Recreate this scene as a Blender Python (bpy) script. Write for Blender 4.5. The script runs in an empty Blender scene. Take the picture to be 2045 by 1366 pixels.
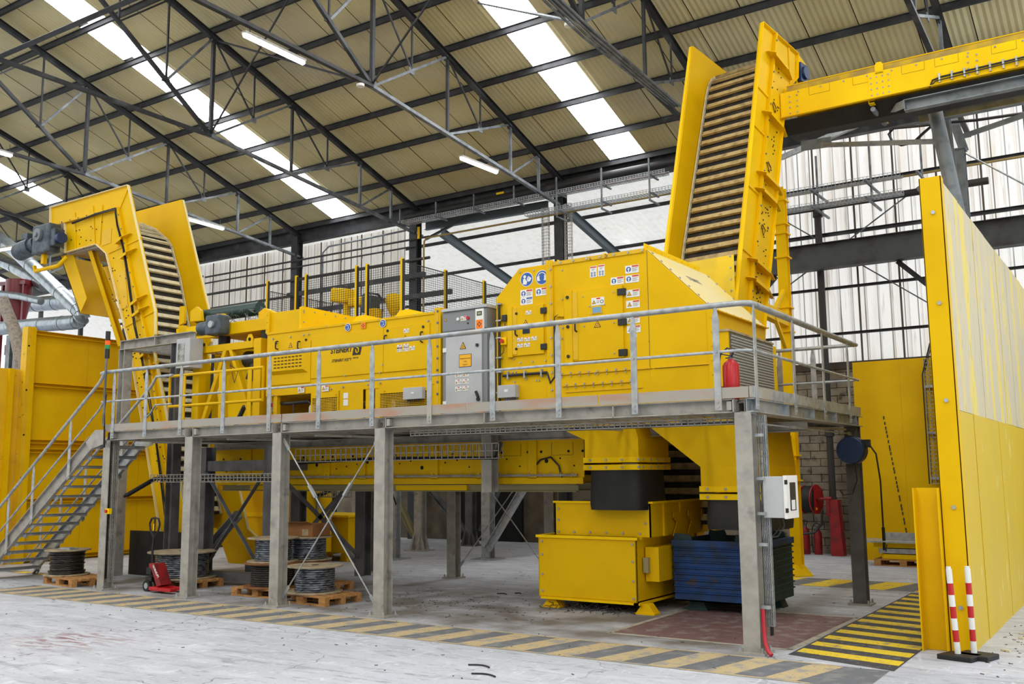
import bpy, math, random
from mathutils import Vector, Matrix
random.seed(7)
S = bpy.context.scene
COL = S.collection
W, H = 2045, 1366
# ------------------------------------------------------------------ camera
F, YAW, PITCH, ROLL = 1921.6575, math.radians(33.7178), math.radians(7.8096), math.radians(-0.5161)
CAM = Vector((4.0155, -10.9541, 2.0451))
fw = Vector((-math.sin(YAW)*math.cos(PITCH), math.cos(YAW)*math.cos(PITCH), math.sin(PITCH)))
r0 = Vector((math.cos(YAW), math.sin(YAW), 0)); u0 = r0.cross(fw)
rt = r0*math.cos(ROLL)+u0*math.sin(ROLL); up = -r0*math.sin(ROLL)+u0*math.cos(ROLL)
cd = bpy.data.cameras.new('camera'); cam = bpy.data.objects.new('camera', cd); COL.objects.link(cam)
cd.sensor_width = 36; cd.lens = F/W*36; cd.clip_end = 300; cd.clip_start = .1
m = Matrix((rt, up, -fw)).transposed().to_4x4(); m.translation = CAM
cam.matrix_world = m; S.camera = cam
# ------------------------------------------------------------------ world, exposure
S.view_settings.view_transform = 'Standard'; S.view_settings.look = 'None'
S.view_settings.gamma = 1; S.view_settings.use_curve_mapping = False
S.view_settings.exposure = 0.38
wd = bpy.data.worlds.new('overcast_sky'); S.world = wd; wd.use_nodes = True
bg = wd.node_tree.nodes['Background']; bg.inputs[0].default_value = (.93, .96, 1, 1); bg.inputs[1].default_value = 1.3
S.cycles.use_denoising = True
S.cycles.max_bounces = 8; S.cycles.diffuse_bounces = 5; S.cycles.glossy_bounces = 3
S.cycles.transparent_max_bounces = 12
S.cycles.sample_clamp_indirect = 6
S.cycles.caustics_reflective = False; S.cycles.caustics_refractive = False
# ------------------------------------------------------------------ helpers
V = Vector
def U(ax, val, px, py):
    """point of the real plane ax = val that the photograph shows at pixel (px, py)"""
    d = fw + rt*(px-W/2)/F - up*(py-H/2)/F
    i = 'xyz'.index(ax); return CAM + d*((val-CAM[i])/d[i])
def tag(o, label=None, cat=None, group=None, kind=None):
    if label: o['label'] = label
    if cat: o['category'] = cat
    if group: o['group'] = group
    if kind: o['kind'] = kind
    return o
def wl(o):
    p = V((0,0,0))
    while o: p = p+o.location; o = o.parent
    return p
def thing(name, label, cat, loc=(0,0,0), group=None, kind=None):
    o = bpy.data.objects.new(name, None); COL.objects.link(o); o.location = loc; o.empty_display_size = .2
    return tag(o, label, cat, group, kind)
def inst(o, off, parent=None, name=None, rotz=None):
    c = o.copy(); COL.objects.link(c); c.location = o.location+V(off)
    if parent: c.parent = parent
    if name: c.name = name
    if rotz is not None: c.rotation_euler[2] = rotz
    return c
def dup(root, loc, label=None, rotz=None):
    r = root.copy(); COL.objects.link(r); r.location = loc
    if label: r['label'] = label
    if rotz is not None: r.rotation_euler[2] = rotz
    def rec(a, b):
        for ch in list(a.children):
            if ch.name.startswith('skip'): continue
            c = ch.copy(); COL.objects.link(c); c.parent = b; rec(ch, c)
    rec(root, r); return r
class MB:
    def __init__(s): s.v = []; s.f = []; s.mi = []; s.m = 0
    def add(s, vs, fs):
        b = len(s.v); s.v += [tuple(v) for v in vs]; s.f += [tuple(i+b for i in f) for f in fs]; s.mi += [s.m]*len(fs); return s
    def obox(s, c, a, b, d):
        c, a, b, d = V(c), V(a), V(b), V(d)
        return s.add([c+x*a+y*b+z*d for x in (-1,1) for y in (-1,1) for z in (-1,1)],
            [(0,1,3,2),(4,6,7,5),(0,4,5,1),(2,3,7,6),(0,2,6,4),(1,5,7,3)])
    def box(s, x0, x1, y0, y1, z0, z1):
        return s.obox(((x0+x1)/2,(y0+y1)/2,(z0+z1)/2), ((x1-x0)/2,0,0), (0,(y1-y0)/2,0), (0,0,(z1-z0)/2))
    def frame(s, p0, p1, upv=(0,0,1)):
        p0, p1 = V(p0), V(p1); d = (p1-p0); l = d.length; d.normalize(); u = V(upv)
        if abs(d.dot(u)) > .98: u = V((0,1,0)) if abs(d.y) < .9 else V((1,0,0))
        sd = d.cross(u).normalized(); u = sd.cross(d).normalized(); return p0, p1, d, sd, u, l
    def bar(s, p0, p1, w, h, upv=(0,0,1)):
        p0, p1, d, sd, u, l = s.frame(p0, p1, upv)
        return s.obox((p0+p1)/2, d*l/2, sd*w/2, u*h/2)
    def sect(s, p0, p1, w, h, kind='I', t=.012, upv=(0,0,1)):
        """rolled section: I / C (channel) / L (angle), w across, h along upv"""
        p0, p1, d, sd, u, l = s.frame(p0, p1, upv); c = (p0+p1)/2; e = d*l/2
        if kind == 'I':
            s.obox(c+u*(h-t)/2, e, sd*w/2, u*t/2); s.obox(c-u*(h-t)/2, e, sd*w/2, u*t/2); s.obox(c, e, sd*t/2, u*(h/2-t))
        elif kind == 'C':
            s.obox(c+u*(h-t)/2, e, sd*w/2, u*t/2); s.obox(c-u*(h-t)/2, e, sd*w/2, u*t/2); s.obox(c-sd*(w-t)/2, e, sd*t/2, u*(h/2-t))
        else:
            s.obox(c-u*(h-t)/2, e, sd*w/2, u*t/2); s.obox(c-sd*(w-t)/2+u*t/2, e, sd*t/2, u*(h-t)/2)
        return s
    def cyl(s, p0, p1, r, n=16, r2=None, cap=True, upv=(0,0,1)):
        p0, p1, d, sd, u, l = s.frame(p0, p1, upv); r2 = r if r2 is None else r2
        vs = [p+(sd*math.cos(2*math.pi*i/n)+u*math.sin(2*math.pi*i/n))*q for p, q in ((p0, r), (p1, r2)) for i in range(n)]
        fs = [(i, (i+1)%n, n+(i+1)%n, n+i) for i in range(n)]
        if cap: fs += [tuple(range(n-1,-1,-1)), tuple(range(n, 2*n))]
        return s.add(vs, fs)
    def wire(s, pts, r, n=6):
        pts = [V(p) for p in pts]; k = len(pts); vs = []; pu = None
        for i, p in enumerate(pts):
            d = (pts[min(i+1,k-1)]-pts[max(i-1,0)]).normalized()
            u = V((0,0,1)) if pu is None else pu
            if abs(d.dot(u)) > .95: u = V((0,1,0)) if abs(d.y) < .9 else V((1,0,0))
            sd = d.cross(u).normalized(); u = sd.cross(d).normalized(); pu = u
            q = r if not isinstance(r, (list, tuple)) else r[i]
            vs += [p+(sd*math.cos(2*math.pi*j/n)+u*math.sin(2*math.pi*j/n))*q for j in range(n)]
        fs = [(i*n+j, i*n+(j+1)%n, (i+1)*n+(j+1)%n, (i+1)*n+j) for i in range(k-1) for j in range(n)]
        fs += [tuple(range(n-1,-1,-1)), tuple(range((k-1)*n, k*n))]
        return s.add(vs, fs)
    def prism(s, pts, ex):
        pts = [V(p) for p in pts]; ex = V(ex); n = len(pts)
        return s.add(pts+[p+ex for p in pts], [tuple(range(n-1,-1,-1)), tuple(range(n,2*n))]+[(i,(i+1)%n,n+(i+1)%n,n+i) for i in range(n)])
    def quad(s, *p): return s.add(p, [tuple(range(len(p)))])
    def lathe(s, c, prof, n=24):
        c = V(c); k = len(prof)
        vs = [c+V((r*math.cos(2*math.pi*j/n), r*math.sin(2*math.pi*j/n), z)) for r, z in prof for j in range(n)]
        fs = [(i*n+j, i*n+(j+1)%n, (i+1)*n+(j+1)%n, (i+1)*n+j) for i in range(k-1) for j in range(n)]
        fs += [tuple(range(n-1,-1,-1)), tuple(range((k-1)*n, k*n))]
        return s.add(vs, fs)
    def bolts(s, pts, nrm, r=.014, t=.012):
        nrm = V(nrm)
        for p in pts: s.cyl(V(p)-nrm*.002, V(p)+nrm*t, r, 6)
        return s
    def build(s, name, mats, parent=None, smooth=False, bevel=0, loc=None, kind=None):
        me = bpy.data.meshes.new(name); o0 = wl(parent) if parent else (V(loc) if loc is not None else None)
        if o0 is None:
            xs = [v[0] for v in s.v]; ys = [v[1] for v in s.v]
            o0 = V(((min(xs)+max(xs))/2, (min(ys)+max(ys))/2, min(v[2] for v in s.v)))
        me.from_pydata([tuple(V(v)-o0) for v in s.v], [], s.f)
        if not isinstance(mats, (list, tuple)): mats = [mats]
        for q in mats: me.materials.append(q)
        if len(mats) > 1: me.polygons.foreach_set('material_index', s.mi)
        me.validate(); me.update()
        import bmesh
        bm = bmesh.new(); bm.from_mesh(me); bmesh.ops.recalc_face_normals(bm, faces=bm.faces)
        bm.to_mesh(me); bm.free()
        if smooth:
            me.polygons.foreach_set('use_smooth', [True]*len(me.polygons)); me.update()
            me.set_sharp_from_angle(angle=math.radians(40))
        o = bpy.data.objects.new(name, me); COL.objects.link(o)
        if parent: o.parent = parent
        else: o.location = o0
        if bevel:
            b = o.modifiers.new('bevel', 'BEVEL'); b.width = bevel; b.segments = 2; b.limit_method = 'ANGLE'
        if kind: o['kind'] = kind
        return o
def lerp(a, b, t): return V(a)+(V(b)-V(a))*t
def arc(c, a, b, r, t0, t1, n=8):
    c, a, b = V(c), V(a), V(b)
    return [c+a*(r*math.cos(t0+(t1-t0)*i/n))+b*(r*math.sin(t0+(t1-t0)*i/n)) for i in range(n+1)]
def text(txt, parent, name, size, o, mat_, xdir=(1,0,0), updir=(0,0,1), shear=0, ex=.001, bold=0, align='LEFT', sx=1):
    cu = bpy.data.curves.new(name, 'FONT'); cu.body = txt; cu.size = size; cu.shear = shear; cu.extrude = ex; cu.offset = bold; cu.align_x = align
    cu.resolution_u = 3
    tmp = bpy.data.objects.new('tmp', cu); COL.objects.link(tmp); bpy.context.view_layer.update()
    me = bpy.data.meshes.new_from_object(tmp.evaluated_get(bpy.context.evaluated_depsgraph_get())); bpy.data.objects.remove(tmp); bpy.data.curves.remove(cu)
    me.materials.clear(); me.materials.append(mat_); me.name = name; ob = bpy.data.objects.new(name, me); COL.objects.link(ob)
    x, u = V(xdir).normalized(), V(updir).normalized(); n = x.cross(u)
    mm = Matrix((x*sx, u, n)).transposed().to_4x4(); mm.translation = V(o)-(wl(parent) if parent else V((0,0,0)))
    ob.parent = parent; ob.matrix_local = mm
    return ob
# ------------------------------------------------------------------ materials
def lin(c):
    return tuple(((x/255)/12.92 if x/255 <= .04045 else ((x/255+.055)/1.055)**2.4) for x in c)+(1,)
def paint(name, c, rough=.5, metal=0, c2=None, scale=3, lo=.45, hi=.65, bump=0, bscale=60, det=5, stretch=(1,1,1), spec=.5, c3=None, s3=20, lo3=.6, hi3=.68):
    mt = bpy.data.materials.new(name); mt.use_nodes = True; nt = mt.node_tree; N = nt.nodes; L = nt.links
    p = N['Principled BSDF']; p.inputs['Roughness'].default_value = rough; p.inputs['Metallic'].default_value = metal
    p.inputs['Specular IOR Level'].default_value = spec
    p.inputs['Base Color'].default_value = lin(c)
    if c2 is None and not bump: return mt
    tc = N.new('ShaderNodeNewGeometry'); mp = N.new('ShaderNodeVectorMath'); mp.operation = 'MULTIPLY'; mp.inputs[1].default_value = stretch
    L.new(tc.outputs['Position'], mp.inputs[0])
    def layer(base, col, sc, a, b, seed):
        nz = N.new('ShaderNodeTexNoise'); nz.inputs['Scale'].default_value = sc; nz.inputs['Detail'].default_value = det
        ad = N.new('ShaderNodeVectorMath'); ad.operation = 'ADD'; ad.inputs[1].default_value = (seed, seed*1.7, seed*.3)
        L.new(mp.outputs[0], ad.inputs[0]); L.new(ad.outputs[0], nz.inputs['Vector'])
        mr = N.new('ShaderNodeMapRange'); mr.inputs['From Min'].default_value = a; mr.inputs['From Max'].default_value = b
        L.new(nz.outputs[0], mr.inputs['Value'])
        mx = N.new('ShaderNodeMix'); mx.data_type = 'RGBA'; mx.inputs['B'].default_value = lin(col)
        if base is None: mx.inputs['A'].default_value = lin(c)
        else: L.new(base, mx.inputs['A'])
        L.new(mr.outputs[0], mx.inputs['Factor']); return mx.outputs['Result']
    out = None
    if c2: out = layer(None, c2, scale, lo, hi, 0)
    if c3: out = layer(out, c3, s3, lo3, hi3, 13.1)
    if out: L.new(out, p.inputs['Base Color'])
    if bump:
        nz = N.new('ShaderNodeTexNoise'); nz.inputs['Scale'].default_value = bscale; nz.inputs['Detail'].default_value = 4
        L.new(mp.outputs[0], nz.inputs['Vector']); bp = N.new('ShaderNodeBump'); bp.inputs['Strength'].default_value = bump; bp.inputs['Distance'].default_value = .01
        L.new(nz.outputs[0], bp.inputs['Height']); L.new(bp.outputs[0], p.inputs['Normal'])
    return mt
def emit(name, c, s, base=(.8,.8,.8,1)):
    mt = bpy.data.materials.new(name); mt.use_nodes = True; nt = mt.node_tree
    p = nt.nodes['Principled BSDF']; p.inputs['Base Color'].default_value = base
    p.inputs['Emission Color'].default_value = lin(c); p.inputs['Emission Strength'].default_value = s; return mt
YE = paint('yellow_paint', (226,181,0), .5, 0, (218,172,0), 1.3, .4, .65, .03, 40, spec=.14)
YEd = paint('yellow_paint_worn', (222,177,2), .6, 0, (206,162,6), 1.5, .42, .66, .06, 25, c3=(120,92,30), s3=9, lo3=.66, hi3=.74)
YEb = paint('yellow_paint_bright', (244,202,0), .5, 0, (236,190,0), 1.1, .42, .65, spec=.14)
YEc = paint('cream_worn_panel', (196,186,156), .6, 0, (222,200,90), 1.2, .5, .62, .05, 12, stretch=(3,3,.5), c3=(150,140,118), s3=5, lo3=.6, hi3=.75)
YEw = paint('yellow_wall_paint', (208,176,8), .5, 0, (200,174,40), .9, .45, .7, .04, 8, stretch=(1,1,.5), c3=(224,214,140), s3=4, lo3=.62, hi3=.8)
GAL = paint('galvanised_steel', (178,183,187), .4, .35, (148,154,159), 9, .4, .62, .04, 60, c3=(176,172,160), s3=2.5, lo3=.5, hi3=.7)
GALd = paint('dusty_galvanised', (168,164,156), .55, .15, (150,147,140), 6, .4, .65, .05, 50, c3=(122,119,113), s3=4, lo3=.6, hi3=.72)
GRY = paint('grey_painted_column', (104,104,106), .6, .1, (88,86,86), 3, .4, .6)
TRS = paint('truss_dark_steel', (50,51,54), .6, .2, (38,39,41), 3, .4, .6, c3=(74,76,78), s3=1.2, lo3=.58, hi3=.7)
TRL = paint('truss_light_galvanised', (120,126,131), .5, .25, (86,91,96), 3, .4, .6)
BLK = paint('black_plastic', (24,24,25), .45)
RUB = paint('black_rubber', (17,17,18), .6, 0, (30,29,28), 3)
DRK = paint('dark_gap', (10,10,10), .9)
WHT = paint('white_sticker', (226,226,222), .5)
LGR = paint('cabinet_light_grey', (182,184,186), .4, 0, (172,174,177), 2)
MGR = paint('cabinet_mid_grey', (126,129,133), .4)
RED = paint('red_paint', (186,22,28), .35)
REDd = paint('red_paint_dusty', (148,22,26), .5, 0, (110,24,26), 6)
BLU = paint('blue_pictogram', (38,88,164), .5)
ORG = paint('orange_sticker', (238,120,16), .5)
SRED = paint('sticker_red', (200,60,36), .5)
SYE = paint('sticker_yellow', (240,176,20), .5)
MOT = paint('motor_grey', (72,84,94), .45, .2, (50,60,68), 8)
BELT = paint('belt_black', (30,28,27), .7, 0, (58,54,48), 5, .5, .7)
FLT = paint('flight_beige', (226,220,190), .6, 0, (196,186,152), 6, .45, .7)
FLTd = paint('flight_dusty', (196,172,116), .7, 0, (146,124,84), 7, .45, .7)
ROOF = paint('roof_sheet_underside', (208,199,156), .85, 0, (196,184,136), .5, .4, .65, .05, 8, c3=(176,169,146), s3=.22, lo3=.5, hi3=.7)
WOOD = paint('pallet_wood', (188,138,78), .8, 0, (150,104,58), 7, .4, .65, .1, 50, stretch=(1,5,5))
PLY = paint('spool_plywood', (176,160,132), .8, 0, (142,124,98), 6, .4, .65, .05, 50)
PLYb = paint('spool_plywood_brown', (140,88,50), .8, 0, (104,66,40), 6)
CARD = paint('cardboard', (148,100,56), .85, 0, (134,90,50), 3)
CBL = paint('black_cable', (28,28,30), .4)
CBS = paint('silver_wrapped_cable', (140,146,156), .22, .6, (70,74,82), 9, .42, .6, .6, 14, stretch=(1,1,5))
PIPE = paint('pipe_dark', (50,48,46), .6, .2)
PIPB = paint('pipe_brass', (150,130,80), .5, .3)
DUCT = paint('duct_galvanised', (160,168,172), .32, .75, (130,140,146), 4)
BLUE = paint('blue_steel_box', (18,62,120), .55, .1, (24,50,82), 4, .45, .62, .08, 20, c3=(70,56,44), s3=7, lo3=.6, hi3=.7)
BLUG = paint('green_blue_steel', (30,62,64), .6, .1, (26,48,50), 4)
NAVY = paint('navy_plastic', (22,50,92), .4)
ADJ = paint('white_roof_sheet', (236,232,222), .7)
BLOCK = paint('concrete_block', (140,130,112), .9, 0, (110,102,88), 2.2, .42, .62, .25, 30, c3=(78,72,64), s3=5, lo3=.58, hi3=.72)
MORT = paint('mortar', (120,112,98), .95)
DRUM = paint('dark_green_drum', (14,52,50), .4, 0, (30,60,58), 12)
HSTK = paint('reel_red', (170,26,26), .45)
GLS = paint('window_glass_blue', (120,160,190), .1)
GLG = paint('pale_window_glass', (168,172,166), .15, 0, (110,112,108), 9)
DGL = paint('dark_glass', (34,46,60), .12)
SKY = emit('skylight_daylight', (250,252,255), 10)
TUBE = emit('tube_light_glow', (244,250,255), 5)
LAMP = emit('lamp_glow', (255,255,255), 6)
SIGY = emit('signal_amber_lit', (255,80,2), .75, (.3,.04,.0,1))
SIGR = paint('signal_red_lens', (150,30,20), .3)
SIGG = emit('signal_green_lit', (10,150,60), .3, (.0,.15,.05,1))
# translucent daylight cladding
def cladding(name, c, c2, tr, ribs=False):
    mt = paint(name, c, .7, 0, c2, 1.4, .5, .68, 0, 10, stretch=(3,3,.22), c3=(184,172,156) if ribs else (214,206,190), s3=3.2 if ribs else .8, lo3=.63, hi3=.78)
    nt = mt.node_tree; N = nt.nodes; L = nt.links; p = N['Principled BSDF']; t = N.new('ShaderNodeBsdfTranslucent')
    if ribs:
        src = p.inputs['Base Color'].links[0].from_socket; g = N.new('ShaderNodeNewGeometry'); sx = N.new('ShaderNodeSeparateXYZ'); L.new(g.outputs['Position'], sx.inputs[0])
        def M(op, a, b=None):
            q = N.new('ShaderNodeMath'); q.operation = op
            for i, x in enumerate((a, b)):
                if x is None: continue
                if isinstance(x, (int, float)): q.inputs[i].default_value = x
                else: L.new(x, q.inputs[i])
            return q.outputs[0]
        nz = N.new('ShaderNodeTexNoise'); nz.inputs['Scale'].default_value = 1.1; mp = N.new('ShaderNodeVectorMath'); mp.operation = 'MULTIPLY'; mp.inputs[1].default_value = (2.5,1,.35); L.new(g.outputs['Position'], mp.inputs[0]); L.new(mp.outputs[0], nz.inputs['Vector'])
        fr = M('ABSOLUTE', M('SUBTRACT', M('FRACT', M('MULTIPLY', sx.outputs[0], 3.2258)), .5)); ln = M('MULTIPLY', M('GREATER_THAN', fr, .455), M('MULTIPLY', nz.outputs[0], 1.5))  # dark rib lines in the colour: dirt plus rib shading lost to translucency
        mx0 = N.new('ShaderNodeMix'); mx0.data_type = 'RGBA'; mx0.clamp_factor = True; L.new(src, mx0.inputs['A']); mx0.inputs['B'].default_value = lin((96,88,80)); L.new(ln, mx0.inputs['Factor']); L.new(mx0.outputs['Result'], p.inputs['Base Color'])
    L.new(p.inputs['Base Color'].links[0].from_socket, t.inputs['Color']); mx = N.new('ShaderNodeMixShader'); mx.inputs[0].default_value = tr
    L.new(p.outputs[0], mx.inputs[1]); L.new(t.outputs[0], mx.inputs[2]); L.new(mx.outputs[0], N['Material Output'].inputs[0]); return mt
CLAD = cladding('translucent_cladding', (250,246,238), (238,228,214), .88, True)
ADJT = cladding('translucent_roof_sheet', (236,234,228), (228,224,214), .5)
# floor: dusty concrete with cracks, tyre dirt and a dark swept area
def floor_mat():
    mt = paint('concrete_floor', (186,189,198), .75, 0, (172,175,183), .55, .4, .62, .12, 30, det=10, c3=(200,203,210), s3=3.5, lo3=.5, hi3=.75, stretch=(.45,1.3,1))
    nt = mt.node_tree; N = nt.nodes; L = nt.links; p = N['Principled BSDF']; src = p.inputs['Base Color'].links[0].from_socket
    g = N.new('ShaderNodeNewGeometry')
    def mixin(src, fac, col):
        mx = N.new('ShaderNodeMix'); mx.data_type = 'RGBA'; L.new(src, mx.inputs['A']); mx.inputs['B'].default_value = lin(col); L.new(fac, mx.inputs['Factor']); return mx.outputs['Result']
    def M(op, a, b=None, cl=False):
        q = N.new('ShaderNodeMath'); q.operation = op; q.use_clamp = cl
        for i, x in enumerate((a, b)):
            if x is None: continue
            if isinstance(x, (int, float)): q.inputs[i].default_value = x
            else: L.new(x, q.inputs[i])
        return q.outputs[0]
    def noise(sc, det=6, dist=0, st=(1,1,1)):
        mp = N.new('ShaderNodeVectorMath'); mp.operation = 'MULTIPLY'; mp.inputs[1].default_value = st; L.new(g.outputs['Position'], mp.inputs[0])
        n = N.new('ShaderNodeTexNoise'); n.inputs['Scale'].default_value = sc; n.inputs['Detail'].default_value = det; n.inputs['Distortion'].default_value = dist
        L.new(mp.outputs[0], n.inputs['Vector']); return n.outputs[0]
    def rng(x, a, b):
        r = N.new('ShaderNodeMapRange'); r.inputs['From Min'].default_value = a; r.inputs['From Max'].default_value = b; L.new(x, r.inputs['Value']); return r.outputs[0]
    sx = N.new('ShaderNodeSeparateXYZ'); L.new(g.outputs['Position'], sx.inputs[0]); X, Y = sx.outputs[0], sx.outputs[1]
    # fine speckle
    src = mixin(src, M('MULTIPLY', rng(noise(38, 3), .6, .72), .45), (96,96,96))
    src = mixin(src, M('MULTIPLY', rng(noise(70, 2), .62, .7), .6), (205,205,205))
    st1 = noise(2.2, 9, 1.2, (.5, 2.2, 1)); src = mixin(src, M('MULTIPLY', rng(st1, .56, .66), .4), (122,123,128))
    st2 = noise(9, 6, .5, (.4, 1.8, 1)); src = mixin(src, M('MULTIPLY', rng(st2, .6, .68), .5), (112,112,116))
    st3 = noise(5, 8, 1.5, (1.6, .5, 1)); src = mixin(src, M('MULTIPLY', rng(st3, .6, .7), .55), (216,218,224))
    # thin cracks (voronoi edges)
    vo = N.new('ShaderNodeTexVoronoi'); vo.feature = 'DISTANCE_TO_EDGE'; vo.inputs['Scale'].default_value = .42
    wn = N.new('ShaderNodeTexNoise'); wn.inputs['Scale'].default_value = 2.2; L.new(g.outputs['Position'], wn.inputs['Vector'])
    ad = N.new('ShaderNodeVectorMath'); ad.operation = 'ADD'; L.new(g.outputs['Position'], ad.inputs[0]); L.new(wn.outputs['Color'], ad.inputs[1]); L.new(ad.outputs[0], vo.inputs['Vector'])
    cr = rng(vo.outputs['Distance'], .008, .002); cr = M('MULTIPLY', cr, rng(noise(.6), .48, .55)); src = mixin(src, M('MULTIPLY', cr, .6), (70,70,70))
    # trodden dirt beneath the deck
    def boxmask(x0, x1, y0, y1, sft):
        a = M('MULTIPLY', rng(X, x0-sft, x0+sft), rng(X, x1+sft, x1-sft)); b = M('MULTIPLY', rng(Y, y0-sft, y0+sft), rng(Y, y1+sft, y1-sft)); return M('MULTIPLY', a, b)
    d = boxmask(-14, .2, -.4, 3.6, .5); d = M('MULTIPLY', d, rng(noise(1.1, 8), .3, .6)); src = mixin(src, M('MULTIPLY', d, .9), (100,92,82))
    # red-brown powder spill
    s = boxmask(-8.4, -7.0, -4.1, -3.0, .45); s = M('MULTIPLY', s, rng(noise(3, 8, .6, (1,3.5,1)), .46, .6)); src = mixin(src, M('MULTIPLY', s, .8), (122,58,60))
    L.new(src, p.inputs['Base Color']); return mt
FLOOR = floor_mat()
def worn(name, c, under, amt):
    return paint(name, c, .7, 0, under, 5, amt, amt+.14, .05, 30, det=9, c3=(120,118,112), s3=26, lo3=.6, hi3=.7)
STY = worn('worn_yellow_stripe', (226,196,40), (150,140,110), .56)
STO = worn('faded_ochre_stripe', (188,168,128), (152,148,140), .5)
STG = worn('dark_grey_floor_paint', (104,107,113), (128,128,128), .5)
STK = worn('black_floor_paint', (62,62,66), (104,104,104), .55)
PAD = worn('red_brown_floor_paint', (112,84,84), (132,118,114), .5)
# ================================================================== THE SETTING
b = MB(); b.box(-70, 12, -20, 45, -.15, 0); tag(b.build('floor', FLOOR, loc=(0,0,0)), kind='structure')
ORD = ['first','second','third','fourth','fifth','sixth','seventh','eighth','ninth','tenth','eleventh']
RZ = lambda y: 11.15+.33*(13.8-y) if y > -2.2 else 16.43-.33*(-2.2-y)
# roof: one corrugated sheet mesh, copied strip by strip; the daylight strips are windows
ce = thing('ceiling', None, None, (0,0,0), kind='structure')
SW, X0, NS = 1.13, -41.0+.57, 42
def sheet(y0, y1, n=8):
    b = MB(); z0, z1 = RZ(y0), RZ(y1); vs = []
    for i in range(n*2+1):
        x = i*(SW-.022)/(n*2); dz = .022 if i%2 else 0
        vs += [(x, y0, z0+dz), (x, y1, z1+dz)]
    b.add(vs, [(2*i, 2*i+1, 2*i+3, 2*i+2) for i in range(n*2)]); return b
SEG = [(13.95,11.0),(11.0,7.95),(7.95,5.0),(5.0,2.0),(2.0,-.8),(-.8,-2.2)]
def inlight(x): return any(a-.6 < x < a+.6 for a in SLX)
SLX = [-30.3, -19.15, -7.75, 3.6]
for k, (ya, yb) in enumerate(SEG):
    base = sheet(ya, yb).build('roof_sheet', ROOF, ce); first = True
    for i in range(NS):
        x = X0+i*SW
        if any(abs(x+SW/2-a) < SW*.5 for a in SLX): continue
        if first: base.location = (x, 0, 0); first = False
        else:
            c = inst(base, (0,0,0), ce); c.location = (x, 0, random.uniform(0, .014))
b = MB()
for i in range(12):                      # the far slope over and behind the photographer, sheet rows with daylight strips left open between
    xa = -41+i*5; b.box(xa, xa+(3.7 if i%2 else 5), -20, -2.2, 0, .03)
b.v = [(x, y, z+RZ(y)+.02) for x, y, z in b.v]; o = b.build('roof_slope', ROOF, ce, kind='stuff')
for i in range(1, 11, 2):  # unseen glowing panes, added so the floor gets more top light
    xa = -41+i*5+3.7; w = thing('window_%d' % (i+11), None, None, (xa, -10, 12), kind='structure')
    for ya, yb in ((-2.3, -8), (-8.1, -14), (-14.1, -20)):
        q = MB(); q.quad((xa, ya, RZ(ya)+.03), (xa+1.3, ya, RZ(ya)+.03), (xa+1.3, yb, RZ(yb)+.03), (xa, yb, RZ(yb)+.03)); q.build('pane', SKY, w)
WN = 0
for a in SLX:
    xs = [X0+i*SW for i in range(NS) if abs(X0+i*SW+SW/2-a) < SW*.5]
    if not xs: continue
    x = xs[0]; WN += 1
    w = thing('window_%d' % WN, None, None, (x, 0, 0), kind='structure')
    for (ya, yb) in SEG[:5]:
        for (y0, y1) in ((ya, (ya+yb)/2), ((ya+yb)/2, yb)):
            b = MB(); b.quad((x, y0-.06, RZ(y0-.06)), (x+SW, y0-.06, RZ(y0-.06)), (x+SW, y1+.06, RZ(y1+.06)), (x, y1+.06, RZ(y1+.06)))
            b.build('pane', SKY, w)
wf = MB(); wf.box(-45, 12, -20.2, -20, 0, 11.2); tag(wf.build('wall_front', paint('pale_wall', (196,192,182), .9)), kind='structure')
b = MB(); xs_ = [-41]+[v for a in SLX for v in (a-.62, a+.62)]+[8]
for k in range(0, len(xs_), 2):
    for ya, yb in SEG:
        if xs_[k] < xs_[k+1]: b.add([(xs_[k], ya, RZ(ya)+.06), (xs_[k+1], ya, RZ(ya)+.06), (xs_[k+1], yb, RZ(yb)+.06), (xs_[k], yb, RZ(yb)+.06)], [(0,1,2,3)])
b.build('roof_underlay', DRK, ce, kind='stuff')
# purlins
PY = [13.55,12.28,10.8,9.35,7.9,6.45,5.03,3.6,2.2,.75,-.7,-2.1]
words = ['lowest, along the eave','second up from the eave','third up from the eave','fourth up from the eave','fifth up from the eave','sixth up from the eave','seventh up, over the lower truss joints','eighth up from the eave','ninth up from the eave','tenth up from the eave','eleventh, just below the ridge','topmost, at the ridge']
for y, w in zip(PY, words):
    b = MB(); z = RZ(y)-.1
    b.sect((-41, y, z), (8, y, z), .08, .17, 'I', .014)
    tag(b.build('purlin', TRS, loc=(-16, y, z)), 'dark steel roof purlin, '+w, 'purlin', 'roof purlins')
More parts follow.
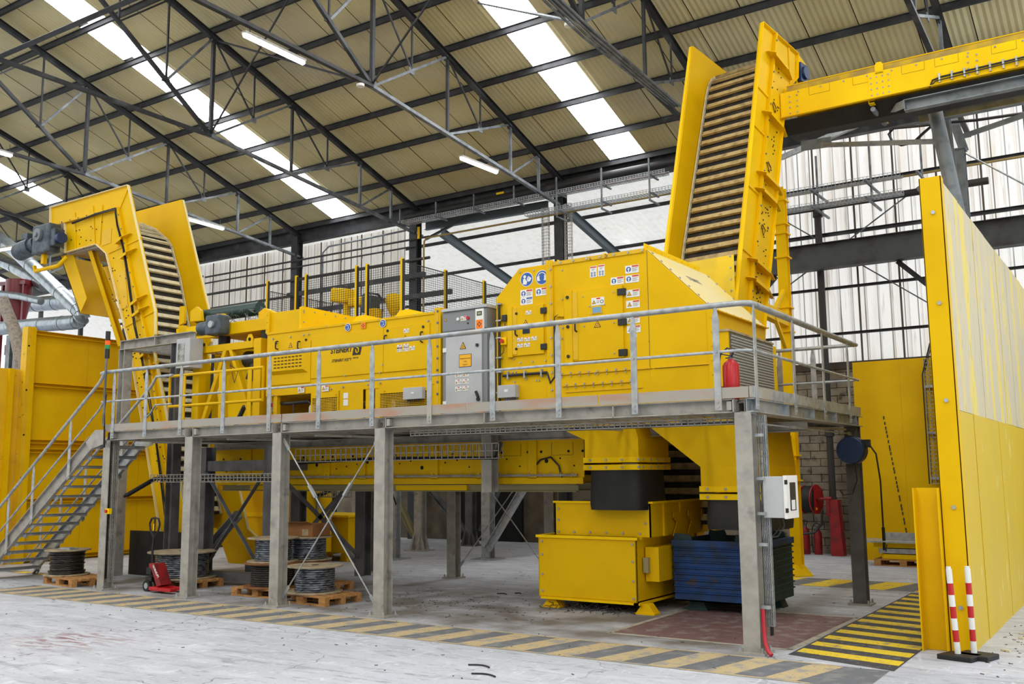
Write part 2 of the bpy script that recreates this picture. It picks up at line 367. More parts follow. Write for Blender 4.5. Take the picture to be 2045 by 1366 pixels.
# trusses
def truss(x, label, full=True):
    t = thing('roof_truss', label, 'truss', (x, 5.8, 10), 'roof trusses')
    tz = lambda y: RZ(y)-.3
    bz = lambda y: 10.1+.105*(13.6-y) if y > 5.03 else 11.0+.01*(5.03-y)
    def mem(name, ya, za, yb, zb, w, h, mat_=TRS, kind='box'):
        q = MB()
        if kind == 'box': q.bar((x, ya, za), (x, yb, zb), w, h)
        else: q.sect((x, ya, za), (x, yb, zb), w, h, kind)
        return q.build(name, mat_, t)
    mem('top_chord', 13.9, tz(13.9), -2.2, tz(-2.2), .14, .16, TRS, 'I')
    mem('bottom_chord', 13.9, bz(13.9), 5.03, bz(5.03), .11, .08, TRL if -22 < x < -9 else TRS)
    mem('bottom_chord', 5.03, bz(5.03), -9, bz(-9), .11, .08, TRS)
    nodes = [12.28, 10.8, 7.9, 5.03]
    for y in nodes: mem('post', y, bz(y), y, tz(y), .07 if y != 5.03 else .09, .07 if y != 5.03 else .09, TRL if y > 10 else TRS)
    for ya, yb in ((5.03, 7.9), (7.9, 10.8), (10.8, 12.28)): mem('brace', ya, bz(ya), yb, tz(yb), .05, .06, TRL)
    for ya, yb in ((5.03, 7.9), (7.9, 10.8)):
        ym = (ya+yb)/2; zm = (bz(ya)+tz(yb))/2
        mem('strut', ym, zm, ym, tz(ym), .035, .04); mem('strut', ym, zm, ya, tz(ya), .035, .04)
        g = MB(); g.box(x-.012, x+.012, ym-.09, ym+.09, zm-.09, zm+.07); g.build('gusset', TRL, t)
    # long diagonal to the ridge, with its sub frame
    mem('brace', 5.03, bz(5.03), -1.9, tz(-1.9), .09, .09)
    d = lambda y: bz(5.03)+(tz(-1.9)-bz(5.03))*(5.03-y)/6.93
    mem('strut', 3.6, d(3.6), 3.6, tz(3.6), .045, .045); mem('strut', 3.6, d(3.6), 5.03, tz(5.03), .06, .06, TRL)
    mem('strut', 2.2, d(2.2), 2.2, tz(2.2), .045, .045); mem('strut', 2.2, d(2.2), 3.6, tz(3.6), .045, .045)
    for y, z, r in ((5.03, bz(5.03), .2), (3.6, d(3.6), .14), (5.03, tz(5.03)-.1, .16), (7.9, tz(7.9)-.1, .14), (10.8, tz(10.8)-.1, .13), (12.28, bz(12.28), .1)):
        g = MB(); g.prism([(x-.014, y-r, z-.05), (x-.014, y+r, z-.05), (x-.014, y+r*.5, z+r*.8), (x-.014, y-r*.5, z+r*.8)], (.028, 0, 0)); g.build('gusset', TRL if z < 12 and r > .15 else TRS, t)
    return t
for x, l in ((-33.4,'dark steel roof truss, sixth and farthest left'), (-27.6,'dark steel roof truss, far left behind the curved conveyor head'), (-21.9,'steel roof truss, above the left swan-neck conveyor'), (-16.2,'pale steel roof truss whose lower chord ends at the wall left of the open bay'),
             (-10.5,'steel roof truss carrying two tube lights, ending on the post in the open bay'), (-4.9,'dark steel roof truss with cables strapped along it, beside the right skylight'), (.8,'dark steel roof truss crossing behind the overhead belt conveyor')):
    truss(x, l)
# crossing wind rods and a runway beam between the trusses
def rod(name, label, pts, r, mat_=TRS, cat='rod', group=None, n=6):
    q = MB(); q.wire(pts, r, n); return tag(q.build(name, mat_, loc=pts[0]), label, cat, group)
for xa, w in ((-16.2,'left'), (-10.5,'right')):
    rod('bracing_rod', 'thin roof bracing rod climbing from the %s tube-light truss joint' % w, [(xa, 5.03, 11.05), (xa+5.6, 3.6, 14.2)], .028, group='roof bracing rods')
rod('bracing_rod', 'thin roof bracing rod dropping left to right beside the large tube light', [U('x', -16.2, 430, 80), U('x', -10.5, 722, 162)], .03, group='roof bracing rods')
rod('bracing_rod', 'thin roof bracing rod ending beside the round detector on the right truss', [U('x', -10.5, 900, -6), U('x', -4.9, 1140, 42)], .04, TRL, group='roof bracing rods')
rod('ridge_tie', 'dark longitudinal beam crossing the upper left of the roof', [(-16.4, -.5, 11.2), (-11, -.5, 11.12)], .07, cat='beam', n=4)
# ---- back wall -------------------------------------------------------
wb = thing('wall_back', None, None, (-10, 14, 0), kind='structure')
TRB = paint('brown_joint_strip', (96,84,74), .8)
def clad(xa, xb, z0, z1):
    n = 6; w = 1.0; bb = MB(); vs = []
    prof = [(0,0),(.10,0),(.12,.045),(.17,.045),(.19,0),(.42,0),(.44,.03),(.47,.03),(.49,0),(.72,0),(.74,.045),(.79,.045),(.81,0),(.985,0)]
    for x, d in prof: vs += [(x, 14-d, z0), (x, 14-d, z1)]
    bb.add(vs, [(2*i, 2*i+1, 2*i+3, 2*i+2) for i in range(len(prof)-1)]); o = bb.build('cladding_sheet', CLAD, wb)
    k = int((xb-xa)/w); sm_ = MB(); sm_.box(0, .045, 13.93, 13.955, z0, z1); so_ = sm_.build('joint_strip', TRB, wb)
    for i in range(k):
        q = o if i == 0 else inst(o, (0,0,0), wb)
        q.location = (xa+i*w, 0, 0)
        r = so_ if i == 0 else inst(so_, (0,0,0), wb); r.location = (xa+i*w-.02, 0, 0)
clad(-28.0, -16.3, 3.9, 10.55)
clad(-6.0, 9, 4.75, 11.0)
b = MB(); b.box(-45, 8, 13.9, 14.2, 0, 4.72)
b.build('masonry', paint('old_block_masonry', (118,108,92), .9, 0, (84,76,64), 1.4, .4, .62, .3, 14), wb)
blk = MB(); blk.box(0, .485, 13.86, 13.96, 0, .185); base = blk.build('block', BLOCK, wb, bevel=.008)
first = True
for r in range(24):
    for i in range(7):
        x = -5.4+(i+(r%2)*.5)*.5
        o = base if first else inst(base, (0,0,0), wb); first = False
        o.location = (x, random.uniform(-.012, .012), r*.197)
b = MB(); b.box(-6.2, 1, 13.8, 13.98, 4.6, 4.78); b.build('lintel', paint('dark_concrete', (70,62,54), .9), wb)
# black slab painting the dark of the opening into the next hall, seen under the deck
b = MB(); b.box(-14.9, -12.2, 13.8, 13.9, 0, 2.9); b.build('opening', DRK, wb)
# wall rails, girder, posts (things on their own)
def beamthing(name, label, p0, p1, w, h, kind='I', mat_=TRS, cat='beam', group=None, upv=(0,0,1)):
    q = MB()
    if kind == 'box': q.bar(p0, p1, w, h, upv)
    elif kind == 'tube': q.cyl(p0, p1, w, 12)
    else: q.sect(p0, p1, w, h, kind, .014, upv)
    return tag(q.build(name, mat_, loc=p0, smooth=(kind == 'tube')), label, cat, group)
YW = 13.75
beamthing('eave_beam', 'dark steel eave beam along the top of the back wall', (-41, 13.75, 10.84), (8, 13.75, 10.84), .22, .5)
for x, l in ((-27.9,'dark wall post at the left end of the pale cladding'), (-21.9,'dark wall post between the two pale cladding bays'), (-16.25,'tall black wall post at the left edge of the open bay'), (-10.55,'dark riveted wall post in the middle of the open bay')):
    q = MB(); q.sect((x, 13.6, 0), (x, 13.6, 10.8), .3, .3, 'I', .02, (0,1,0)); tag(q.build('wall_post', TRS, loc=(x, 13.6, 0)), l, 'post', 'wall posts')
for px0, py0, px1, py1, h, l in ((1570,585.5,1848,556,.07,'dark wall rail just below the crane beam'), (1590,673.6,1852,652,.07,'lowest dark wall rail above the block wall'), (1561,393,1836,338,.08,'highest dark wall rail behind the right conveyor'),
                              (1537,482,1836,447,.1,'perforated cable tray rail right above the crane beam')):
    p = U('y', YW, px0, py0); z = (p.z+U('y', YW, px1, py1).z)/2
    beamthing('wall_rail', l, (-6, YW, z), (8, YW, z), .06, h, 'C', group='wall rails')
p = U('y', 13.2, 1537, 530); beamthing('crane_beam', 'deep dark steel crane beam across the right back wall', (-6.5, 13.2, p.z+.05), (8, 13.2, p.z+.05), .3, .66, 'I', paint('crane_beam_grey', (66,68,68), .6, .1, (48,46,44), 2))
for x, s_ in ((-.9, 1), (-3.9, -1), (4.6, 1)):
    q = MB(); q.sect((x, 13.3, p.z-.28), (x+.9*s_, 13.3, p.z-1.2), .12, .12, 'I'); tag(q.build('knee_brace', TRS), 'diagonal knee brace under the dark crane beam, %s' % ('middle' if x == -.9 else 'left' if x < -3 else 'right'), 'brace', 'crane beam braces')
z = U('y', 13.5, 1700, 404).z; beamthing('fire_main', 'thick dark pipe along the right back wall', (-5.2, 13.5, z), (1.2, 13.5, z), .09, 0, 'tube', PIPE, 'pipe')
q = MB(); x = U('y', 13.5, 1632, 410).x; q.cyl((x, 13.5, z), (x, 13.5, 0), .085, 12); q.cyl((x, 13.5, z-.25), (x, 13.5, z-.1), .13, 12); q.cyl((x, 13.5, 2.9), (x, 13.5, 3.1), .12, 12)
tag(q.build('fire_riser', PIPE, smooth=True), 'vertical dark pipe dropping from the thick wall pipe to the floor', 'pipe')
z = U('y', 13.55, 1700, 370).z; beamthing('gas_pipe', 'thin brass-coloured pipe above the thick dark wall pipe', (-5.4, 13.55, z), (4, 13.55, z), .03, 0, 'tube', PIPB, 'pipe')
for (a, b_), l in (((U('y', 13.6, 1565, 578), U('y', 13.6, 1836, 372)), 'thin wall bracing rod rising to the right behind the right wall'), ((U('y', 13.6, 1565, 440), U('y', 13.6, 1852, 604)), 'thin wall bracing rod falling to the right behind the right wall')):
    rod('bracing_rod', l, [a, b_], .018, TRL, group='wall bracing rods')
# left bay pipes and rails
for (x0, y0, x1, y1), r, l in (((410,553,600,520),.035,'upper thin rail on the left cladding'), ((410,563,830,495),.03,'second thin pipe on the left cladding'), ((412,590,600,556),.05,'dark pipe with an elbow on the left cladding'), ((412,618,590,590),.05,'lower dark rail on the left cladding')):
    a = U('y', 13.4, x0, y0); c = U('y', 13.4, x1, y1); z = (a.z+c.z)/2
    beamthing('wall_pipe', l, (a.x, 13.4, z), (c.x+(0 if x1 > 700 else 6), 13.4, z), r, 0, 'tube', PIPE, 'pipe', 'pipes on the left cladding')
z = U('y', 13.3, 700, 565).z; beamthing('wall_beam', 'dark horizontal beam behind the mesh fence', (-22, 13.3, z-.1), (-15.6, 13.3, z-.1), .12, .16, 'box', TRS)
z = U('y', 13.3, 700, 610).z; beamthing('wall_beam', 'lower dark beam behind the mesh fence and robot', (-22, 13.3, z), (-14.5, 13.3, z), .12, .16, 'box', TRS)
b = MB(); a = U('y', 13.35, 852, 475); b.wire([(-6.3, 13.35, a.z), (a.x, 13.35, a.z), (a.x-.1, 13.35, a.z-.1), (a.x-.12, 13.35, a.z-.3), (a.x-.12, 13.35, 6)], .033, 8)
tag(b.build('gas_pipe', PIPB, smooth=True), 'thin brass-coloured pipe crossing the open bay and bending down', 'pipe')
b = MB(); a = U('y', 13.5, 645, 470); b.wire([(-16.6, 13.5, 10.25), (a.x+.3, 13.5, 10.2), (a.x, 13.5, 10.0), (a.x, 13.5, 7.6), (a.x-.25, 13.5, 7.35), (a.x-3, 13.5, 7.3)], .035, 8)
tag(b.build('wall_pipe', TRL, smooth=True), 'thin grey pipe dropping down the cladding left of the open bay', 'pipe', 'pipes on the left cladding')
# yellow marker tags
for (px, py) in ((999,387),(836,465),(1282,333)):
    a = U('y', 13.35, px, py); q = MB(); q.box(a.x-.14, a.x+.14, 13.33, 13.36, a.z-.05, a.z+.05) if px != 836 else q.box(a.x-.04, a.x+.04, 13.33, 13.36, a.z-.2, a.z+.2)
    tag(q.build('marker_tag', YEb), {999:'small yellow marker tag on the insulated eave pipe above the open bay',836:'small upright yellow marker tag on the tall black wall post',1282:'small yellow marker tag near the right skylight end'}[px], 'tag')
# insulated pipe and wire tray along the eave of the open bay
b = MB(); b.wire([(-16.4, 13.3, 10.62), (-11, 13.3, 10.64), (-10.6, 13.1, 10.55), (-10.1, 13.3, 10.66), (-6.2, 13.3, 10.68)], [.13,.14,.2,.15,.12], 12); tag(b.build('insulated_pipe', RUB, smooth=True), 'thick black insulated pipe under the eave over the open bay', 'pipe')
def tray(name, label, p0, dx, w, h, n, mat_, hang=None, axis='x', r=.007, grp='wire cable trays'):
    """open wire-mesh tray: long wires, hoops, resting brackets"""
    t = thing(name, label, 'cable tray', p0, grp); q = MB(); p0 = V(p0); D = V((1,0,0)) if axis == 'x' else V((0,0,1)) if axis == 'z' else V((0,1,0))
    A = V((0,1,0)) if axis != 'y' else V((1,0,0)); B = V((0,0,1)) if axis != 'z' else V((1,0,0))
    if axis == 'z': A = V((1,0,0)); B = V((0,1,0))
    for k in range(5): q.bar(p0+A*(w*k/4-w/2), p0+A*(w*k/4-w/2)+D*dx, r*2, r*2, B)
    for sgn in (-1, 1):
        q.bar(p0+A*(w/2*sgn)+B*h, p0+A*(w/2*sgn)+B*h+D*dx, r*2, r*2, B); q.bar(p0+A*(w/2*sgn)+B*h/2, p0+A*(w/2*sgn)+B*h/2+D*dx, r*2, r*2, B)
    for i in range(n+1):
        c = p0+D*(dx*i/n); q.bar(c-A*w/2, c+A*w/2, r*2, r*2, D)
        for sgn in (-1, 1): q.bar(c+A*(w/2*sgn), c+A*(w/2*sgn)+B*h, r*2, r*2, D)
    q.build('wire_mesh', mat_, t, kind='stuff'); return t
def cables(t, pts, k, spread, r, mat_, name='cable_bundle'):
    q = MB()
    for j in range(k):
        o = V((random.uniform(-1,1)*spread, random.uniform(-1,1)*spread, random.uniform(-1,1)*spread*.3))
        q.wire([V(p)+o+V((random.uniform(-.006,.006),)*3) for p in pts], r, 5)
    return q.build(name, mat_, t)
t = tray('cable_tray', 'upper wire mesh cable tray along the eave above the open bay', (-16.3, 12.9, 10.25), 9.6, .3, .1, 110, GAL)
cables(t, [(-16.3, 12.9, 10.3), (-11, 12.9, 10.3), (-6.7, 12.9, 10.3)], 4, .08, .014, paint('cable_red_brown', (120,50,36), .6))
tray('cable_tray', 'lower wire mesh cable tray ending left of the right conveyor', (-11.3, 12.9, 9.75), 4.8, .3, .1, 50, GAL)
for i in range(7):
    x = -16.1+i*1.5; q = MB(); q.bar((x, 12.6, 10.22), (x, 13.2, 10.22), .05, .04); q.bar((x, 12.62, 9.5 if i > 3 else 10.2), (x, 12.62, 10.7), .04, .04)
    if i > 3: q.bar((x, 12.6, 9.72), (x, 13.2, 9.72), .05, .04); q.bar((x, 12.6, 9.5), (x, 13.2, 9.5), .05, .04)
    tag(q.build('tray_bracket', TRL), 'galvanised hanger bracket of the eave cable trays, %s from the left' % ORD[i], 'bracket', 'eave tray brackets')
t = tray('cable_tray', 'thin wire mesh cable tray high on the right back wall', (-4.4, 12.9, 9.05), 3.8, .3, .1, 40, GAL, r=.005)
cables(t, [(-4.6, 12.9, 9.1), (-.6, 12.9, 9.1)], 2, .05, .012, CBL)
t = tray('cable_tray', 'lower thin wire mesh cable tray on the right back wall', (-4.4, 12.9, 8.62), 3.8, .3, .1, 40, GAL, r=.005)
cables(t, [(-4.6, 12.9, 8.66), (-.6, 12.9, 8.66)], 2, .05, .012, CBL)
for px in (1620, 1728, 1832):
    a = U('y', 12.7, px, 290); q = MB(); q.bar((a.x, 13.05, 8.55), (a.x, 13.05, 10.0), .045, .045)
    for z in (8.58, 9.0): q.bar((a.x, 12.4, z-.03), (a.x, 13.98, z), .05, .05)
    tag(q.build('tray_bracket', TRL), 'galvanised hanger bracket of the right wall cable trays, %s' % {1620:'leftmost',1728:'middle one',1832:'rightmost'}[px], 'bracket', 'right wall tray brackets')
# ---- next hall seen through the open bay ------------------------------
AZ = lambda y: 10.62-.246*(y-14.8)
nh = thing('wall_next_hall', None, None, (-12, 20, 0), kind='structure')
base = None
for i in range(36):
    x = -46+i*1.1
    if base is None:
        b = MB(); vs = []
        for k in range(11): xx = k*.11; vs += [(xx, 14.3, AZ(14.3)+.02+(.02 if k%2 else 0)), (xx, 36, AZ(36)+.02+(.02 if k%2 else 0))]
        b.add(vs, [(2*i_, 2*i_+1, 2*i_+3, 2*i_+2) for i_ in range(10)]); base = b.build('roof_sheet', ADJT, nh); o = base
    else: o = inst(base, (0,0,0), nh)
    o.location = (x, 0, 0)
b = MB(); b.quad((-40, 36, 0), (12, 36, 0), (12, 36, 5.4), (-40, 36, 5.4)); b.build('end_wall', ADJT, nh)
for i in range(9):
    y = 15.8+i*2.3; q = MB(); q.bar((-40, y, AZ(y)-.06), (6, y, AZ(y)-.06), .06, .11)
    tag(q.build('purlin', TRS, loc=(-12, y, AZ(y)-.1)), 'dark purlin under the white roof of the next hall, %s from the open bay' % ORD[i], 'purlin', 'next hall purlins')
GB = paint('blue_grey_frame_steel', (92,104,110), .5, .2)
for x, l in ((-16.0,'left'), (-11.0,'middle'), (-5.6,'right')):
    q = MB(); q.sect((x, 14.7, 10.35), (x, 36, AZ(36)-.25), .16, .3, 'I', .016); tag(q.build('rafter', GB, loc=(x, 14.7, 10)), 'blue-grey sloping rafter in the next hall, '+l+' one', 'rafter', 'next hall rafters')
q = MB(); q.sect(U('y', 14.3, 850, 452), U('y', 14.3, 1095, 410), .16, .28, 'I', .016); q.sect(U('y', 14.3, 850, 478), U('y', 14.3, 960, 420), .06, .08, 'C', .01)
tag(q.build('portal_beam', GB), 'blue-grey portal beam at the top of the open bay', 'beam')
q = MB(); a = U('y', 22, 975, 545); q.cyl((a.x, 22, a.z), (a.x, 22, a.z+.25), .35, 16, .1); tag(q.build('hall_lamp', LAMP), 'small lit round lamp hanging in the next hall', 'lamp')
q = MB(); a = U('y', 18, 1250, 388); q.box(a.x-.3, a.x+.3, 17.9, 18.1, a.z-.06, a.z+.06); q.bar((a.x, 18, a.z), (a.x, 18, AZ(18)-.01), .03, .03); tag(q.build('hall_lamp', LAMP), 'small lit box lamp under the next hall roof, near the conveyor', 'lamp')
# wire cages on the middle post
for dx in (-.45, .35):
    tray('cable_tray', 'vertical wire mesh tray %s the middle wall post' % ('left of' if dx < 0 else 'right of'), (-10.55+dx, 13.4, 7.2), 2.9, .22, .1, 30, GALd, axis='z', r=.006)
# ---- lamps ------------------------------------------------------------
def tube_light(label, a, b_, z_off=0):
    a, b_ = V(a), V(b_); t = thing('tube_light', label, 'lamp', (a+b_)/2, 'fluorescent tube lights'); d = (b_-a).normalized()
    q = MB(); q.bar(a+V((0,0,.045)), b_+V((0,0,.045)), .14, .05); q.build('housing', GALd, t, bevel=.01)
    q = MB(); q.wire([a, a+d*.04, b_-d*.04, b_], [.03,.062,.062,.03], 10); q.build('diffuser', TUBE, t, smooth=True)
    q = MB()
    for k in (.1, .9): q.bar(lerp(a, b_, k)+V((0,0,.06)), lerp(a, b_, k)+V((0,0,.3)), .012, .012)
    q.build('hanger', TRS, t); return t
X3 = -10.5
tube_light('large lit tube light under the truss at top left of centre', U('x', X3, 486, 68), U('x', X3, 608, 126))
tube_light('lit tube light under the truss above the grey control cabinet', U('x', X3, 920, 315), U('x', X3, 993, 344))
tube_light('lit tube light just right of the left conveyor head', U('x', -21.9, 368, 435), U('x', -21.9, 447, 457))
tube_light('lit tube light cut by the left edge, upper one', U('x', -21.9, -30, 295), U('x', -21.9, 24, 311))
tube_light('lit tube light at the left edge, lower one beside the gearmotor', U('x', -24, -30, 503), U('x', -24, 56, 489))
for px, py, l in ((720, 168, 'small white round detector on the middle truss joint'), (1136, 47, 'small white round detector on the right truss joint')):
    a = U('x', X3 if px < 900 else -4.9, px, py); q = MB(); q.cyl(a, a+V((0,0,-.06)), .09, 16); tag(q.build('smoke_detector', WHT, smooth=True), l, 'detector')
q = MB()
for k in range(4):
    o = V((k*.07-.1, 0, k*.03)); q.wire([U('x', -4.75, 1085, -12)+o, U('x', -4.75, 1172, 70)+o, U('x', -4.75, 1350, 212+k*3)+o], .028, 8)
tag(q.build('conduit_run', TRL, smooth=True), 'bundle of pale conduits strapped along the right roof truss', 'conduit')
# ================================================================== STEEL PLATFORM
XC = [-12.39, -10.01, -7.81, -5.61, 0.0]; ZB, ZT, YB = 2.737, 2.90, 4.73
pf = thing('steel_platform', 'long galvanised steel platform on grey columns carrying the yellow sorting machine', 'platform', (-6, 2.3, 0))
def column(x, y, parent, mat_=GALd, w=.2, top=ZB, name='column', z0=0):
    q = MB(); q.sect((x, y, z0), (x, y, top), w, w, 'I', .016, (0,1,0)); c = q.build(name, mat_, parent)
    q = MB(); q.box(x-.17, x+.17, y-.17, y+.17, z0, z0+.025)
    q.build('base_plate', GALd, c)
    q = MB()
    for dx in (-.13, .13):
        for dy in (-.13, .13): q.cyl((x+dx, y+dy, z0+.025), (x+dx, y+dy, z0+.08), .014, 6); q.cyl((x+dx, y+dy, z0+.025), (x+dx, y+dy, z0+.04), .024, 6)
    q.build('anchor_bolts', GAL, c, kind='stuff'); return c
for x in XC: column(x, 0, pf, GALd)
for x in (-12.39, -10.2, -7.9, 0.0): column(x, YB, pf, GRY if x > -1 else GALd)
column(-5.6, YB, pf)
XE = [-12.5]+[x for x in XC[1:]]+[.1]
for i in range(len(XC)-1):                    # front channel lengths with end plates
    xa, xb = XC[i]+.11, XC[i+1]-.11
    q = MB(); q.sect((xa, -.06, (ZB+ZT)/2), (xb, -.06, (ZB+ZT)/2), .09, ZT-ZB, 'C', .012)
    for xx in (xa, xb): q.box(xx-.008, xx+.008, -.105, .02, ZB, ZT)
    if i == 3:
        for xx in (-3.7, -1.7): q.box(xx-.006, xx+.006, -.105, -.02, ZB, ZT)
    for xx in (xa+.05, xb-.05): q.box(xx-.03, xx+.03, -.1, -.02, ZB+.03, ZT-.03)
    q.build('edge_beam', GALd, pf)
q = MB(); q.sect((.09, -.1, (ZB+ZT)/2), (.09, YB+.15, (ZB+ZT)/2), .09, ZT-ZB, 'C', .012, (0,0,1))
for k in range(5): q.box(.05, .135, .1+k*1.1, .112+k*1.1, ZB, ZT)
q.build('edge_beam', GAL, pf)
q = MB(); q.sect((-12.5, YB, (ZB+ZT)/2), (.1, YB, (ZB+ZT)/2), .09, ZT-ZB, 'C', .012); q.build('edge_beam', GALd, pf)
q = MB(); q.sect((-12.48, 0, (ZB+ZT)/2), (-12.48, YB, (ZB+ZT)/2), .09, ZT-ZB, 'C', .012); q.build('edge_beam', GALd, pf)
base = None
for i in range(21):                            # cross joists
    x = -12.1+i*.6
    if base is None: q = MB(); q.sect((x, .05, 2.8), (x, YB, 2.8), .06, .12, 'I', .008); base = q.build('joist', GALd, pf); bx = x
    else: inst(base, (x-bx, 0, 0), pf)
for x in XC:
    q = MB(); q.sect((x, -.02, 2.82), (x, YB, 2.82), .12, .16, 'I', .012); q.build('cross_beam', GALd, pf)
    q = MB(); q.box(x-.1, x+.1, -.09, .09, ZB-.02, ZB); q.build('cap_plate', GAL, pf)
q = MB(); q.sect((-12.4, 2.4, 2.66), (0, 2.4, 2.66), .12, .14, 'I', .012); q.build('long_beam', GALd, pf)
def grate(x0, x1, y0, y1):
    q = MB(); z = ZT-.035
    for k in range(int((x1-x0)/.06)+1): xx = x0+k*.06; q.box(xx-.0025, xx+.0025, y0, y1, z, z+.03)
    for k in range(int((y1-y0)/.12)+1): yy = y0+k*.12; q.box(x0, x1, yy-.002, yy+.002, z+.012, z+.03)
    return q
gb = None
for i in range(12):
    x = -12.42+i*1.03
    for j, (ya, yb) in enumerate(((0, 1.55),)):
        if gb is None: gb = grate(x, x+1.0, ya, yb).build('grating_panel', GAL, pf, kind='stuff'); gx = x
        else: inst(gb, (x-gx, 0, 0), pf)
q = MB()
for (x0, x1, y0, y1) in ((-12.4,-4.1,1.58,4.7),(-4.1,-.75,3.7,4.7),(-.75,.05,1.58,4.7),(-4.1,-3.95,1.58,3.7)): q.box(x0, x1, y0, y1, ZT-.03, ZT-.005)
q.build('deck_plate', GALd, pf)
# toe boards
def toe(p0, p1, mat_=GALd):
    q = MB(); q.bar(V(p0)+V((0,0,.075)), V(p1)+V((0,0,.075)), .008, .13); return q.build('toe_board', mat_, rail_)
# ---- guard rail ------------------------------------------------------
rail_ = thing('guard_rail', 'galvanised tube guard rail with flat pointed posts along the platform edge', 'railing', (-6, -.1, 2.9))
SILT = paint('toe_board_stained', (166,160,150), .45, .35, (176,140,120), 1.2, .5, .68, .03, 40, stretch=(1,1,4))
for xa, xb in ((-12.42,-7.7),(-7.68,-4.0),(-3.98,-1.9),(-1.88,.09)): toe((xa, -.115, ZT-.005), (xb, -.115, ZT-.005), SILT)
toe((.14, -.115, ZT-.005), (.14, 4.75, ZT-.005), GAL); toe((.1, -.115, ZT-.005), (.14, -.115, ZT-.005))
RT, RM, R0 = 4.03, 3.465, .03
ty = -.13
c1 = arc((-.02, ty+.16, RT), (1,0,0), (0,-1,0), .16, math.pi/2, 0, 6)
q = MB(); q.wire([(-12.62, ty, RT-.02), (-12.5, ty, RT), (-6, ty, RT)]+c1+[(.14, 4.72, RT)], R0, 12)
q.wire([(-12.5, ty+.035, RT-.012), (-6, ty+.035, RT-.012)]+[V(p)+V((-.035,.03,-.012)) for p in c1]+[(.105, 4.7, RT-.012)], R0*.8, 10)
q.build('top_rail', GAL, rail_, smooth=True)
q = MB(); q.wire([(-12.6, ty+.02, RM), (-6, ty+.02, RM)]+[V((p.x, p.y+.02, RM)) for p in c1]+[(.14, 4.72, RM)], .019, 10); q.build('mid_rail', GAL, rail_, smooth=True)
def post(x, y, along='x', z0=ZT-.13, z1=RT-.02, parent=None):
    q = MB(); w = .042; e = .006
    P = [(-w,z0),(w,z0),(w,z1-.15),(.016,z1),(-.016,z1),(-w,z1-.15)]
    if along == 'x': q.prism([(x+a, y-e, z) for a, z in P], (0, 2*e, 0))
    else: q.prism([(x-e, y+a, z) for a, z in P], (2*e, 0, 0))
    o = q.build('rail_post', GAL, parent or rail_); q = MB()
    for z in (ZT-.09, ZT-.03, RM):
        if along == 'x': q.cyl((x, y-.02, z), (x, y-.006, z), .014, 6)
        else: q.cyl((x+.006, y, z), (x+.02, y, z), .014, 6)
    q.build('bolts', GAL, o, kind='stuff'); return o
for px, py in ((227,790),(291,790),(361,780),(446,770),(537.5,770),(636,760),(742.6,750),(857,740),(982.5,720),(1113.7,710),(1264.7,700),(1430,690)):
    a = U('y', -.13, px, py); post(a.x, -.125)
for px, py in ((1505,700),(1583.8,700),(1643,720),(1695,760)):
    a = U('x', .15, px, py); post(.15, max(.0, min(a.y, 4.68)), 'y')
# back rail
rb = thing('guard_rail', 'galvanised tube rail on the rear edge of the platform, behind the perforated panel', 'railing', (-6, 4.7, 2.9))
q = MB(); q.wire([(-4, 4.7, RT), (.1, 4.7, RT)], R0, 10); q.build('top_rail', GAL, rb, smooth=True)
q = MB(); q.wire([(-4, 4.7, RM), (.1, 4.7, RM)], .02, 8); q.build('mid_rail', GAL, rb, smooth=True)
for x in (-1.1, -.55): post(x, 4.7, 'x', parent=rb)
toe_ = MB(); toe_.box(-4, .1, 4.7, 4.71, ZT, ZT+.13); toe_.build('toe_board', GAL, rb)
# ---- staircase --------------------------------------------------------
st = thing('staircase', 'galvanised open-tread staircase rising to the left end of the platform', 'staircase', (-14.5, .4, 0))
sx0, sz0, sx1, sz1 = -12.52, 2.84, -16.45, 0.0
for y, nm in ((-.1, 'stringer'), (.95, 'stringer')):
    q = MB(); d = V((sx0-sx1, 0, sz0-sz1)).normalized()
    q.sect((sx1, y, .12), (sx0-.32, y, sz0-.11), .07, .25, 'C', .012); q.prism([(sx0-.4, y-.03, sz0-.28), (sx0+.1, y-.03, sz0-.16), (sx0+.1, y-.03, sz0+.1), (sx0-.22, y-.03, sz0+.1), (sx0-.5, y-.03, sz0-.12)], (0,.012,0))
    q.box(sx1-.12, sx1+.12, y-.06, y+.06, 0, .02)
    q.build(nm, GALd if y < 0 else GAL, st)
nstep = 14; base = None
for i in range(nstep):
    t = (i+1)/(nstep+1); x = sx1+(sx0-sx1)*t; z = sz1+(sz0-sz1)*t
    if base is None:
        q = MB(); q.box(x-.14, x+.13, -.06, .92, z-.012, z); q.box(x-.14, x-.128, -.06, .92, z-.05, z+.003); q.box(x+.12, x+.13, -.06, .92, z-.045, z)
        for k in range(14): q.box(x-.14+k*.02, x-.137+k*.02, -.06, .92, z, z+.004)
        for yy in (-.06, .91): q.box(x-.13, x+.12, yy, yy+.008, z-.07, z)
        base = q.build('tread', GAL, st); bx, bz = x, z
    else: inst(base, (x-bx, 0, z-bz), st)
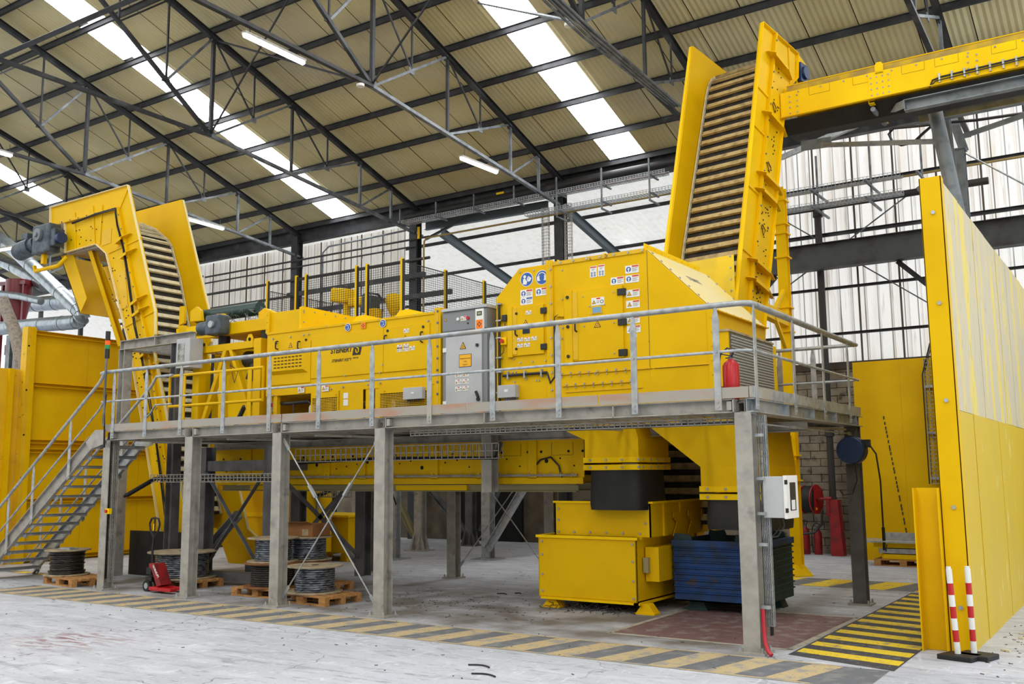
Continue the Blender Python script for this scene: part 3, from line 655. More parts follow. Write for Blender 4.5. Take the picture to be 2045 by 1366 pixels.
for y, xa in ((-.13, -12.6), (1.0, -12.6)):
    sl = (sz0-sz1)/(sx0-sx1)
    def rz(x, h): return sz0+(x-sx0)*sl+h
    q = MB(); q.wire([(-16.9, y, rz(-16.9, 1.08)), (xa-.05, y, rz(xa-.05, 1.1)), (xa+.1, y, RT-.0)]+([(xa+.6, y, RT)] if y > 0 else []), R0, 10); q.build('hand_rail', GAL, st, smooth=True)
    q = MB(); q.wire([(-16.9, y, rz(-16.9, .55)), (xa-.05, y, rz(xa-.05, .56)), (xa+.1, y, RM)]+([(xa+.6, y, RM)] if y > 0 else []), .019, 10); q.build('mid_rail', GAL, st, smooth=True)
    for x in (-13.55, -14.75, -15.6, -16.3):
        q = MB(); z0, z1 = rz(x, -.1), rz(x, 1.05); w = .042
        q.prism([(x-w, y, z0), (x+w, y, z0+.05), (x+w, y, z1-.1), (x+.012, y, z1+.02), (x-.016, y, z1), (x-w, y, z1-.17)], (0, .01, 0)); q.build('rail_post', GAL, st)
# ---- cross bracing rods ----------------------------------------------
def brace(label, a, b_, r=.011):
    t = thing('bracing_rod', label, 'brace', a, 'platform cross braces'); a, b_ = V(a), V(b_); d = (b_-a).normalized()
    q = MB(); q.cyl(a+d*.16, b_-d*.16, r, 8); q.build('rod', GAL, t)
    for p, s in ((a, 1), (b_, -1)): q = MB(); q.bar(p+d*s*-.02, p+d*s*.2, .012, .055, (0,0,1)); q.build('clevis', GAL, t)
    q = MB(); m_ = lerp(a, b_, .33); q.bar(m_-d*.12, m_+d*.12, .05, .035); q.cyl(m_-d*.17, m_+d*.17, .014, 6); q.build('turnbuckle', GAL, t)
brace('bracing rod falling right between the third and fourth front columns', (-7.72, -.03, 2.62), (-5.7, -.03, .14))
brace('bracing rod rising right between the third and fourth front columns', (-5.7, .03, 2.66), (-7.72, .03, .16))
brace('bracing rod rising right between two rear columns, behind the yellow box', (-5.7, YB, 2.6), (-7.78, YB, .2))
brace('bracing rod falling right behind the tall yellow box', (-7.8, YB+.05, 2.6), (-5.7, YB+.05, .2))
brace('long thin horizontal rod under the right end of the platform', (.02, .2, 2.62), (.02, 4.6, 2.62))
# ---- dark inner frame carrying the feeder ------------------------------
fr = thing('support_trestle', 'dark grey steel trestle with crossed flat braces under the platform', 'frame', (-10.8, 2.6, 0))
FX = (-11.75, -9.85); FYY = (1.7, 4.2)
for x in FX:
    for y in FYY:
        q = MB(); q.sect((x, y, 0), (x, y, 2.62), .24, .24, 'I', .018, (0,1,0)); q.build('column', GRY, fr)
for y in FYY: q = MB(); q.bar((FX[0], y-.05, 2.25), (FX[1], y-.05, 2.25), .06, .2); q.build('cross_beam', GRY, fr)
for x in FX: q = MB(); q.bar((x, FYY[0], 2.25), (x, FYY[1], 2.25), .2, .2); q.build('cross_beam', GRY, fr)
q = MB(); q.bar((FX[0], 1.65, .16), (FX[1]+.3, 1.65, .16), .12, .16); q.build('bottom_beam', GRY, fr)
q = MB(); q.bar((FX[0], 2.8, .2), (FX[1], 2.8, .2), .12, .18); q.build('bottom_beam', TRL, fr)
for y in FYY:
    for s in (0, 1):
        q = MB(); q.bar((FX[s]+(.1 if s == 0 else -.1), y-.1+s*.02, 2.15), (FX[1-s]+(-.1 if s == 0 else .1), y-.1+s*.02, .25), .012, .09, (0,1,0)); q.prism
        q.v = q.v; q.build('flat_brace', GRY if s else TRL, fr)
for s in (0, 1):
    q = MB(); q.bar((FX[1], FYY[s]+(.1 if s == 0 else -.1), 2.1), (FX[1], FYY[1-s], .3), .09, .012, (1,0,0)); q.build('flat_brace', GRY, fr)
# ---- columns of the rear platform, with ribbed feet --------------------
def heavy(x, y, top, mat_, label, rib=True):
    t = thing('rear_column', label, 'column', (x, y, 0), 'columns behind the platform')
    q = MB(); q.sect((x, y, 0), (x, y, top), .24, .24, 'I', .02, (0,1,0)); q.build('shaft', mat_, t)
    q = MB(); q.box(x-.3, x+.3, y-.3, y+.3, 0, .03); q.build('base_plate', mat_, t)
    if rib:
        for dx in (-.1, .1):
            for s in (-1, 1): q = MB(); q.prism([(x+dx-.008, y+s*.12, .03), (x+dx-.008, y+s*.28, .03), (x+dx-.008, y+s*.14, .42), (x+dx-.008, y+s*.12, .42)], (.016,0,0)); q.build('rib', mat_, t)
        for s in (-1, 1): q = MB(); q.prism([(x+s*.12, y-.13, .03), (x+s*.28, y-.13, .03), (x+s*.14, y-.13, .42), (x+s*.12, y-.13, .42)], (0,.014,0)); q.build('rib', mat_, t)
    return t
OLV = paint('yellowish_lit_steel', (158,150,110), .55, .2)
heavy(-12.9, 9.8, 4.2, GALd, 'heavy rear column with ribbed foot, seen between the fourth column and the rear ones')
heavy(-15.1, 9.7, 4.2, GALd, 'heavy rear column with ribbed foot, left of the round cable cage')
heavy(-12.8, 12.0, 4.2, GRY, 'heavy rear column with ribbed foot, farther back beside the black opening')
heavy(-16.6, 12.2, 4.2, GRY, 'heavy rear column with ribbed foot, farthest left beyond the fourth column')
heavy(-8.4, 12.2, 4.2, GRY, 'heavy rear column with ribbed foot, just left of the tall yellow box')
heavy(-11.8, 7.43, 4.2, GAL, 'slim pale rear column just right of the fourth front column', False)
heavy(-9.73, 8.52, 4.2, GAL, 'slim pale rear column in the middle of the under-deck view', False)
heavy(-14.6, 8.1, 4.2, GRY, 'slim rear column beside the far yellow container', False)
q = MB(); q.box(-17, -9, 6.8, 12.3, 4.2, 4.4); tag(q.build('rear_deck', GALd), 'upper rear deck standing behind the sorter platform', 'platform')
for (x0, y0, x1, y1, l) in ((-9.7, 8.3, -7.9, 9.9, 'leaning pale strut right of the middle rear column'), (-15.0, 9.7, -13.1, 9.8, 'yellow-lit strut leaning to the ribbed rear column'), (-16.5, 12, -13, 12.0, 'strut behind the ribbed rear columns'), (-10.9, 12.1, -12.5, 12.1, 'thin strut beside the black opening'), (-6.8, 12.1, -8.05, 12.1, 'thin strut leaning to the rightmost ribbed column')):
    q = MB()
    if l.startswith('leaning'): q.sect((x0+.1, y0, .25), (x1+.1, y1-1.4, 2.9), .16, .16, 'I', .014)
    else: q.sect((x0, y0, 3.6), (x1, y1, .4), .14, .14, 'I', .012)
    tag(q.build('leaning_strut', GAL if 'pale' in l else OLV if 'yellow' in l else TRL), l, 'strut', 'struts behind the platform')
# short hangers and trays below the deck
q = MB(); a = U('y', 2.2, 978, 900); q.sect((a.x, 2.2, 1.75), (a.x, 2.2, 2.7), .2, .2, 'I', .014, (0,1,0)); tag(q.build('hanger_post', GALd), 'short grey hanger post in front of the under-deck conveyor', 'post')
t = tray('cable_tray', 'deep wire mesh cable tray hanging under the deck before the long yellow conveyor', (-9.4, 1.9, 2.3), 4.6, .12, .24, 36, GALd, r=.006)
cables(t, [(-9.4, 1.9, 2.28), (-7.4, 1.9, 2.34), (-4.9, 1.9, 2.3), (-4.8, 1.9, 2.55)], 5, .05, .014, CBL)
t = tray('cable_tray', 'wire mesh cable tray under the front edge beam at right', (-5.2, .22, 2.62), 5.1, .2, .07, 60, GALd, r=.005)
cables(t, [(-5.2, .22, 2.63), (-2.5, .22, 2.63), (-.2, .22, 2.63)], 3, .05, .012, CBL)
t = tray('cable_tray', 'round wire mesh cage of black cables running from the first column', (-12.3, .9, 1.95), 3.4, .16, .14, 34, GALd, r=.006)
cables(t, [(-12.35, .3, 1.7), (-12.3, .9, 2.02), (-10.5, .9, 2.02), (-8.95, .9, 2.0)], 8, .055, .022, CBL)
t = tray('cable_tray', 'vertical wire mesh tray strapped to the first front column', (-12.33, -.02, .15), 2.9, .12, .07, 34, GALd, axis='z', r=.005)
cables(t, [(-12.33, -.03, .2), (-12.33, -.03, 1.6), (-12.34, -.03, 3.2)], 3, .02, .012, CBL)
t = tray('cable_tray', 'vertical wire mesh tray strapped to the right front corner column', (.16, .08, .3), 2.4, .08, .06, 30, GAL, axis='z', r=.005)
cables(t, [(.17, .1, .2), (.17, .1, 1.4), (.17, .1, 2.6)], 2, .015, .012, CBL)
t = tray('cable_tray', 'far wire mesh tray with black cables below the rear yellow container', (-13.8, 5.6, 1.55), 2.4, .3, .2, 20, GALd, r=.007)
cables(t, [(-13.9, 5.6, 1.6), (-12.5, 5.6, 1.6), (-11.6, 5.6, 1.9)], 6, .09, .016, CBL)
q = MB(); q.bar((-12.6, 5.6, 0), (-12.6, 5.6, 1.6), .06, .06); q.build('stand', GALd, t)
q = MB()
for k in range(5): q.wire([(-8.6+k*.08, 3.2, 2.62), (-8.5+k*.05, 3.1, 2.1), (-8.3+k*.09, 3, 1.5), (-8.1, 3.0, 1.9), (-7.9, 3, 2.2)], .013, 6)
tag(q.build('hanging_cables', CBL, smooth=True), 'loop of black cables hanging behind the third column', 'cable')
for i in range(6):
    x = -11.4+i*2.1; q = MB(); q.bar((x, .15, 2.68), (x+.9, 4.3, 2.68), .05, .03)
    tag(q.build('deck_brace', GALd), 'flat brace under the platform deck, %s from the left' % ORD[i], 'brace', 'flat braces under the deck')
# ================================================================== SORTING MACHINE
YF, YK = 1.7, 3.95
def xz(px, py, Y=YF): p = U('y', Y, px, py); return p.x, p.z
def seam(q, p0, p1, y, w=.006):                 # a raised dark-edged joint strip
    q.bar((p0[0], y-.001, p0[1]), (p1[0], y-.001, p1[1]), .004, w, (0,0,1) if abs(p0[0]-p1[0]) > abs(p0[1]-p1[1]) else (1,0,0))
SEAM = paint('panel_gap_shadow_brown', (92,66,6), .9)
def sticker(parent, x, z, w, h, kind='warn', y=YF, name='sticker'):
    """a printed label: white plate, coloured header, pictogram, lines of small print"""
    q = MB(); q.m = 0; q.box(x, x+w, y-.004, y, z, z+h)
    def r(a, b_, c, d, m, dy=.0045): q.m = m; q.box(x+a*w, x+b_*w, y-dy, y-dy+.0003, z+c*h, z+d*h)
    def tri(cx, cz, s, m, dy): q.m = m; q.prism([(x+cx*w-s, y-dy, z+cz*h-s*.8), (x+cx*w+s, y-dy, z+cz*h-s*.8), (x+cx*w, y-dy, z+cz*h+s)], (0,.0003,0))
    def disc(cx, cz, s, m, dy): q.m = m; q.cyl((x+cx*w, y-dy, z+cz*h), (x+cx*w, y-dy+.0003, z+cz*h), s, 16)
    r0_ = min(w, h)*.34
    if kind in ('warn', 'blue', 'blued'):
        r(.5, .97, .74, .95, 1 if kind != 'blued' else 4)
        for k in range(4): r(.5, .93-.1*(k%2), .58-k*.13, .62-k*.13, 3)
        if kind == 'warn': tri(.25, .48, r0_, 3, .0046); tri(.25, .46, r0_*.72, 2, .005); disc(.25, .42, r0_*.18, 3, .0054)
        else: disc(.25, .5, r0_, 4, .0046); disc(.25, .56, r0_*.42, 0, .005); disc(.25, .3, r0_*.3, 0, .005)
    elif kind == 'tall':
        r(.05, .95, .84, .95, 1)
        for k in range(3): r(.25, .8-.1*k, .74-k*.07, .76-k*.07, 3)
        for a in (.28, .7):
            for c in (.38, .16): disc(a, c, w*.15, 4, .0046); disc(a, c, w*.06, 0, .005)
    elif kind == 'small':
        r(.4, .7, .76, .95, 1); r(.4, .66, .5, .56, 3); r(.4, .62, .3, .36, 3); tri(.2, .42, h*.28, 3, .0046); tri(.2, .4, h*.17, 2, .005); disc(.82, .42, h*.24, 3, .0046); disc(.82, .42, h*.16, 0, .005)
    q.build(name, [WHT, SRED, SYE, BLK, BLU], parent); 
def warn_tri(parent, cx, cz, s, y=YF):
    q = MB(); q.m = 0; q.prism([(cx-s, y-.003, cz-s*.8), (cx+s, y-.003, cz-s*.8), (cx, y-.003, cz+s)], (0,.003,0)); q.m = 1
    q.prism([(cx-s*.74, y-.0045, cz-s*.66), (cx+s*.74, y-.0045, cz-s*.66), (cx, y-.0045, cz+s*.7)], (0,.001,0)); q.m = 0
    for k in range(3):
        a = math.pi/2+k*2*math.pi/3; c = V((cx, y-.0055, cz-s*.18))
        q.prism([c+V((math.cos(a-.45)*s*.13, 0, math.sin(a-.45)*s*.13)), c+V((math.cos(a-.5)*s*.42, 0, math.sin(a-.5)*s*.42)), c+V((math.cos(a+.5)*s*.42, 0, math.sin(a+.5)*s*.42)), c+V((math.cos(a+.45)*s*.13, 0, math.sin(a+.45)*s*.13))], (0,.001,0))
    q.build('radiation_sign', [BLK, SYE], parent)
def handle(parent, x, z0, z1, y=YF):
    q = MB(); q.wire([(x, y, z0), (x, y-.05, z0+.01), (x, y-.06, z0+.03), (x, y-.06, z1-.03), (x, y-.05, z1-.01), (x, y, z1)], .013, 8); return q.build('handle', BLK, parent, smooth=True)
def knob(q, x, z, y=YF, r=.022): q.cyl((x, y-.015, z), (x, y, z), r, 12)
def panel(name, parent, x0, x1, z0, z1, y=YF, t=.02, mat_=YE, bev=.004):
    q = MB(); q.box(x0, x1, y-t, y, z0, z1); return q.build(name, mat_, parent, bevel=bev)
# ---- left body (the logo machine) -------------------------------------
so = thing('sorting_machine', 'long yellow sorting machine with STEINERT lettering in the middle of the platform', 'machine', (-7.9, 2.8, ZT))
XL, XLm, XR = -10.1, -9.23, -5.86; ZM = 4.77; ZBt = 3.55
q = MB(); q.box(XL, XR-.12, YF, YK, ZBt, ZM); q.build('body', YE, so, bevel=.006)
q = MB(); q.box(XL+.02, XLm, YF+.03, YF+.05, ZM, 5.17); q.box(XL+.02, XL+.05, YF, YK, ZM, 5.17); q.box(XLm-.02, XLm, YF+.03, YK-.1, ZM, 5.17)
q.build('feed_hood', YE, so, bevel=.004)
q = MB(); q.prism([(XLm-.025, YF+.01, 5.2), (XLm-.025, YF+.01, ZM), (XLm-.025, 3.9, ZM), (XLm-.025, 3.9, 5.19), (XLm-.025, YF+.06, 5.22)], (.05,0,0)); q.build('bright_side_plate', YEb, so)
q = MB(); q.bolts([(XLm+.025, YF+.08+k*.28, 5.14) for k in range(8)]+[(XLm+.025, YF+.08, ZM+.15+k*.18) for k in range(2)], (1,0,0), .016); q.build('bolts', GAL, so, kind='stuff')
q = MB(); q.box(XL-.03, XL+.06, YF-.02, YF+.03, ZM, 5.2); q.bolts([(XL+.0, YF-.02, 4.85+k*.14) for k in range(3)], (0,-1,0)); q.build('flange', YE, so)
q = MB(); q.box(XL, XR-.1, YF-.018, YF+.05, ZM-.03, ZM+.012); q.build('top_trim', YE, so, bevel=.003)
q = MB(); q.bolts([(XLm+.3+k*.42, YF-.018, ZM-.004) for k in range(8)], (0,0,1), .014, .01); q.build('bolts', GAL, so, kind='stuff')
# top ribs with lifting eyes
for x in (-7.95, -6.9):
    q = MB(); q.prism([(x-.55, YF+.5, ZM), (x+.75, YF+.5, ZM), (x-.1, YF+.5, ZM+.23), (x-.3, YF+.5, ZM+.22)], (0,.04,0)); q.build('lifting_plate', YEb, so)
q = MB(); q.prism([(-6.9, 2.0, ZM), (-6.0, 2.0, ZM), (-6.2, 2.2, ZM+.05), (-6.8, 2.4, ZM+.05)], (0,.3,.0)); q.build('cover_plate', LGR, so)
# doors and panels on the front
def P(*a): return xz(*a)
xa = P(545, 700)[0]; xb = P(622.5, 700)[0]; xc = P(767, 700)[0]; xd = P(859, 700)[0]
zt = P(560, 681)[1]; ztt = (P(622, 672)[1]+P(859, 645)[1])/2
panel('service_door', so, xa, xb-.01, P(545, 704)[1], ztt-.06, t=.022)
panel('vent_cover_base', so, xa, xb-.01, P(560, 790)[1]+.2, P(545, 704)[1]-.01, t=.018)
panel('logo_panel', so, xb+.006, xc-.006, 3.82, ztt, t=.018)
d2 = panel('service_door', so, xc+.006, xd, 3.82, ztt, t=.022)
zl0, zl1 = P(550, 745)[1], P(550, 706)[1]
q = MB(); x0, x1 = xa+.02, xb-.05
q.add([(x0,YF,zl0-.06),(x1,YF,zl0-.06),(x1,YF,zl1),(x0,YF,zl1),(x0+.01,YF-.09,zl0+.02),(x1-.09,YF-.09,zl0+.02),(x1-.09,YF-.09,zl1-.02),(x0+.01,YF-.09,zl1-.02)],
      [(4,5,6,7),(0,1,5,4),(1,2,6,5),(2,3,7,6),(3,0,4,7)]); lv = q.build('louvre_cover', YE, so)
base = None
for i in range(8):
    for j in range(6):
        x = x0+.12+i*.096; z = zl0+.07+j*.062
        if base is None: q = MB(); q.box(x, x+.06, YF-.098, YF-.088, z, z+.02); base = q.build('louvre_slot', SEAM, lv); bx, bz = x, z
        else: inst(base, (x-bx, 0, z-bz), lv)
hs = [(556.5, 684), (600.5, 682)]
for px in (556.5, 600.5): x = P(px, 690)[0]; handle(so, x, P(px, 698)[1], P(px, 682)[1], YF-.02)
for px in (773.5, 845.5): x = P(px, 670)[0]; handle(so, x, P(px, 684)[1], P(px, 670)[1] if px < 800 else P(px, 663)[1], YF-.02)
q = MB()
for px, py in ((553,686),(613,679),(776,661),(847,653)): x, z = P(px, py); q.cyl((x, YF-.035, z), (x, YF-.02, z), .024, 12)
q.build('lock_knobs', BLK, so)
q = MB()
for px, py in ((546,677),(581,673),(607,669),(617,668),(856,641),(547,790),(662,777),(686,773),(735,768),(760,765),(690,750),(745,747),(765,729),(760,744)):
    x, z = P(px, py); q.cyl((x, YF-.026, z), (x, YF-.0, z), .016, 8)
q.build('bolts', GAL, so, kind='stuff')
warn_tri(so, *P(582, 690), .055, YF-.023); warn_tri(so, *P(811, 675), .05, YF-.023)
# round blue stickers and the orange one
for px, py in ((696, 654), (766, 646)):
    x, z = P(px, py); q = MB(); q.m = 0; q.cyl((x, YF-.022, z), (x, YF-.018, z), .072, 24); q.m = 1; q.cyl((x, YF-.0235, z), (x, YF-.022, z), .062, 24); q.m = 0
    q.wire([(x-.03, YF-.024, z+.03), (x+.02, YF-.024, z+.03), (x+.015, YF-.024, z), (x+.025, YF-.024, z-.03), (x-.02, YF-.024, z-.035)], .006, 5); q.build('sticker', [WHT, BLU], so)
x, z = P(727, 650.5); q = MB(); q.m = 0; q.box(x-.055, x+.055, YF-.022, YF-.018, z-.05, z+.05); q.m = 1
for dx, dz in ((1,0),(-1,0),(0,1),(0,-1)): q.prism([(x+dx*.038, YF-.0235, z+dz*.038), (x+dx*.016+dz*.014, YF-.0235, z+dz*.016+dx*.014), (x+dx*.016-dz*.014, YF-.0235, z+dz*.016-dx*.014)], (0,.0015,0))
q.build('sticker', [ORG, BLK], so)
def stk(px, py, w, h, kind, parent=None, y=YF-.022): x, z = xz(px, py, y); sticker(parent or so, x, z-h, w, h, kind, y)
for px, py in ((806.5,660),(793,692),(806,690),(793,698),(806,697),(818,694.5)): stk(px, py-3, .115, .07, 'small')
stk(595, 773, .17, .11, 'warn'); stk(643, 770, .17, .11, 'warn')
# lettering
LT = paint('black_lettering', (20,18,16), .4)
x, z = P(661.5, 706.5); text('STEINERT', so, 'lettering', .124, (x, YF-.021, z), LT, shear=.25, bold=.004, sx=.98)
x, z = P(664, 724); text('STEINERT XSS\u00b0T', so, 'lettering', .07, (x, YF-.021, z), LT, shear=.25, bold=.0012, sx=.95)
x, z = P(706.5, 716.5); text('EVO 5.0', so, 'lettering', .038, (x, YF-.021, z), LT, shear=.25, bold=.0006, sx=.95)
x0, z0 = P(705, 710); x1, z1 = P(721, 708.5); zt_ = P(709, 684.5)[1]
q = MB(); dx = .055; q.m = 0; q.prism([(x0, YF-.0215, z0), (x1, YF-.0215, z0), (x1+dx, YF-.0215, zt_), (x0+dx, YF-.0215, zt_)], (0,.003,0)); q.m = 1
cx, cz, s = (x0+x1+dx)/2, (z0+zt_)/2, (zt_-z0)
q.wire([(cx+.055, YF-.024, cz+s*.33), (cx+.0, YF-.024, cz+s*.36), (cx-.035, YF-.024, cz+s*.25), (cx-.01, YF-.024, cz+s*.1), (cx+.03, YF-.024, cz-.0), (cx+.03, YF-.024, cz-s*.25), (cx-.0, YF-.024, cz-s*.33), (cx-.03, YF-.024, cz-s*.25), (cx-.035, YF-.024, cz-s*.05)], .013, 6)
q.build('emblem', [LT, YE], so)
# base frame, mesh guards, valves
q = MB()
for x in (XL+.1, XL+.25, -8.15, -7.5, -7.28, -6.05): q.box(x-.05, x+.05, YF+.01, YF+.1, ZT, ZBt)
for y in (YF+.05, YK-.1): q.box(XL, XR-.1, y-.04, y+.04, ZT, ZT+.1)
for x in (XL+.1, -8.9, -7.5, -6.1): q.box(x-.05, x+.05, YK-.15, YK-.05, ZT, ZBt)
q.build('base_frame', YE, so)
q = MB(); q.box(-8.1, -7.35, YK-.2, YK-.17, ZT, ZBt); q.box(-10.0, -8.9, YK-.2, YK-.17, ZT, ZBt-.1); q.build('rear_sheet', YE, so)
def mesh_guard(x0, x1, z0, z1, st):
    t = MB(); z = z0
    while z < z1: t.bar((x0, YF-.004, z), (x1, YF-.004, z), .003, .012); z += st
    x = x0
    while x < x1: t.bar((x, YF-.001, z0), (x, YF-.001, z1), .004, .009); x += st*2.1
    t.build('mesh_guard', YEd, so, kind='stuff')
    t = MB(); t.box(x0-.03, x1+.03, YF-.012, YF+.002, z1-.0, z1+.1); t.box(x0-.03, x0, YF-.01, YF, z0, z1); t.box(x1, x1+.03, YF-.01, YF, z0, z1)
    t.bolts([(x0+.1+k*.5, YF-.012, z1+.05) for k in range(max(2, int((x1-x0)/.5)+1)) if x0+.1+k*.5 < x1], (0,-1,0), .02, .014); t.build('guard_frame', YE, so)
mesh_guard(-8.85, -8.22, ZT+.02, 3.45, .028); mesh_guard(-7.2, -6.1, ZT+.02, 3.45, .028)
panel('base_cover', so, -8.15, -7.6, ZT+.02, ZBt, YF+.005, .015)
x, z = P(687, 785); q = MB(); q.box(x, x+.11, YF-.015, YF-.01, z-.1, z); q.box(x, x+.11, YF-.015, YF-.01, z-.23, z-.12); q.build('sticker', WHT, so)
q = MB()
for (x0_, y0_, w_) in ((-8.0, 2.4, .3), (-7.0, 2.5, .5), (-6.5, 2.3, .3), (-8.6, 2.4, .25)): q.lathe((x0_, y0_, ZT), [(w_*.5,0),(w_*.5,.25),(w_*.3,.3),(w_*.3,.45)], 12)
q.build('inner_machinery', YEd, so, smooth=True)
x, z = P(812, 799); q = MB(); q.box(x, x+.42, YF-.1, YF-.01, z, z+.2); jb = q.build('junction_box', LGR, so, bevel=.006)
q = MB(); q.box(x+.18, x+.24, YF-.103, YF-.1, z+.09, z+.12); q.build('label', WHT, jb)
q = MB()
for k in range(7): q.cyl((x+.08+k*.045, YF-.06, z), (x+.08+k*.045, YF-.06, z-.035), .012, 8)
q.build('cable_glands', BLK, jb)
q = MB(); q.wire([(-9.85, YF+.12, 3.42), (-9.6, YF+.12, 3.4), (-9.1, YF+.15, 3.42), (-9.0, YF+.15, 3.35)], .035, 8); q.wire([(-9.45, YF+.1, 3.38), (-9.4, YF+.05, 3.15), (-9.25, YF+.08, 2.98), (-9.0, YF+.2, 2.97)], .014, 6)
q.wire([(-9.9, YF+.2, 3.2), (-9.6, YF+.2, 3.12), (-9.2, YF+.2, 3.15)], .02, 6); q.build('hoses', CBL, so, smooth=True)
q = MB(); q.lathe((-9.0, YF+.16, ZT+.05), [(.06,0),(.075,.02),(.075,.36),(.05,.4)], 14); q.build('filter_bowl', LGR, so, smooth=True)
q = MB(); q.box(-9.98, -9.88, YF+.02, YF+.1, 3.25, 3.45); q.build('pressure_switch', MGR, so); q = MB(); q.box(-9.975, -9.93, YF+.01, YF+.02, 3.35, 3.42); q.build('red_light', RED, so)
# end flange next to the cabinet
q = MB(); q.box(XR-.14, XR, YF-.015, YK, ZT, 4.84); q.build('end_flange', YE, so, bevel=.004)
q = MB(); q.box(XR-.1, XR-.04, YF-.02, YF-.0, ZT, 4.8); q.build('end_joint', YEd, so); q = MB(); q.bolts([(XR-.06, YF-.02, ZT+.08+k*.2) for k in range(10)], (0,-1,0), .02, .014); q.build('bolts', TRL, so, kind='stuff')
# ---- grey control cabinet ----------------------------------------------
cb = thing('control_cabinet', 'tall grey control cabinet between the two yellow machine housings', 'cabinet', (-5.3, 1.9, ZT))
CX0, CX1, CY = -5.76, -4.86, 1.62
q = MB(); q.box(CX0, CX1, CY, 2.1, ZT, 4.73); q.build('body', MGR, cb, bevel=.006)
q = MB(); q.box(CX0-.01, CX1+.02, CY-.04, 2.12, 4.73, 4.78); q.build('canopy', LGR, cb, bevel=.005)
q = MB(); q.box(CX0+.08, CX1-.09, CY-.03, CY, ZT+.05, 4.33); q.build('door', LGR, cb, bevel=.006)
q = MB(); q.box(CX0, CX1, CY-.012, CY, 4.40, 4.70); q.build('head_panel', MGR, cb, bevel=.004)
yc = CY-.031
q = MB(); q.cyl((CX1-.17, yc-.02, 4.12), (CX1-.17, yc, 4.12), .028, 14); q.build('knob', BLK, cb)
q = MB(); q.bar((CX1-.19, yc-.025, 3.37), (CX1-.14, yc-.025, 3.27), .03, .035); q.cyl((CX1-.15, yc-.03, 3.24), (CX1-.15, yc, 3.24), .03, 14); q.build('door_handle', BLK, cb)
for z in (4.05, 3.17): q = MB(); q.box(CX0+.03, CX0+.1, yc-.012, yc+.01, z, z+.07); q.build('hinge', WHT, cb)
warn_tri(cb, (CX0+CX1)/2-.01, 4.13, .065, yc)
q = MB(); x = CX0+.36; q.m = 0; q.box(x, x+.25, yc-.003, yc, 3.78, 3.99); q.m = 1; q.box(x+.008, x+.242, yc-.0035, yc-.002, 3.788, 3.982); q.build('notice', [BLK, SYE], cb)
for i, s in enumerate(('R\u00f6ntgeneinrichtung', 'X-Ray', 'Region 4')): text(s, cb, 'lettering', .034, (x+.125, yc-.004, 3.91-i*.05), BLK, align='CENTER', ex=.0005, sx=.8)
for r_ in range(3):
    for c_ in range(2): sticker(cb, CX0+.28+c_*.15, 3.62-r_*.115, .13, .075, 'small' if r_ else 'warn', yc)
yh = CY-.013
q = MB(); q.m = 0; q.cyl((CX0+.33, yh-.02, 4.585), (CX0+.33, yh, 4.585), .027, 14); q.m = 1; q.cyl((CX0+.53, yh-.02, 4.585), (CX0+.53, yh, 4.585), .03, 14); q.m = 2; q.cyl((CX0+.53, yh-.01, 4.5), (CX0+.53, yh, 4.5), .015, 10); q.m = 3; q.box(CX0+.69, CX0+.74, yh-.02, yh, 4.56, 4.66); q.build('lamps_and_keys', [WHT, RED, BLK, PIPB], cb)
sticker(cb, CX0+.38, 4.55, .12, .075, 'warn', yh); warn_tri(cb, CX0+.07, 4.6, .03, yh)
q = MB(); x = CX1-.2; q.m = 0; q.box(x, x+.16, yh-.03, yh, 4.36, 4.71); q.m = 1; q.box(x+.03, x+.13, yh-.033, yh-.03, 4.6, 4.67); q.m = 2; q.box(x+.045, x+.115, yh-.035, yh-.033, 4.615, 4.655); q.m = 3; q.box(x+.015, x+.145, yh-.033, yh-.03, 4.385, 4.53); q.m = 1
for dx, dz in ((1,0),(-1,0),(0,1),(0,-1)): q.prism([(x+.08+dx*.045, yh-.035, 4.457+dz*.045), (x+.08+dx*.02+dz*.018, yh-.035, 4.457+dz*.02+dx*.018), (x+.08+dx*.02-dz*.018, yh-.035, 4.457+dz*.02-dx*.018)], (0,.001,0))
q.build('display_unit', [WHT, BLK, paint('lcd_green', (140,150,110), .3), ORG], cb)
q = MB(); q.box(CX1-.16, CX1-.04, yc-.003, yc, ZT+.12, ZT+.2); q.build('orange_label', ORG, cb)
# ---- tall x-ray housing --------------------------------------------------
hs = thing('xray_housing', 'tall yellow sorter housing with sloped corners, doors and warning stickers beside the grey cabinet', 'machine', (-2.9, 2.8, ZT))
A0 = (-4.73, 4.87); A1 = (-4.28, 5.31); A2 = (-3.70, 5.31)
q = MB(); q.prism([(-4.73, YF, ZT), (-3.70, YF, ZT), (-3.70, YF, 5.31), (-4.28, YF, 5.31), (-4.73, YF, 4.87)], (0, YK-YF, 0)); q.build('left_hood', YE, hs, bevel=.006)
q = MB(); q.prism([(-3.70, YF-.0, ZT), (-1.06, YF, ZT), (-1.06, YF, 4.33), (-2.06, YF, 5.33), (-3.70, YF, 5.33)], (0, 2.1+.15, 0)); q.build('main_hood', YE, hs, bevel=.006)
q = MB(); n_ = V((1,0,1)).normalized()*.006; q.prism([V((-2.03, YF+.02, 5.3))+n_, V((-1.07, YF+.02, 4.34))+n_, V((-1.07, 3.93, 4.34))+n_, V((-2.03, 3.93, 5.3))+n_], n_*.7); q.build('sloped_cover', paint('pale_cream_slope', (232,216,160), .55, 0, (236,212,120), .8, .45, .7), hs)  # sloped cover in a paler cream than the hood
q = MB(); q.bar((-2.07, YF, 5.37), (-2.07, 3.75, 5.37), .012, .08); q.bolts([(-2.06, YF+.1+k*.25, 5.375) for k in range(8)], (1,0,0), .012); q.build('top_flange', YEb, hs)
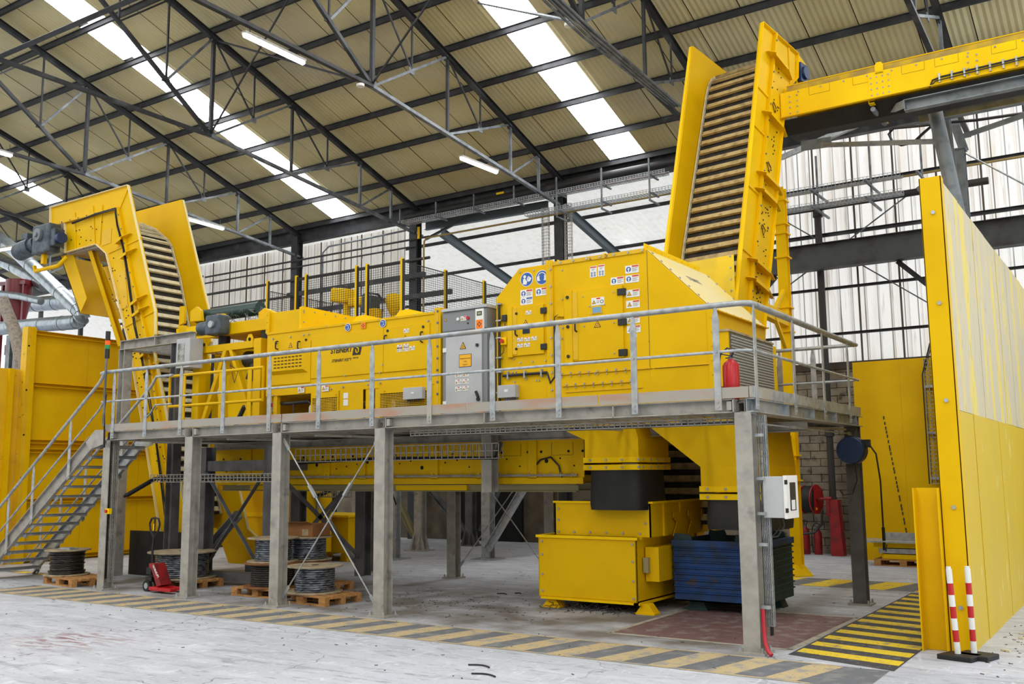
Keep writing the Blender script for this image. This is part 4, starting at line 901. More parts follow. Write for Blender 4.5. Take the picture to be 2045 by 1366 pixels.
q = MB(); q.bar((-1.05, YF, 4.31), (-1.05, 3.95, 4.31), .1, .012); q.bolts([(-1.01, YF+.15+k*.3, 4.315) for k in range(8)], (0,0,1), .013); q.build('edge_flange', YE, hs)
q = MB()
for k in range(7): q.cyl(V((-1.97+k*.14, YF+.06, 5.25-k*.14)), V((-1.97+k*.14, YF+.06, 5.25-k*.14))+n_*3, .02, 8); q.cyl(V((-1.97+k*.14, 3.88, 5.25-k*.14)), V((-1.97+k*.14, 3.88, 5.25-k*.14))+n_*3, .02, 8)
q.build('bolts', GAL, hs, kind='stuff')
text('STEINERT', hs, 'lettering', .16, V((-1.62, 2.3, 4.89))+n_*2, MGR, xdir=(0,1,0), updir=(-1,0,1), sx=.7)
q = MB(); q.box(-3.76, -3.64, YF-.03, YF+.0, ZT, 5.36); q.build('joint_flange', YE, hs, bevel=.003); q = MB(); q.box(-3.7, -3.66, YF-.034, YF-.029, ZT, 5.32); q.build('joint_recess', YEd, hs)
q = MB(); q.bolts([(-3.67, YF-.034, ZT+.15+k*.27) for k in range(9)], (0,-1,0), .018, .014); q.bolts([(-3.5+k*.235, YF-.02, 5.3) for k in range(7)], (0,-1,0), .018, .014)
for zz, n, xx in ((P(1100,748)[1]-.02, 9, -3.5), (P(1135,771)[1], 8, -3.42)):
    q.bolts([(xx+k*.155, YF-.02, zz+.02) for k in range(n)], (0,-1,0), .016, .014); q.bolts([(xx+k*.155, YF-.02, zz-.03) for k in range(n)], (0,-1,0), .011, .014)
for px, py in ((1040,724),(1064,722),(1090,720),(1024,744),(1031,743),(1052,757),(1071,760),(1077,760),(1093,754),(1028,763),(1066,540),(1039,544),(1123,540),(1123,598),(1124,655),(1123,676),(1189,746),(1027,717)): x, z = P(px, py); q.cyl((x, YF-.015, z), (x, YF, z), .014, 8)
q.build('bolts', GAL, hs, kind='stuff')
q = MB(); z1 = P(1100,748)[1]-.02; z2 = P(1135,771)[1]
q.box(-3.6, -2.0, YF-.022, YF, z1-.004, z1+.008); q.box(-1.95, -1.1, YF-.02, YF, z1-.004, z1+.008); q.box(-3.5, -2.3, YF-.022, YF, z2-.006, z2+.008); q.box(-3.45, -2.15, YF-.012, YF, z2-.1, z2-.09)
for x in (-2.03,): q.box(x-.006, x+.002, YF-.004, YF, ZT+.5, 5.3)
q.box(-3.65, -2.07, YF-.02, YF, 5.27, 5.33)
q.build('joint_strips', YEd, hs)
q = MB(); q.box(-2.027, -2.022, YF-.003, YF, z1, 5.3); q.box(-2.02, -1.07, YF-.003, YF, z1-.01, z1-.006); q.build('panel_gap', SEAM, hs)
q = MB(); q.box(-1.12, -1.03, YF-.015, YF+.03, ZT, 4.33); q.bolts([(-1.06, YF-.015, ZT+.1+k*.2) for k in range(7)], (0,-1,0), .014); q.build('corner_flange', YE, hs)
# lifting eyes
q = MB(); x = -4.12; q.wire(arc((x, YF+.3, 5.33), (1,0,0), (0,0,1), .05, -.4, math.pi+.4, 10), .012, 6); q.build('lifting_eye', ORG, hs, smooth=True)
for x in (-3.72, -2.88): q = MB(); q.prism([(x, YF+.25, 5.3), (x+.25, YF+.25, 5.3), (x+.02, YF+.25, 5.42), (x, YF+.25, 5.42)], (0,.015,0)); q.build('lifting_tab', YEb, hs)
# door 1
def R4(pa, pb, pc=None):
    a = P(*pa); c = P(*pb); return a[0], c[0], c[1], a[1]
x0, x1 = P(1025, 665)[0], P(1087.5, 665)[0]; zt_, zb_ = (P(1025,614)[1]+P(1087,607.5)[1])/2, (P(1025,712)[1]+P(1087,706)[1])/2
dr = panel('hood_door', hs, x0, x1, zb_, zt_, t=.03)
panel('door_channel', hs, P(1016.5, 665)[0], x0+.01, zb_-.02, zt_+.01, t=.05); 
panel('door_reveal', hs, x0+.01, x0+.09, zb_+.02, zt_-.02, YF-.028, .012, YEd)
y2 = YF-.031
q = MB()
for px, py in ((1033.5,627),(1033.5,697.5)): x, z = P(px, py); q.cyl((x, y2-.012, z), (x, y2, z), .022, 12)
q.build('lock_knobs', BLK, hs)
for px, py in ((1088,620.5),(1088.5,692.5)): x, z = P(px, py); q = MB(); q.box(x-.055, x+.055, y2-.02, YF, z-.045, z+.045); q.build('hinge', BLK, hs, bevel=.004)
x = P(1035, 660)[0]; handle(hs, x, P(1035, 671)[1], P(1035, 652)[1], y2)
x, z = P(1053, 661); q = MB(); q.box(x-.07, x+.07, y2-.012, y2, z-.05, z+.05); q.build('window_frame', YE, dr) if False else None
q = MB(); q.box(x-.065, x+.065, y2-.008, y2, z-.045, z+.045); q.build('inspection_window', DGL, hs)
warn_tri(hs, *P(1052, 646), .06, y2)
for px, py in ((1033,676),(1047,675.5),(1061,673.5),(1033,688),(1047,686.5),(1050,622)): stk(px, py-1, .105, .06, 'small', hs, y2)
# door 2
x0, x1 = P(1145.5, 640)[0], P(1246, 640)[0]; zt_, zb_ = (P(1145,581)[1]+P(1244,570.5)[1])/2, P(1150, 722)[1]
panel('hood_door', hs, x0, x1, zb_, zt_, t=.03); panel('door_channel', hs, P(1130, 650)[0], x0, zb_-.02, zt_+.01, t=.05)
panel('door_reveal', hs, x0, x0+.09, zb_+.02, zt_-.02, YF-.028, .012, YEd)
q = MB()
for px, py in ((1136.5,595),(1137.5,653.5),(1138.5,712.5)): x, z = P(px, py); q.cyl((x, YF-.065, z), (x, YF-.05, z), .026, 12)
q.build('lock_knobs', BLK, hs)
for px, py in ((1243,583.5),(1244.5,643.5),(1246,704.5)): x, z = P(px, py); q = MB(); q.box(x-.065, x+.065, y2-.022, YF, z-.05, z+.05); q.build('hinge', BLK, hs, bevel=.004)
x = P(1154, 650)[0]; handle(hs, x, P(1154, 663)[1], P(1154, 643)[1], y2)
x, z = P(1194.5, 619.5); q = MB(); q.m = 0; q.box(x-.085, x+.085, y2-.012, y2, z-.055, z+.055); q.m = 1; q.box(x-.075, x+.075, y2-.014, y2-.011, z-.045, z+.045); q.build('inspection_window', [YE, GLS], hs)
q = MB()
for px, py in ((1179,612),(1184,614),(1203,610),(1209,609),(1184,627),(1204,625),(1227,584),(1166,593),(1228,645),(1169,652),(1229,706)): x, z = P(px, py); q.cyl((x, y2-.01, z), (x, y2, z), .012, 8)
q.build('bolts', GAL, hs, kind='stuff')
warn_tri(hs, *P(1195, 648), .06, y2); 
def stb(px0, py0, px1, py1, kind, y=YF-.001):
    a = xz(px0, py0, y); c = xz(px1, py1, y); sticker(hs, a[0], c[1], c[0]-a[0], a[1]-c[1], kind, y)
stb(1181, 595.5, 1207, 608, 'small', y2)
stb(1178,532.5,1192,553,'tall'); stb(1194,529.5,1208,550.5,'tall')
stb(1219.5,555,1246,566.5,'blue'); stb(1248.5,531.5,1276,543.5,'blue'); stb(1249,551,1276.5,562.5,'blue')
stb(1250,580,1277.5,591.5,'warn'); stb(1250.5,601.5,1278,613,'warn'); stb(1251,633.5,1278,644,'warn'); stb(1252,651.5,1279.5,663,'warn'); stb(1259,668,1272,674,'small')
stb(1039.5,580,1064,592,'blue'); stb(1039.5,595.5,1064,607,'blued'); stb(1070,576,1094,588.5,'blue')
# two large blue mandatory signs
for px, py, kind in ((1052, 558, 'read'), (1082.5, 554, 'ears')):
    x, z = P(px, py); q = MB(); q.m = 0; q.cyl((x, YF-.004, z), (x, YF, z), .118, 32); q.m = 1; q.cyl((x, YF-.0055, z), (x, YF-.004, z), .108, 32); q.m = 0; y = YF-.007
    if kind == 'read':
        q.cyl((x-.035, y, z+.045), (x-.035, y+.0012, z+.045), .026, 16)
        q.prism([(x-.07, y, z-.075), (x-.065, y, z+.01), (x-.03, y, z+.018), (x+.0, y, z-.03), (x+.015, y, z-.02), (x-.005, y, z-.085)], (0,.0012,0))
        q.prism([(x+.0, y, z-.005), (x+.03, y, z+.05), (x+.06, y, z+.035), (x+.095, y, z+.01), (x+.07, y, z-.03), (x+.035, y, z-.045)], (0,.0012,0)); q.m = 1
        q.bar((x+.025, y-.001, z-.01), (x+.05, y-.001, z+.03), .001, .006); 
    else:
        q.wire(arc((x, y, z+.0), (1,0,0), (0,0,1), .075, .35, math.pi-.35, 12), .008, 6)
        for s in (-1, 1): q.prism([(x+s*.05, y, z-.05), (x+s*.05, y, z+.03), (x+s*.075, y, z+.035), (x+s*.092, y, z+.01), (x+s*.092, y, z-.03), (x+s*.075, y, z-.055)], (0,.0012,0))
        q.m = 1; q.lathe; q.prism([(x+math.cos(a)*.045, y-.001, z+math.sin(a)*(.062 if math.sin(a) < 0 else .055)) for a in [k*math.pi/8 for k in range(16)]], (0,.001,0))
        q.m = 0; q.prism([(x-.05, y+.0005, z-.05), (x+.05, y+.0005, z-.05), (x+.05, y+.0005, z+.03), (x-.05, y+.0005, z+.03)], (0,.0006,0))
    q.build('mandatory_sign', [WHT, BLU], hs)
# black safety strips, switches, junction box
q = MB(); xx = P(1000, 700)[0]; q.cyl((xx, YF-.04, ZT+.05), (xx, YF-.04, 4.78), .022, 10)
xa_, za_ = P(1007, 751); xb_, zb2 = P(1095, 744); q.cyl((xa_, YF-.035, za_), (xb_, YF-.035, za_+.0), .022, 10); q.build('safety_strip', BLK, hs, smooth=True)
q = MB()
for z in (ZT+.06, ZT+.42, ZT+.75, ZT+.98, ZT+1.3, ZT+1.58, ZT+1.85): q.box(xx-.05, xx+.05, YF-.066, YF-.01, z, z+.022)
for k in (.12, .5, .88): q.box(xa_+(xb_-xa_)*k-.012, xa_+(xb_-xa_)*k+.012, YF-.06, YF-.01, za_-.06, za_+.06)
q.build('clamps', GAL, hs)
x, z = P(1011, 636); q = MB(); q.box(x-.045, x+.045, YF-.07, YF, z-.05, z+.05); q.build('switch_box', BLK, hs, bevel=.005)
x, z = P(1009, 682); q = MB(); q.box(x-.055, x+.055, YF-.06, YF, z-.06, z+.06); es = q.build('emergency_stop', YEb, hs, bevel=.005); q = MB(); q.cyl((x-.01, YF-.1, z), (x-.01, YF-.06, z), .035, 14, .03); q.build('stop_button', RED, es, smooth=True)
q = MB()
for px, py in ((1011,640),(1009,688)): x, z = P(px, py); q.wire([(x, YF-.04, z-.05), (x, YF-.05, z-.13), (x-.05, YF-.05, z-.17), (xx, YF-.05, z-.17)], .007, 6)
x, z = P(1111, 630); q.wire([(x+.1, YF-.04, z+.02), (x, YF-.05, z-.03), (x-.01, YF-.05, z-.15)], .008, 6); q.wire([(x-.01, YF-.045, z-.14), (x-.01, YF-.045, z-.95), (x-.1, YF-.04, z-1.05), (xb_, YF-.035, za_)], .016, 8); q.build('cables', CBL, hs, smooth=True, kind='stuff')
x, z = P(1123, 626); q = MB(); q.box(x-.09, x+.05, YF-.05, YF, z-.05, z+.05); q.box(x+.0, x+.06, YF-.055, YF, z-.06, z+.07); q.build('cable_cover', YE, hs)
x, z = P(1002, 796); q = MB(); q.box(x, x+.335, YF-.12, YF, z, z+.2); jb = q.build('junction_box', LGR, hs, bevel=.006)
q = MB(); q.box(x+.13, x+.2, YF-.123, YF-.12, z+.09, z+.13); q.build('label', WHT, jb)
q = MB()
for k in range(8): q.cyl((x+.1+k*.033, YF-.06, z), (x+.1+k*.033, YF-.06, z-.05), .012, 8)
q.build('cable_glands', TRL, jb)
# perforated end box
bx = thing('filter_box', 'yellow box with embossed aluminium panel on the right end of the housing', 'box', (-.95, 2.6, ZT))
q = MB(); q.box(-1.05, -.84, 1.74, 3.62, ZT+.32, 4.0); q.build('box_frame', YE, bx, bevel=.006)
q = MB(); q.box(-1.05, -.82, 1.72, 3.6, 3.99, 4.02); q.build('insulation_strip', PLY, bx)
q = MB(); q.box(-.84, -.82, 3.55, 3.7, ZT+.3, 3.97); q.build('end_bracket', YEb, bx)
EMB = paint('embossed_aluminium', (214,212,206), .4, .3)
q = MB(); q.box(-.84, -.825, 1.78, 3.56, ZT+.3, 3.98); ep = q.build('embossed_panel', paint('panel_shadow_grey', (96,92,84), .6, .2), bx)
q = MB(); ny, nz = 34, 18
for i in range(ny):
    for j in range(nz):
        y = 1.81+i*.0515+(j%2)*.025; z = ZT+.34+j*.041; q.prism([(-.825, y-.019, z), (-.825, y, z-.013), (-.825, y+.019, z), (-.825, y, z+.013)], (.008, .0, .004))
q.build('studs', EMB, ep, kind='stuff')
# ---- discharge chutes and flexible skirts below the deck ------------------
def chute(label, top, bot, neckz, sk0, sk1, y0, y1, nb0, nb1):
    t = thing('discharge_chute', label, 'chute', ((bot[0]+bot[1])/2, (nb0+nb1)/2, sk0))
    q = MB(); zt = 2.9; vs = [(top[0],y0,zt),(top[1],y0,zt),(top[1],y1,zt),(top[0],y1,zt),(bot[0],nb0,neckz),(bot[1],nb0,neckz),(bot[1],nb1,neckz),(bot[0],nb1,neckz)]
    q.add(vs, [(0,1,5,4),(1,2,6,5),(2,3,7,6),(3,0,4,7)]); q.build('hopper_cone', YE, t)
    z1 = neckz-.28; q = MB(); q.box(bot[0], bot[1], nb0, nb1, z1, neckz); q.build('neck', YE, t)
    for zz in (z1-.0, z1-.11):
        q = MB(); q.box(bot[0]-.02, bot[1]+.02, nb0-.02, nb1+.02, zz-.07, zz+.01); q.build('clamp_band', YEb, t)
        q = MB(); q.bolts([(bot[0]+.1+k*.27, nb0-.02, zz-.03) for k in range(4)], (0,-1,0), .02); q.bolts([(bot[1]+.02, nb0+.1+k*.25, zz-.03) for k in range(4)], (1,0,0), .02); q.build('bolts', GALd, t, kind='stuff')
    q = MB(); z2 = z1-.18; n = 28; prof = []
    cx, cy = (bot[0]+bot[1])/2, (nb0+nb1)/2; hx, hy = (bot[1]-bot[0])/2, (nb1-nb0)/2
    for z, k in ((z2, 1.0), (sk0+.1, 1.04), (sk0, 1.02)):
        for i in range(n):
            a = 2*math.pi*i/n; c, s = math.cos(a), math.sin(a); e = .45
            prof.append((cx+hx*k*math.copysign(abs(c)**e, c), cy+hy*k*math.copysign(abs(s)**e, s), z))
    q.add(prof, [(i+n*j, (i+1)%n+n*j, (i+1)%n+n*(j+1), i+n*(j+1)) for j in range(2) for i in range(n)]); q.build('rubber_skirt', RUB, t, smooth=True)
    return t
chute('yellow discharge chute with black rubber skirt over the tall yellow box', (-4.05, -2.45), (-3.25, -2.35), 2.55, 1.5, 1.9, 1.9, 3.6, 1.9, 2.95)
chute('larger yellow discharge chute with black skirt over the blue container', (-2.4, -.75), (-1.42, -.42), 2.12, 1.25, 1.7, 1.9, 3.9, 1.98, 3.1)
# ================================================================== CLEATED CONVEYORS
def swan(name, label, O, Hd, Ld, width, wall, inner, belt, nfl, mats, back=None, brk=(), seams=(), boltsteps=9, guard=.0):
    """inclined cleated conveyor. wall/inner/belt are (h, z) polylines in the plane O + h*Hd + z*up; Ld points to the far side"""
    O, Hd, Ld = V(O), V(Hd).normalized(), V(Ld).normalized(); Zu = V((0,0,1))
    pt = lambda h, z, l=0: O+Hd*h+Zu*z+Ld*l
    t = thing(name, label, 'conveyor', pt(wall[-2][0], 0)); N_ = -Ld
    for l, nm in ((0, 'side_wall'), (width-.03, 'side_wall')):
        q = MB(); q.prism([pt(h, z, l) for h, z in wall], Ld*.03); q.build(nm, mats['wall'], t)
    for l in (-.001, width+.001):                 # turned edges of the guard wall
        q = MB(); s = -1 if l < .5 else 1
        for (a, b_) in zip(wall, wall[1:]+wall[:1]):
            if a == b_: continue
            p0, p1 = pt(*a, l+s*.03), pt(*b_, l+s*.03); q.bar(p0, p1, .012, .06, Ld)
        q.build('edge_flange', mats.get('edge', mats['wall']), t)
    for l, s in ((0, -1), (width, 1)):
        q = MB()
        for (a, b_) in zip(inner, inner[1:]): q.bar(pt(*a, l+s*.035), pt(*b_, l+s*.035), .05, .07, Ld)
        q.build('frame_rail', mats['wall2'], t)
    for (a, b_) in seams: q = MB(); q.bar(pt(*a, -.012), pt(*b_, -.012), .05, .022, Ld); q.build('rib', mats['wall2'], t)
    # bolts along the inner rail and scattered over the plate
    q = MB(); A_ = []
    for (a, b_) in zip(inner, inner[1:]):
        n = max(1, int((V(a+(0,))-V(b_+(0,))).length/.35))
        for k in range(n): p = lerp(a+(0,), b_+(0,), (k+.5)/n); A_.append(pt(p.x, p.y, -.07))
    q.bolts(A_, N_, .018, .014)
    q.build('bolts', TRL, t, kind='stuff')
    for (h, z, ln, ang) in brk:                    # stiffening brackets standing off the near plate
        d = Hd*math.cos(ang)+Zu*math.sin(ang); u_ = Hd*-math.sin(ang)+Zu*math.cos(ang); p = pt(h, z)
        q = MB(); q.prism([p-d*ln/2, p+d*ln/2, p+d*ln/2+N_*.06, p+d*ln*.1+N_*.16, p-d*ln*.4+N_*.16, p-d*ln/2+N_*.06], u_*.012)
        q.prism([p-d*ln*.4+N_*.16, p+d*ln*.1+N_*.16, p+d*ln*.1+N_*.16-u_*.06, p-d*ln*.4+N_*.16-u_*.06], N_*.01); q.build('bracket', mats['wall'], t)
    # belt, edge strips and cleats
    q = MB(); vs = []
    for h, z in belt: vs += [pt(h, z, .05), pt(h, z, width-.05)]
    q.add(vs, [(2*i, 2*i+1, 2*i+3, 2*i+2) for i in range(len(belt)-1)]); q.build('belt', BELT, t)
    for l in (.06, width-.06):
        q = MB()
        for (a, b_) in zip(belt, belt[1:]):
            d = (V(b_+(0,))-V(a+(0,))).normalized(); n = V((-d.y, d.x, 0)); n = n if guard > 0 else -n
            q.bar(pt(a[0]+n.x*.02, a[1]+n.y*.02, l), pt(b_[0]+n.x*.02, b_[1]+n.y*.02, l), .09, .02, Ld)
        q.build('edge_strip', mats['strip'], t)
    L = [0]
    for (a, b_) in zip(belt, belt[1:]): L.append(L[-1]+(V(a+(0,))-V(b_+(0,))).length)
    base = None; step = L[-1]/nfl
    for k in range(nfl):
        s = (k+.5)*step; i = max(j for j in range(len(L)-1) if L[j] <= s); f = (s-L[i])/(L[i+1]-L[i])
        a, b_ = belt[i], belt[i+1]; h, z = a[0]+(b_[0]-a[0])*f, a[1]+(b_[1]-a[1])*f
        d = V((b_[0]-a[0], b_[1]-a[1])).normalized(); n = V((-d.y, d.x)); n = n if guard > 0 else -n
        c = pt(h+n.x*.03, z+n.y*.03, width/2); dd = Hd*d.x+Zu*d.y; nn = Hd*n.x+Zu*n.y
        q = MB(); q.obox(c, Ld*(width/2-.11), dd*.055, nn*.012); q.obox(c+dd*.045+nn*.02, Ld*(width/2-.11), dd*.008, nn*.03)
        if k % 2 == 0:
            for l in (-.45, -.1, .25, .5): q.obox(c+Ld*l*width*.8+nn*.016, Ld*.014, dd*.01, nn*.006)
        q.build('cleat', mats['cleat'], t)
    if back:
        q = MB(); vs = []
        for h, z in back: vs += [pt(h, z, .03), pt(h, z, width-.03)]
        q.add(vs, [(2*i, 2*i+1, 2*i+3, 2*i+2) for i in range(len(back)-1)]); q.build('underside', mats['wall2'], t)
    return t, pt
# ---- left conveyor: runs in the XZ plane, head to the left ---------------
Y1, WC = 2.4, 1.5
h1 = lambda px, py: (lambda p: (p.x, p.z))(U('y', Y1, px, py))
wall1 = [h1(103.5,415), h1(258,370), h1(312.5,621), h1(313,668), h1(306,680), (-13.05,.9), (-12.3,.45), (-12.6,.12), (-13.6,.12), h1(322,1061), h1(262,695), h1(214.6,506.5), h1(194,488), h1(132.5,505), h1(132,446), h1(103,452)]
inner1 = [h1(105,451), h1(239,416), h1(268,560), h1(295,668), h1(332,900), (-13.5,.9)]
fr_ = lambda px, py: (lambda p: (p.x, p.z))(U('y', Y1+WC, px, py))
belt1 = [(-18.4,8.42), (-17.6,8.5), fr_(280,452), (-17.05,8.38), fr_(313.7,462), fr_(338,483.5), (-16.05,7.7), fr_(350,515), (-15.7,6.9), fr_(371.7,611.6), (-15.05,4.9), (-14.35,2.6), (-13.9,1.2)]
back1 = [(-18.2,7.66), h1(194,488), h1(214.6,506.5), h1(262,695), h1(322,1061)]
M1 = dict(wall=YE, wall2=YE, strip=FLT, cleat=FLT, edge=paint('cream_edge', (236,222,170), .6))
brk1 = [h1(130,420)+(.3,1.4), h1(198,408)+(.3,1.4)]
swa = [(250,478,.55,.35),(260,508,.55,.35),(282,600,.5,.4),(286,622,.5,.4),(296,708,.45,.4),(302,740,.45,.4)]
brk1 = [h1(a, b_)+(c, d) for a, b_, c, d in swa]
seams1 = [(h1(218,505), h1(283,475)), (h1(245,655), h1(310,620)), (h1(186,412), h1(190,487)), (h1(150,425), h1(152,498)), (h1(205,410), h1(200,488)), (h1(258,371), h1(240,416)), (h1(262,740), h1(318,722)), (h1(262,372), h1(262,372))][:-1]
cv1, pt1 = swan('left_conveyor', 'yellow swan-neck cleated conveyor at left, curving over to its dark gearmotor', (0,Y1,0), (1,0,0), (0,1,0), WC, wall1, inner1, belt1, 40, M1, back1, brk1, seams1, guard=1)
cv1.name = 'cleated_conveyor'
q = MB(); pts = [pt1(*h1(a, b_), -.06) for a, b_ in ((150,447),(195,430),(236,418),(240,450),(252,500),(263,560),(275,650),(290,720),(305,800),(318,880),(330,970),(338,1030))]
for k in range(3): q.wire([p+V((random.uniform(-.02,.02), -.02*k, random.uniform(-.02,.02))) for p in pts], .013, 6)
q.build('cable_run', CBL, cv1, smooth=True)
# inspection outlines: thin raised plates
for a, b_, c, d in ((205,462,222,485),(232,545,247,615)):
    x0, z0 = h1(a, b_); x1, z1 = h1(c, d); q = MB(); s = .18*(1 if a > 220 else 0)
    q.prism([(x0, Y1-.012, z0), (x1, Y1-.012, z0+.03), (x1+s, Y1-.012, z1), (x0+s, Y1-.012, z1-.03)], (0,.012,0)); q.build('inspection_plate', YEd, cv1)
q = MB(); rr = random.Random(3)
for k in range(110):
    t = rr.random(); zc = 8.2-6.6*t; xc = (-17.6 if t < .1 else -16.5+ (t-.1)*3.2)+rr.uniform(-.35,.35)
    if t < .1: xc = rr.uniform(-18.1,-16.6)
    q.cyl((xc, Y1-.014, zc), (xc, Y1, zc), .016, 6)
q.build('rivets', PIPE, cv1, kind='stuff')
# head gear
gm = thing('gearmotor', 'dark grey gearmotor on the head of the left conveyor', 'motor', U('y', 2.2, 95, 490))
c = U('y', 2.15, 97, 478); q = MB(); q.box(c.x-.42, c.x+.32, 1.95, 2.3, c.z-.38, c.z+.36); q.build('gearbox', MOT, gm, bevel=.05)
q = MB(); q.box(c.x+.3, c.x+.5, 2.0, 2.28, c.z-.25, c.z+.2); q.build('flange', MOT, gm, bevel=.03)
q = MB(); q.cyl((c.x-.1, 1.88, c.z+.08), (c.x-.1, 1.96, c.z+.08), .16, 20); q.cyl((c.x-.1, 1.84, c.z+.08), (c.x-.1, 1.9, c.z+.08), .06, 14); q.build('shaft_hub', TRL, gm, smooth=True)
q = MB(); q.cyl((c.x-.42, 2.12, c.z-.05), (c.x-.62, 2.12, c.z-.08), .19, 18); q.cyl((c.x-.62, 2.12, c.z-.08), (c.x-1.25, 2.12, c.z-.16), .23, 20); q.build('motor', MOT, gm, smooth=True)
q = MB(); q.box(c.x-1.0, c.x-.72, 2.0, 2.3, c.z+.1, c.z+.25); q.build('terminal_box', MOT, gm, bevel=.01)
q = MB(); q.cyl((c.x+.5, 2.14, c.z-.05), (c.x+.62, 2.14, c.z-.05), .14, 16); q.build('bearing', NAVY, gm, smooth=True)
q = MB(); q.bar((c.x-.1, 2.12, c.z-.38), (c.x-.1, 2.12, c.z-.62), .12, .1); q.wire([(c.x-.55, 2.14, c.z-.62), (c.x-.5, 2.14, c.z-.75), (c.x+.4, 2.2, c.z-.72), (c.x+.6, 2.3, c.z-.5)], .05, 8); q.build('torque_arm', YE, gm, smooth=True)
# discharge chute of the head and its strut
dc = thing('discharge_hood', 'yellow discharge hood hanging under the left conveyor head', 'chute', (-17.6, 3.2, 6))
q = MB(); q.prism([(-18.75, 2.55, 7.62), (-18.2, 2.55, 7.62), (-17.5, 2.55, 6.4), (-17.75, 2.55, 6.05)], (0,.02,0)); q.prism([(-18.75,2.55,7.62),(-17.75,2.55,6.05),(-17.75,3.7,6.05),(-18.75,3.7,7.62)], (.02,0,.01)); q.build('left_plate', YE, dc)
q = MB(); zb = U('y', 3.75, 213, 612).z
q.prism([(U('y',3.75,160,512).x, 3.75, 7.55), (U('y',3.75,232,512).x, 3.75, 7.55), (U('y',3.75,229,613).x, 3.75, zb), (U('y',3.75,197,610).x, 3.75, zb), (U('y',3.75,165,560).x, 3.75, zb+.8)], (0,.02,0)); q.build('rear_plate', YEb, dc)
q = MB(); q.box(-18.3, -16.9, 2.45, 3.8, 7.58, 7.66); q.build('slider_plate', GALd, dc)
q = MB(); q.sect(U('y', 2.6, 184, 500), U('y', 3.2, 244, 690), .14, .14, 'C', .014, (0,1,0)); tag(q.build('support_strut', YE), 'yellow leaning strut under the left conveyor head', 'strut')
# ---- right conveyor: nearly YZ plane turned 8 degrees --------------------
th = math.radians(8); O2 = V((-1.55, 5.93, 0)); H2 = V((math.sin(th), math.cos(th), 0)); L2 = V((-math.cos(th), math.sin(th), 0))
fz = lambda z: (-1.46-(4.92-z)*.263)
wall2 = [(0,10.42), (1.46,10.28), (1.38,9.75), (.84,9.34), (-.06,6.02), (-.38,4.93), (fz(1.7)+1.1,1.7), (fz(1.15)+1.1,1.15), (fz(1.15),1.15), (fz(2),2), (-1.46,4.92)]
inner2 = [(.52,10.38), (-.72,5.9), (-1.0,4.9), (fz(2)+.45,2.0)]
belt2 = [(1.5,10.0), (1.15,10.03), (.86,10.0), (.66,9.88), (.52,9.7), (.42,9.45), (-.63,6.17), (-.95,4.92), (fz(3)+.5,3), (fz(1.2)+.5,1.2)]
M2 = dict(wall=YE, wall2=YE, strip=FLT, cleat=FLTd, edge=YEb)
br2 = [(.62,9.75,1.0),(.3,8.5,.95),(-.02,7.28,.95),(-.12,6.95,.95),(-.5,5.6,.95),(-.58,5.25,.95)]
br2 = [(h, z, ln, -.28) for h, z, ln in br2]
seams2 = [((fz(z)+.05 if z < 5 else -(10.42-z)*.2655+.05, z), ((.52 if z > 9.9 else -(10.42-z)*.27+.5), z-.12)) for z in (9.1, 8.3, 7.1, 5.9)]+[((1.1,9.5),(1.1,10.3)), ((.0,10.4),(.0,10.4))][:1]
cv2, pt2 = swan('right_conveyor', 'tall steep yellow cleated conveyor rising behind the sorter housing to the overhead belt', O2, H2, L2, 1.5, wall2, inner2, belt2, 46, M2, [(.84,9.34), (-.06,6.02), (-.38,4.93), (fz(1.7)+1.1,1.7)], br2, seams2, guard=-1)
cv2.name = 'cleated_conveyor'
q = MB(); rr = random.Random(5)
for k in range(90):
    z = rr.uniform(5, 9.9); h = -(10.42-z)*.27+rr.uniform(.55,.98); q.cyl(pt2(h, z, -.014), pt2(h, z, 0), .013, 6)
q.build('rivets', PIPE, cv2, kind='stuff')
for z in (8.95, 7.7, 6.45, 5.35):
    h = -(10.42-z)*.27+.72; q = MB(); q.wire([pt2(h, z, -.02), pt2(h+.1, z-.1, -.02), pt2(h+.02, z-.2, -.02), pt2(h-.04, z-.06, -.02), pt2(h, z, -.02)], .009, 5); q.build('hatch_outline', SEAM, cv2)
q = MB(); q.prism([pt2(-1.44, 4.5, .0), pt2(-1.44, 5.72, .0), pt2(-1.44, 5.72, 1.5), pt2(-1.44, 4.5, 1.5)], H2*.02); q.build('front_cover', paint('scuffed_yellow', (240,206,20), .55, 0, (226,196,40), 2.2, .45, .62), cv2)
q = MB(); q.bolts([pt2(-1.44, 4.9+k*.2, .06) for k in range(5)], -H2, .018); q.build('bolts', GAL, cv2, kind='stuff')
q = MB(); q.prism([pt2(1.4, 9.6, .0), pt2(1.75, 9.5, .0), pt2(1.9, 9.75, .0), pt2(1.9, 10.2, .0), pt2(1.6, 10.3, .0), pt2(1.4, 10.1, .0)], L2*.03); q.prism([pt2(1.4, 9.6, 1.47), pt2(1.9, 9.6, 1.47), pt2(1.9, 10.2, 1.47), pt2(1.4, 10.2, 1.47)], L2*.03); q.build('take_up_plate', YE, cv2)
q = MB(); q.cyl(pt2(1.6, 9.9, -.14), pt2(1.6, 9.9, 0), .13, 16); c = pt2(1.6, 9.9, -.05); q.obox(c, H2*.15, L2*.04, (0,0,.2)); bb_ = q.build('bearing', NAVY, cv2, smooth=False, bevel=.01)
q = MB(); q.cyl(pt2(1.6, 9.9, .03), pt2(1.6, 9.9, 1.45), .12, 16); q.build('head_shaft', MOT, cv2, smooth=True)
q = MB(); c = pt2(.5, 8.55, 1.62); q.obox(c+L2*.05, H2*.28, L2*.12, (0,0,.26)); q.obox(c+V((0,0,.3)), H2*.2, L2*.1, (0,0,.04)); tk = q.build('drive_box', YE, cv2, bevel=.015)
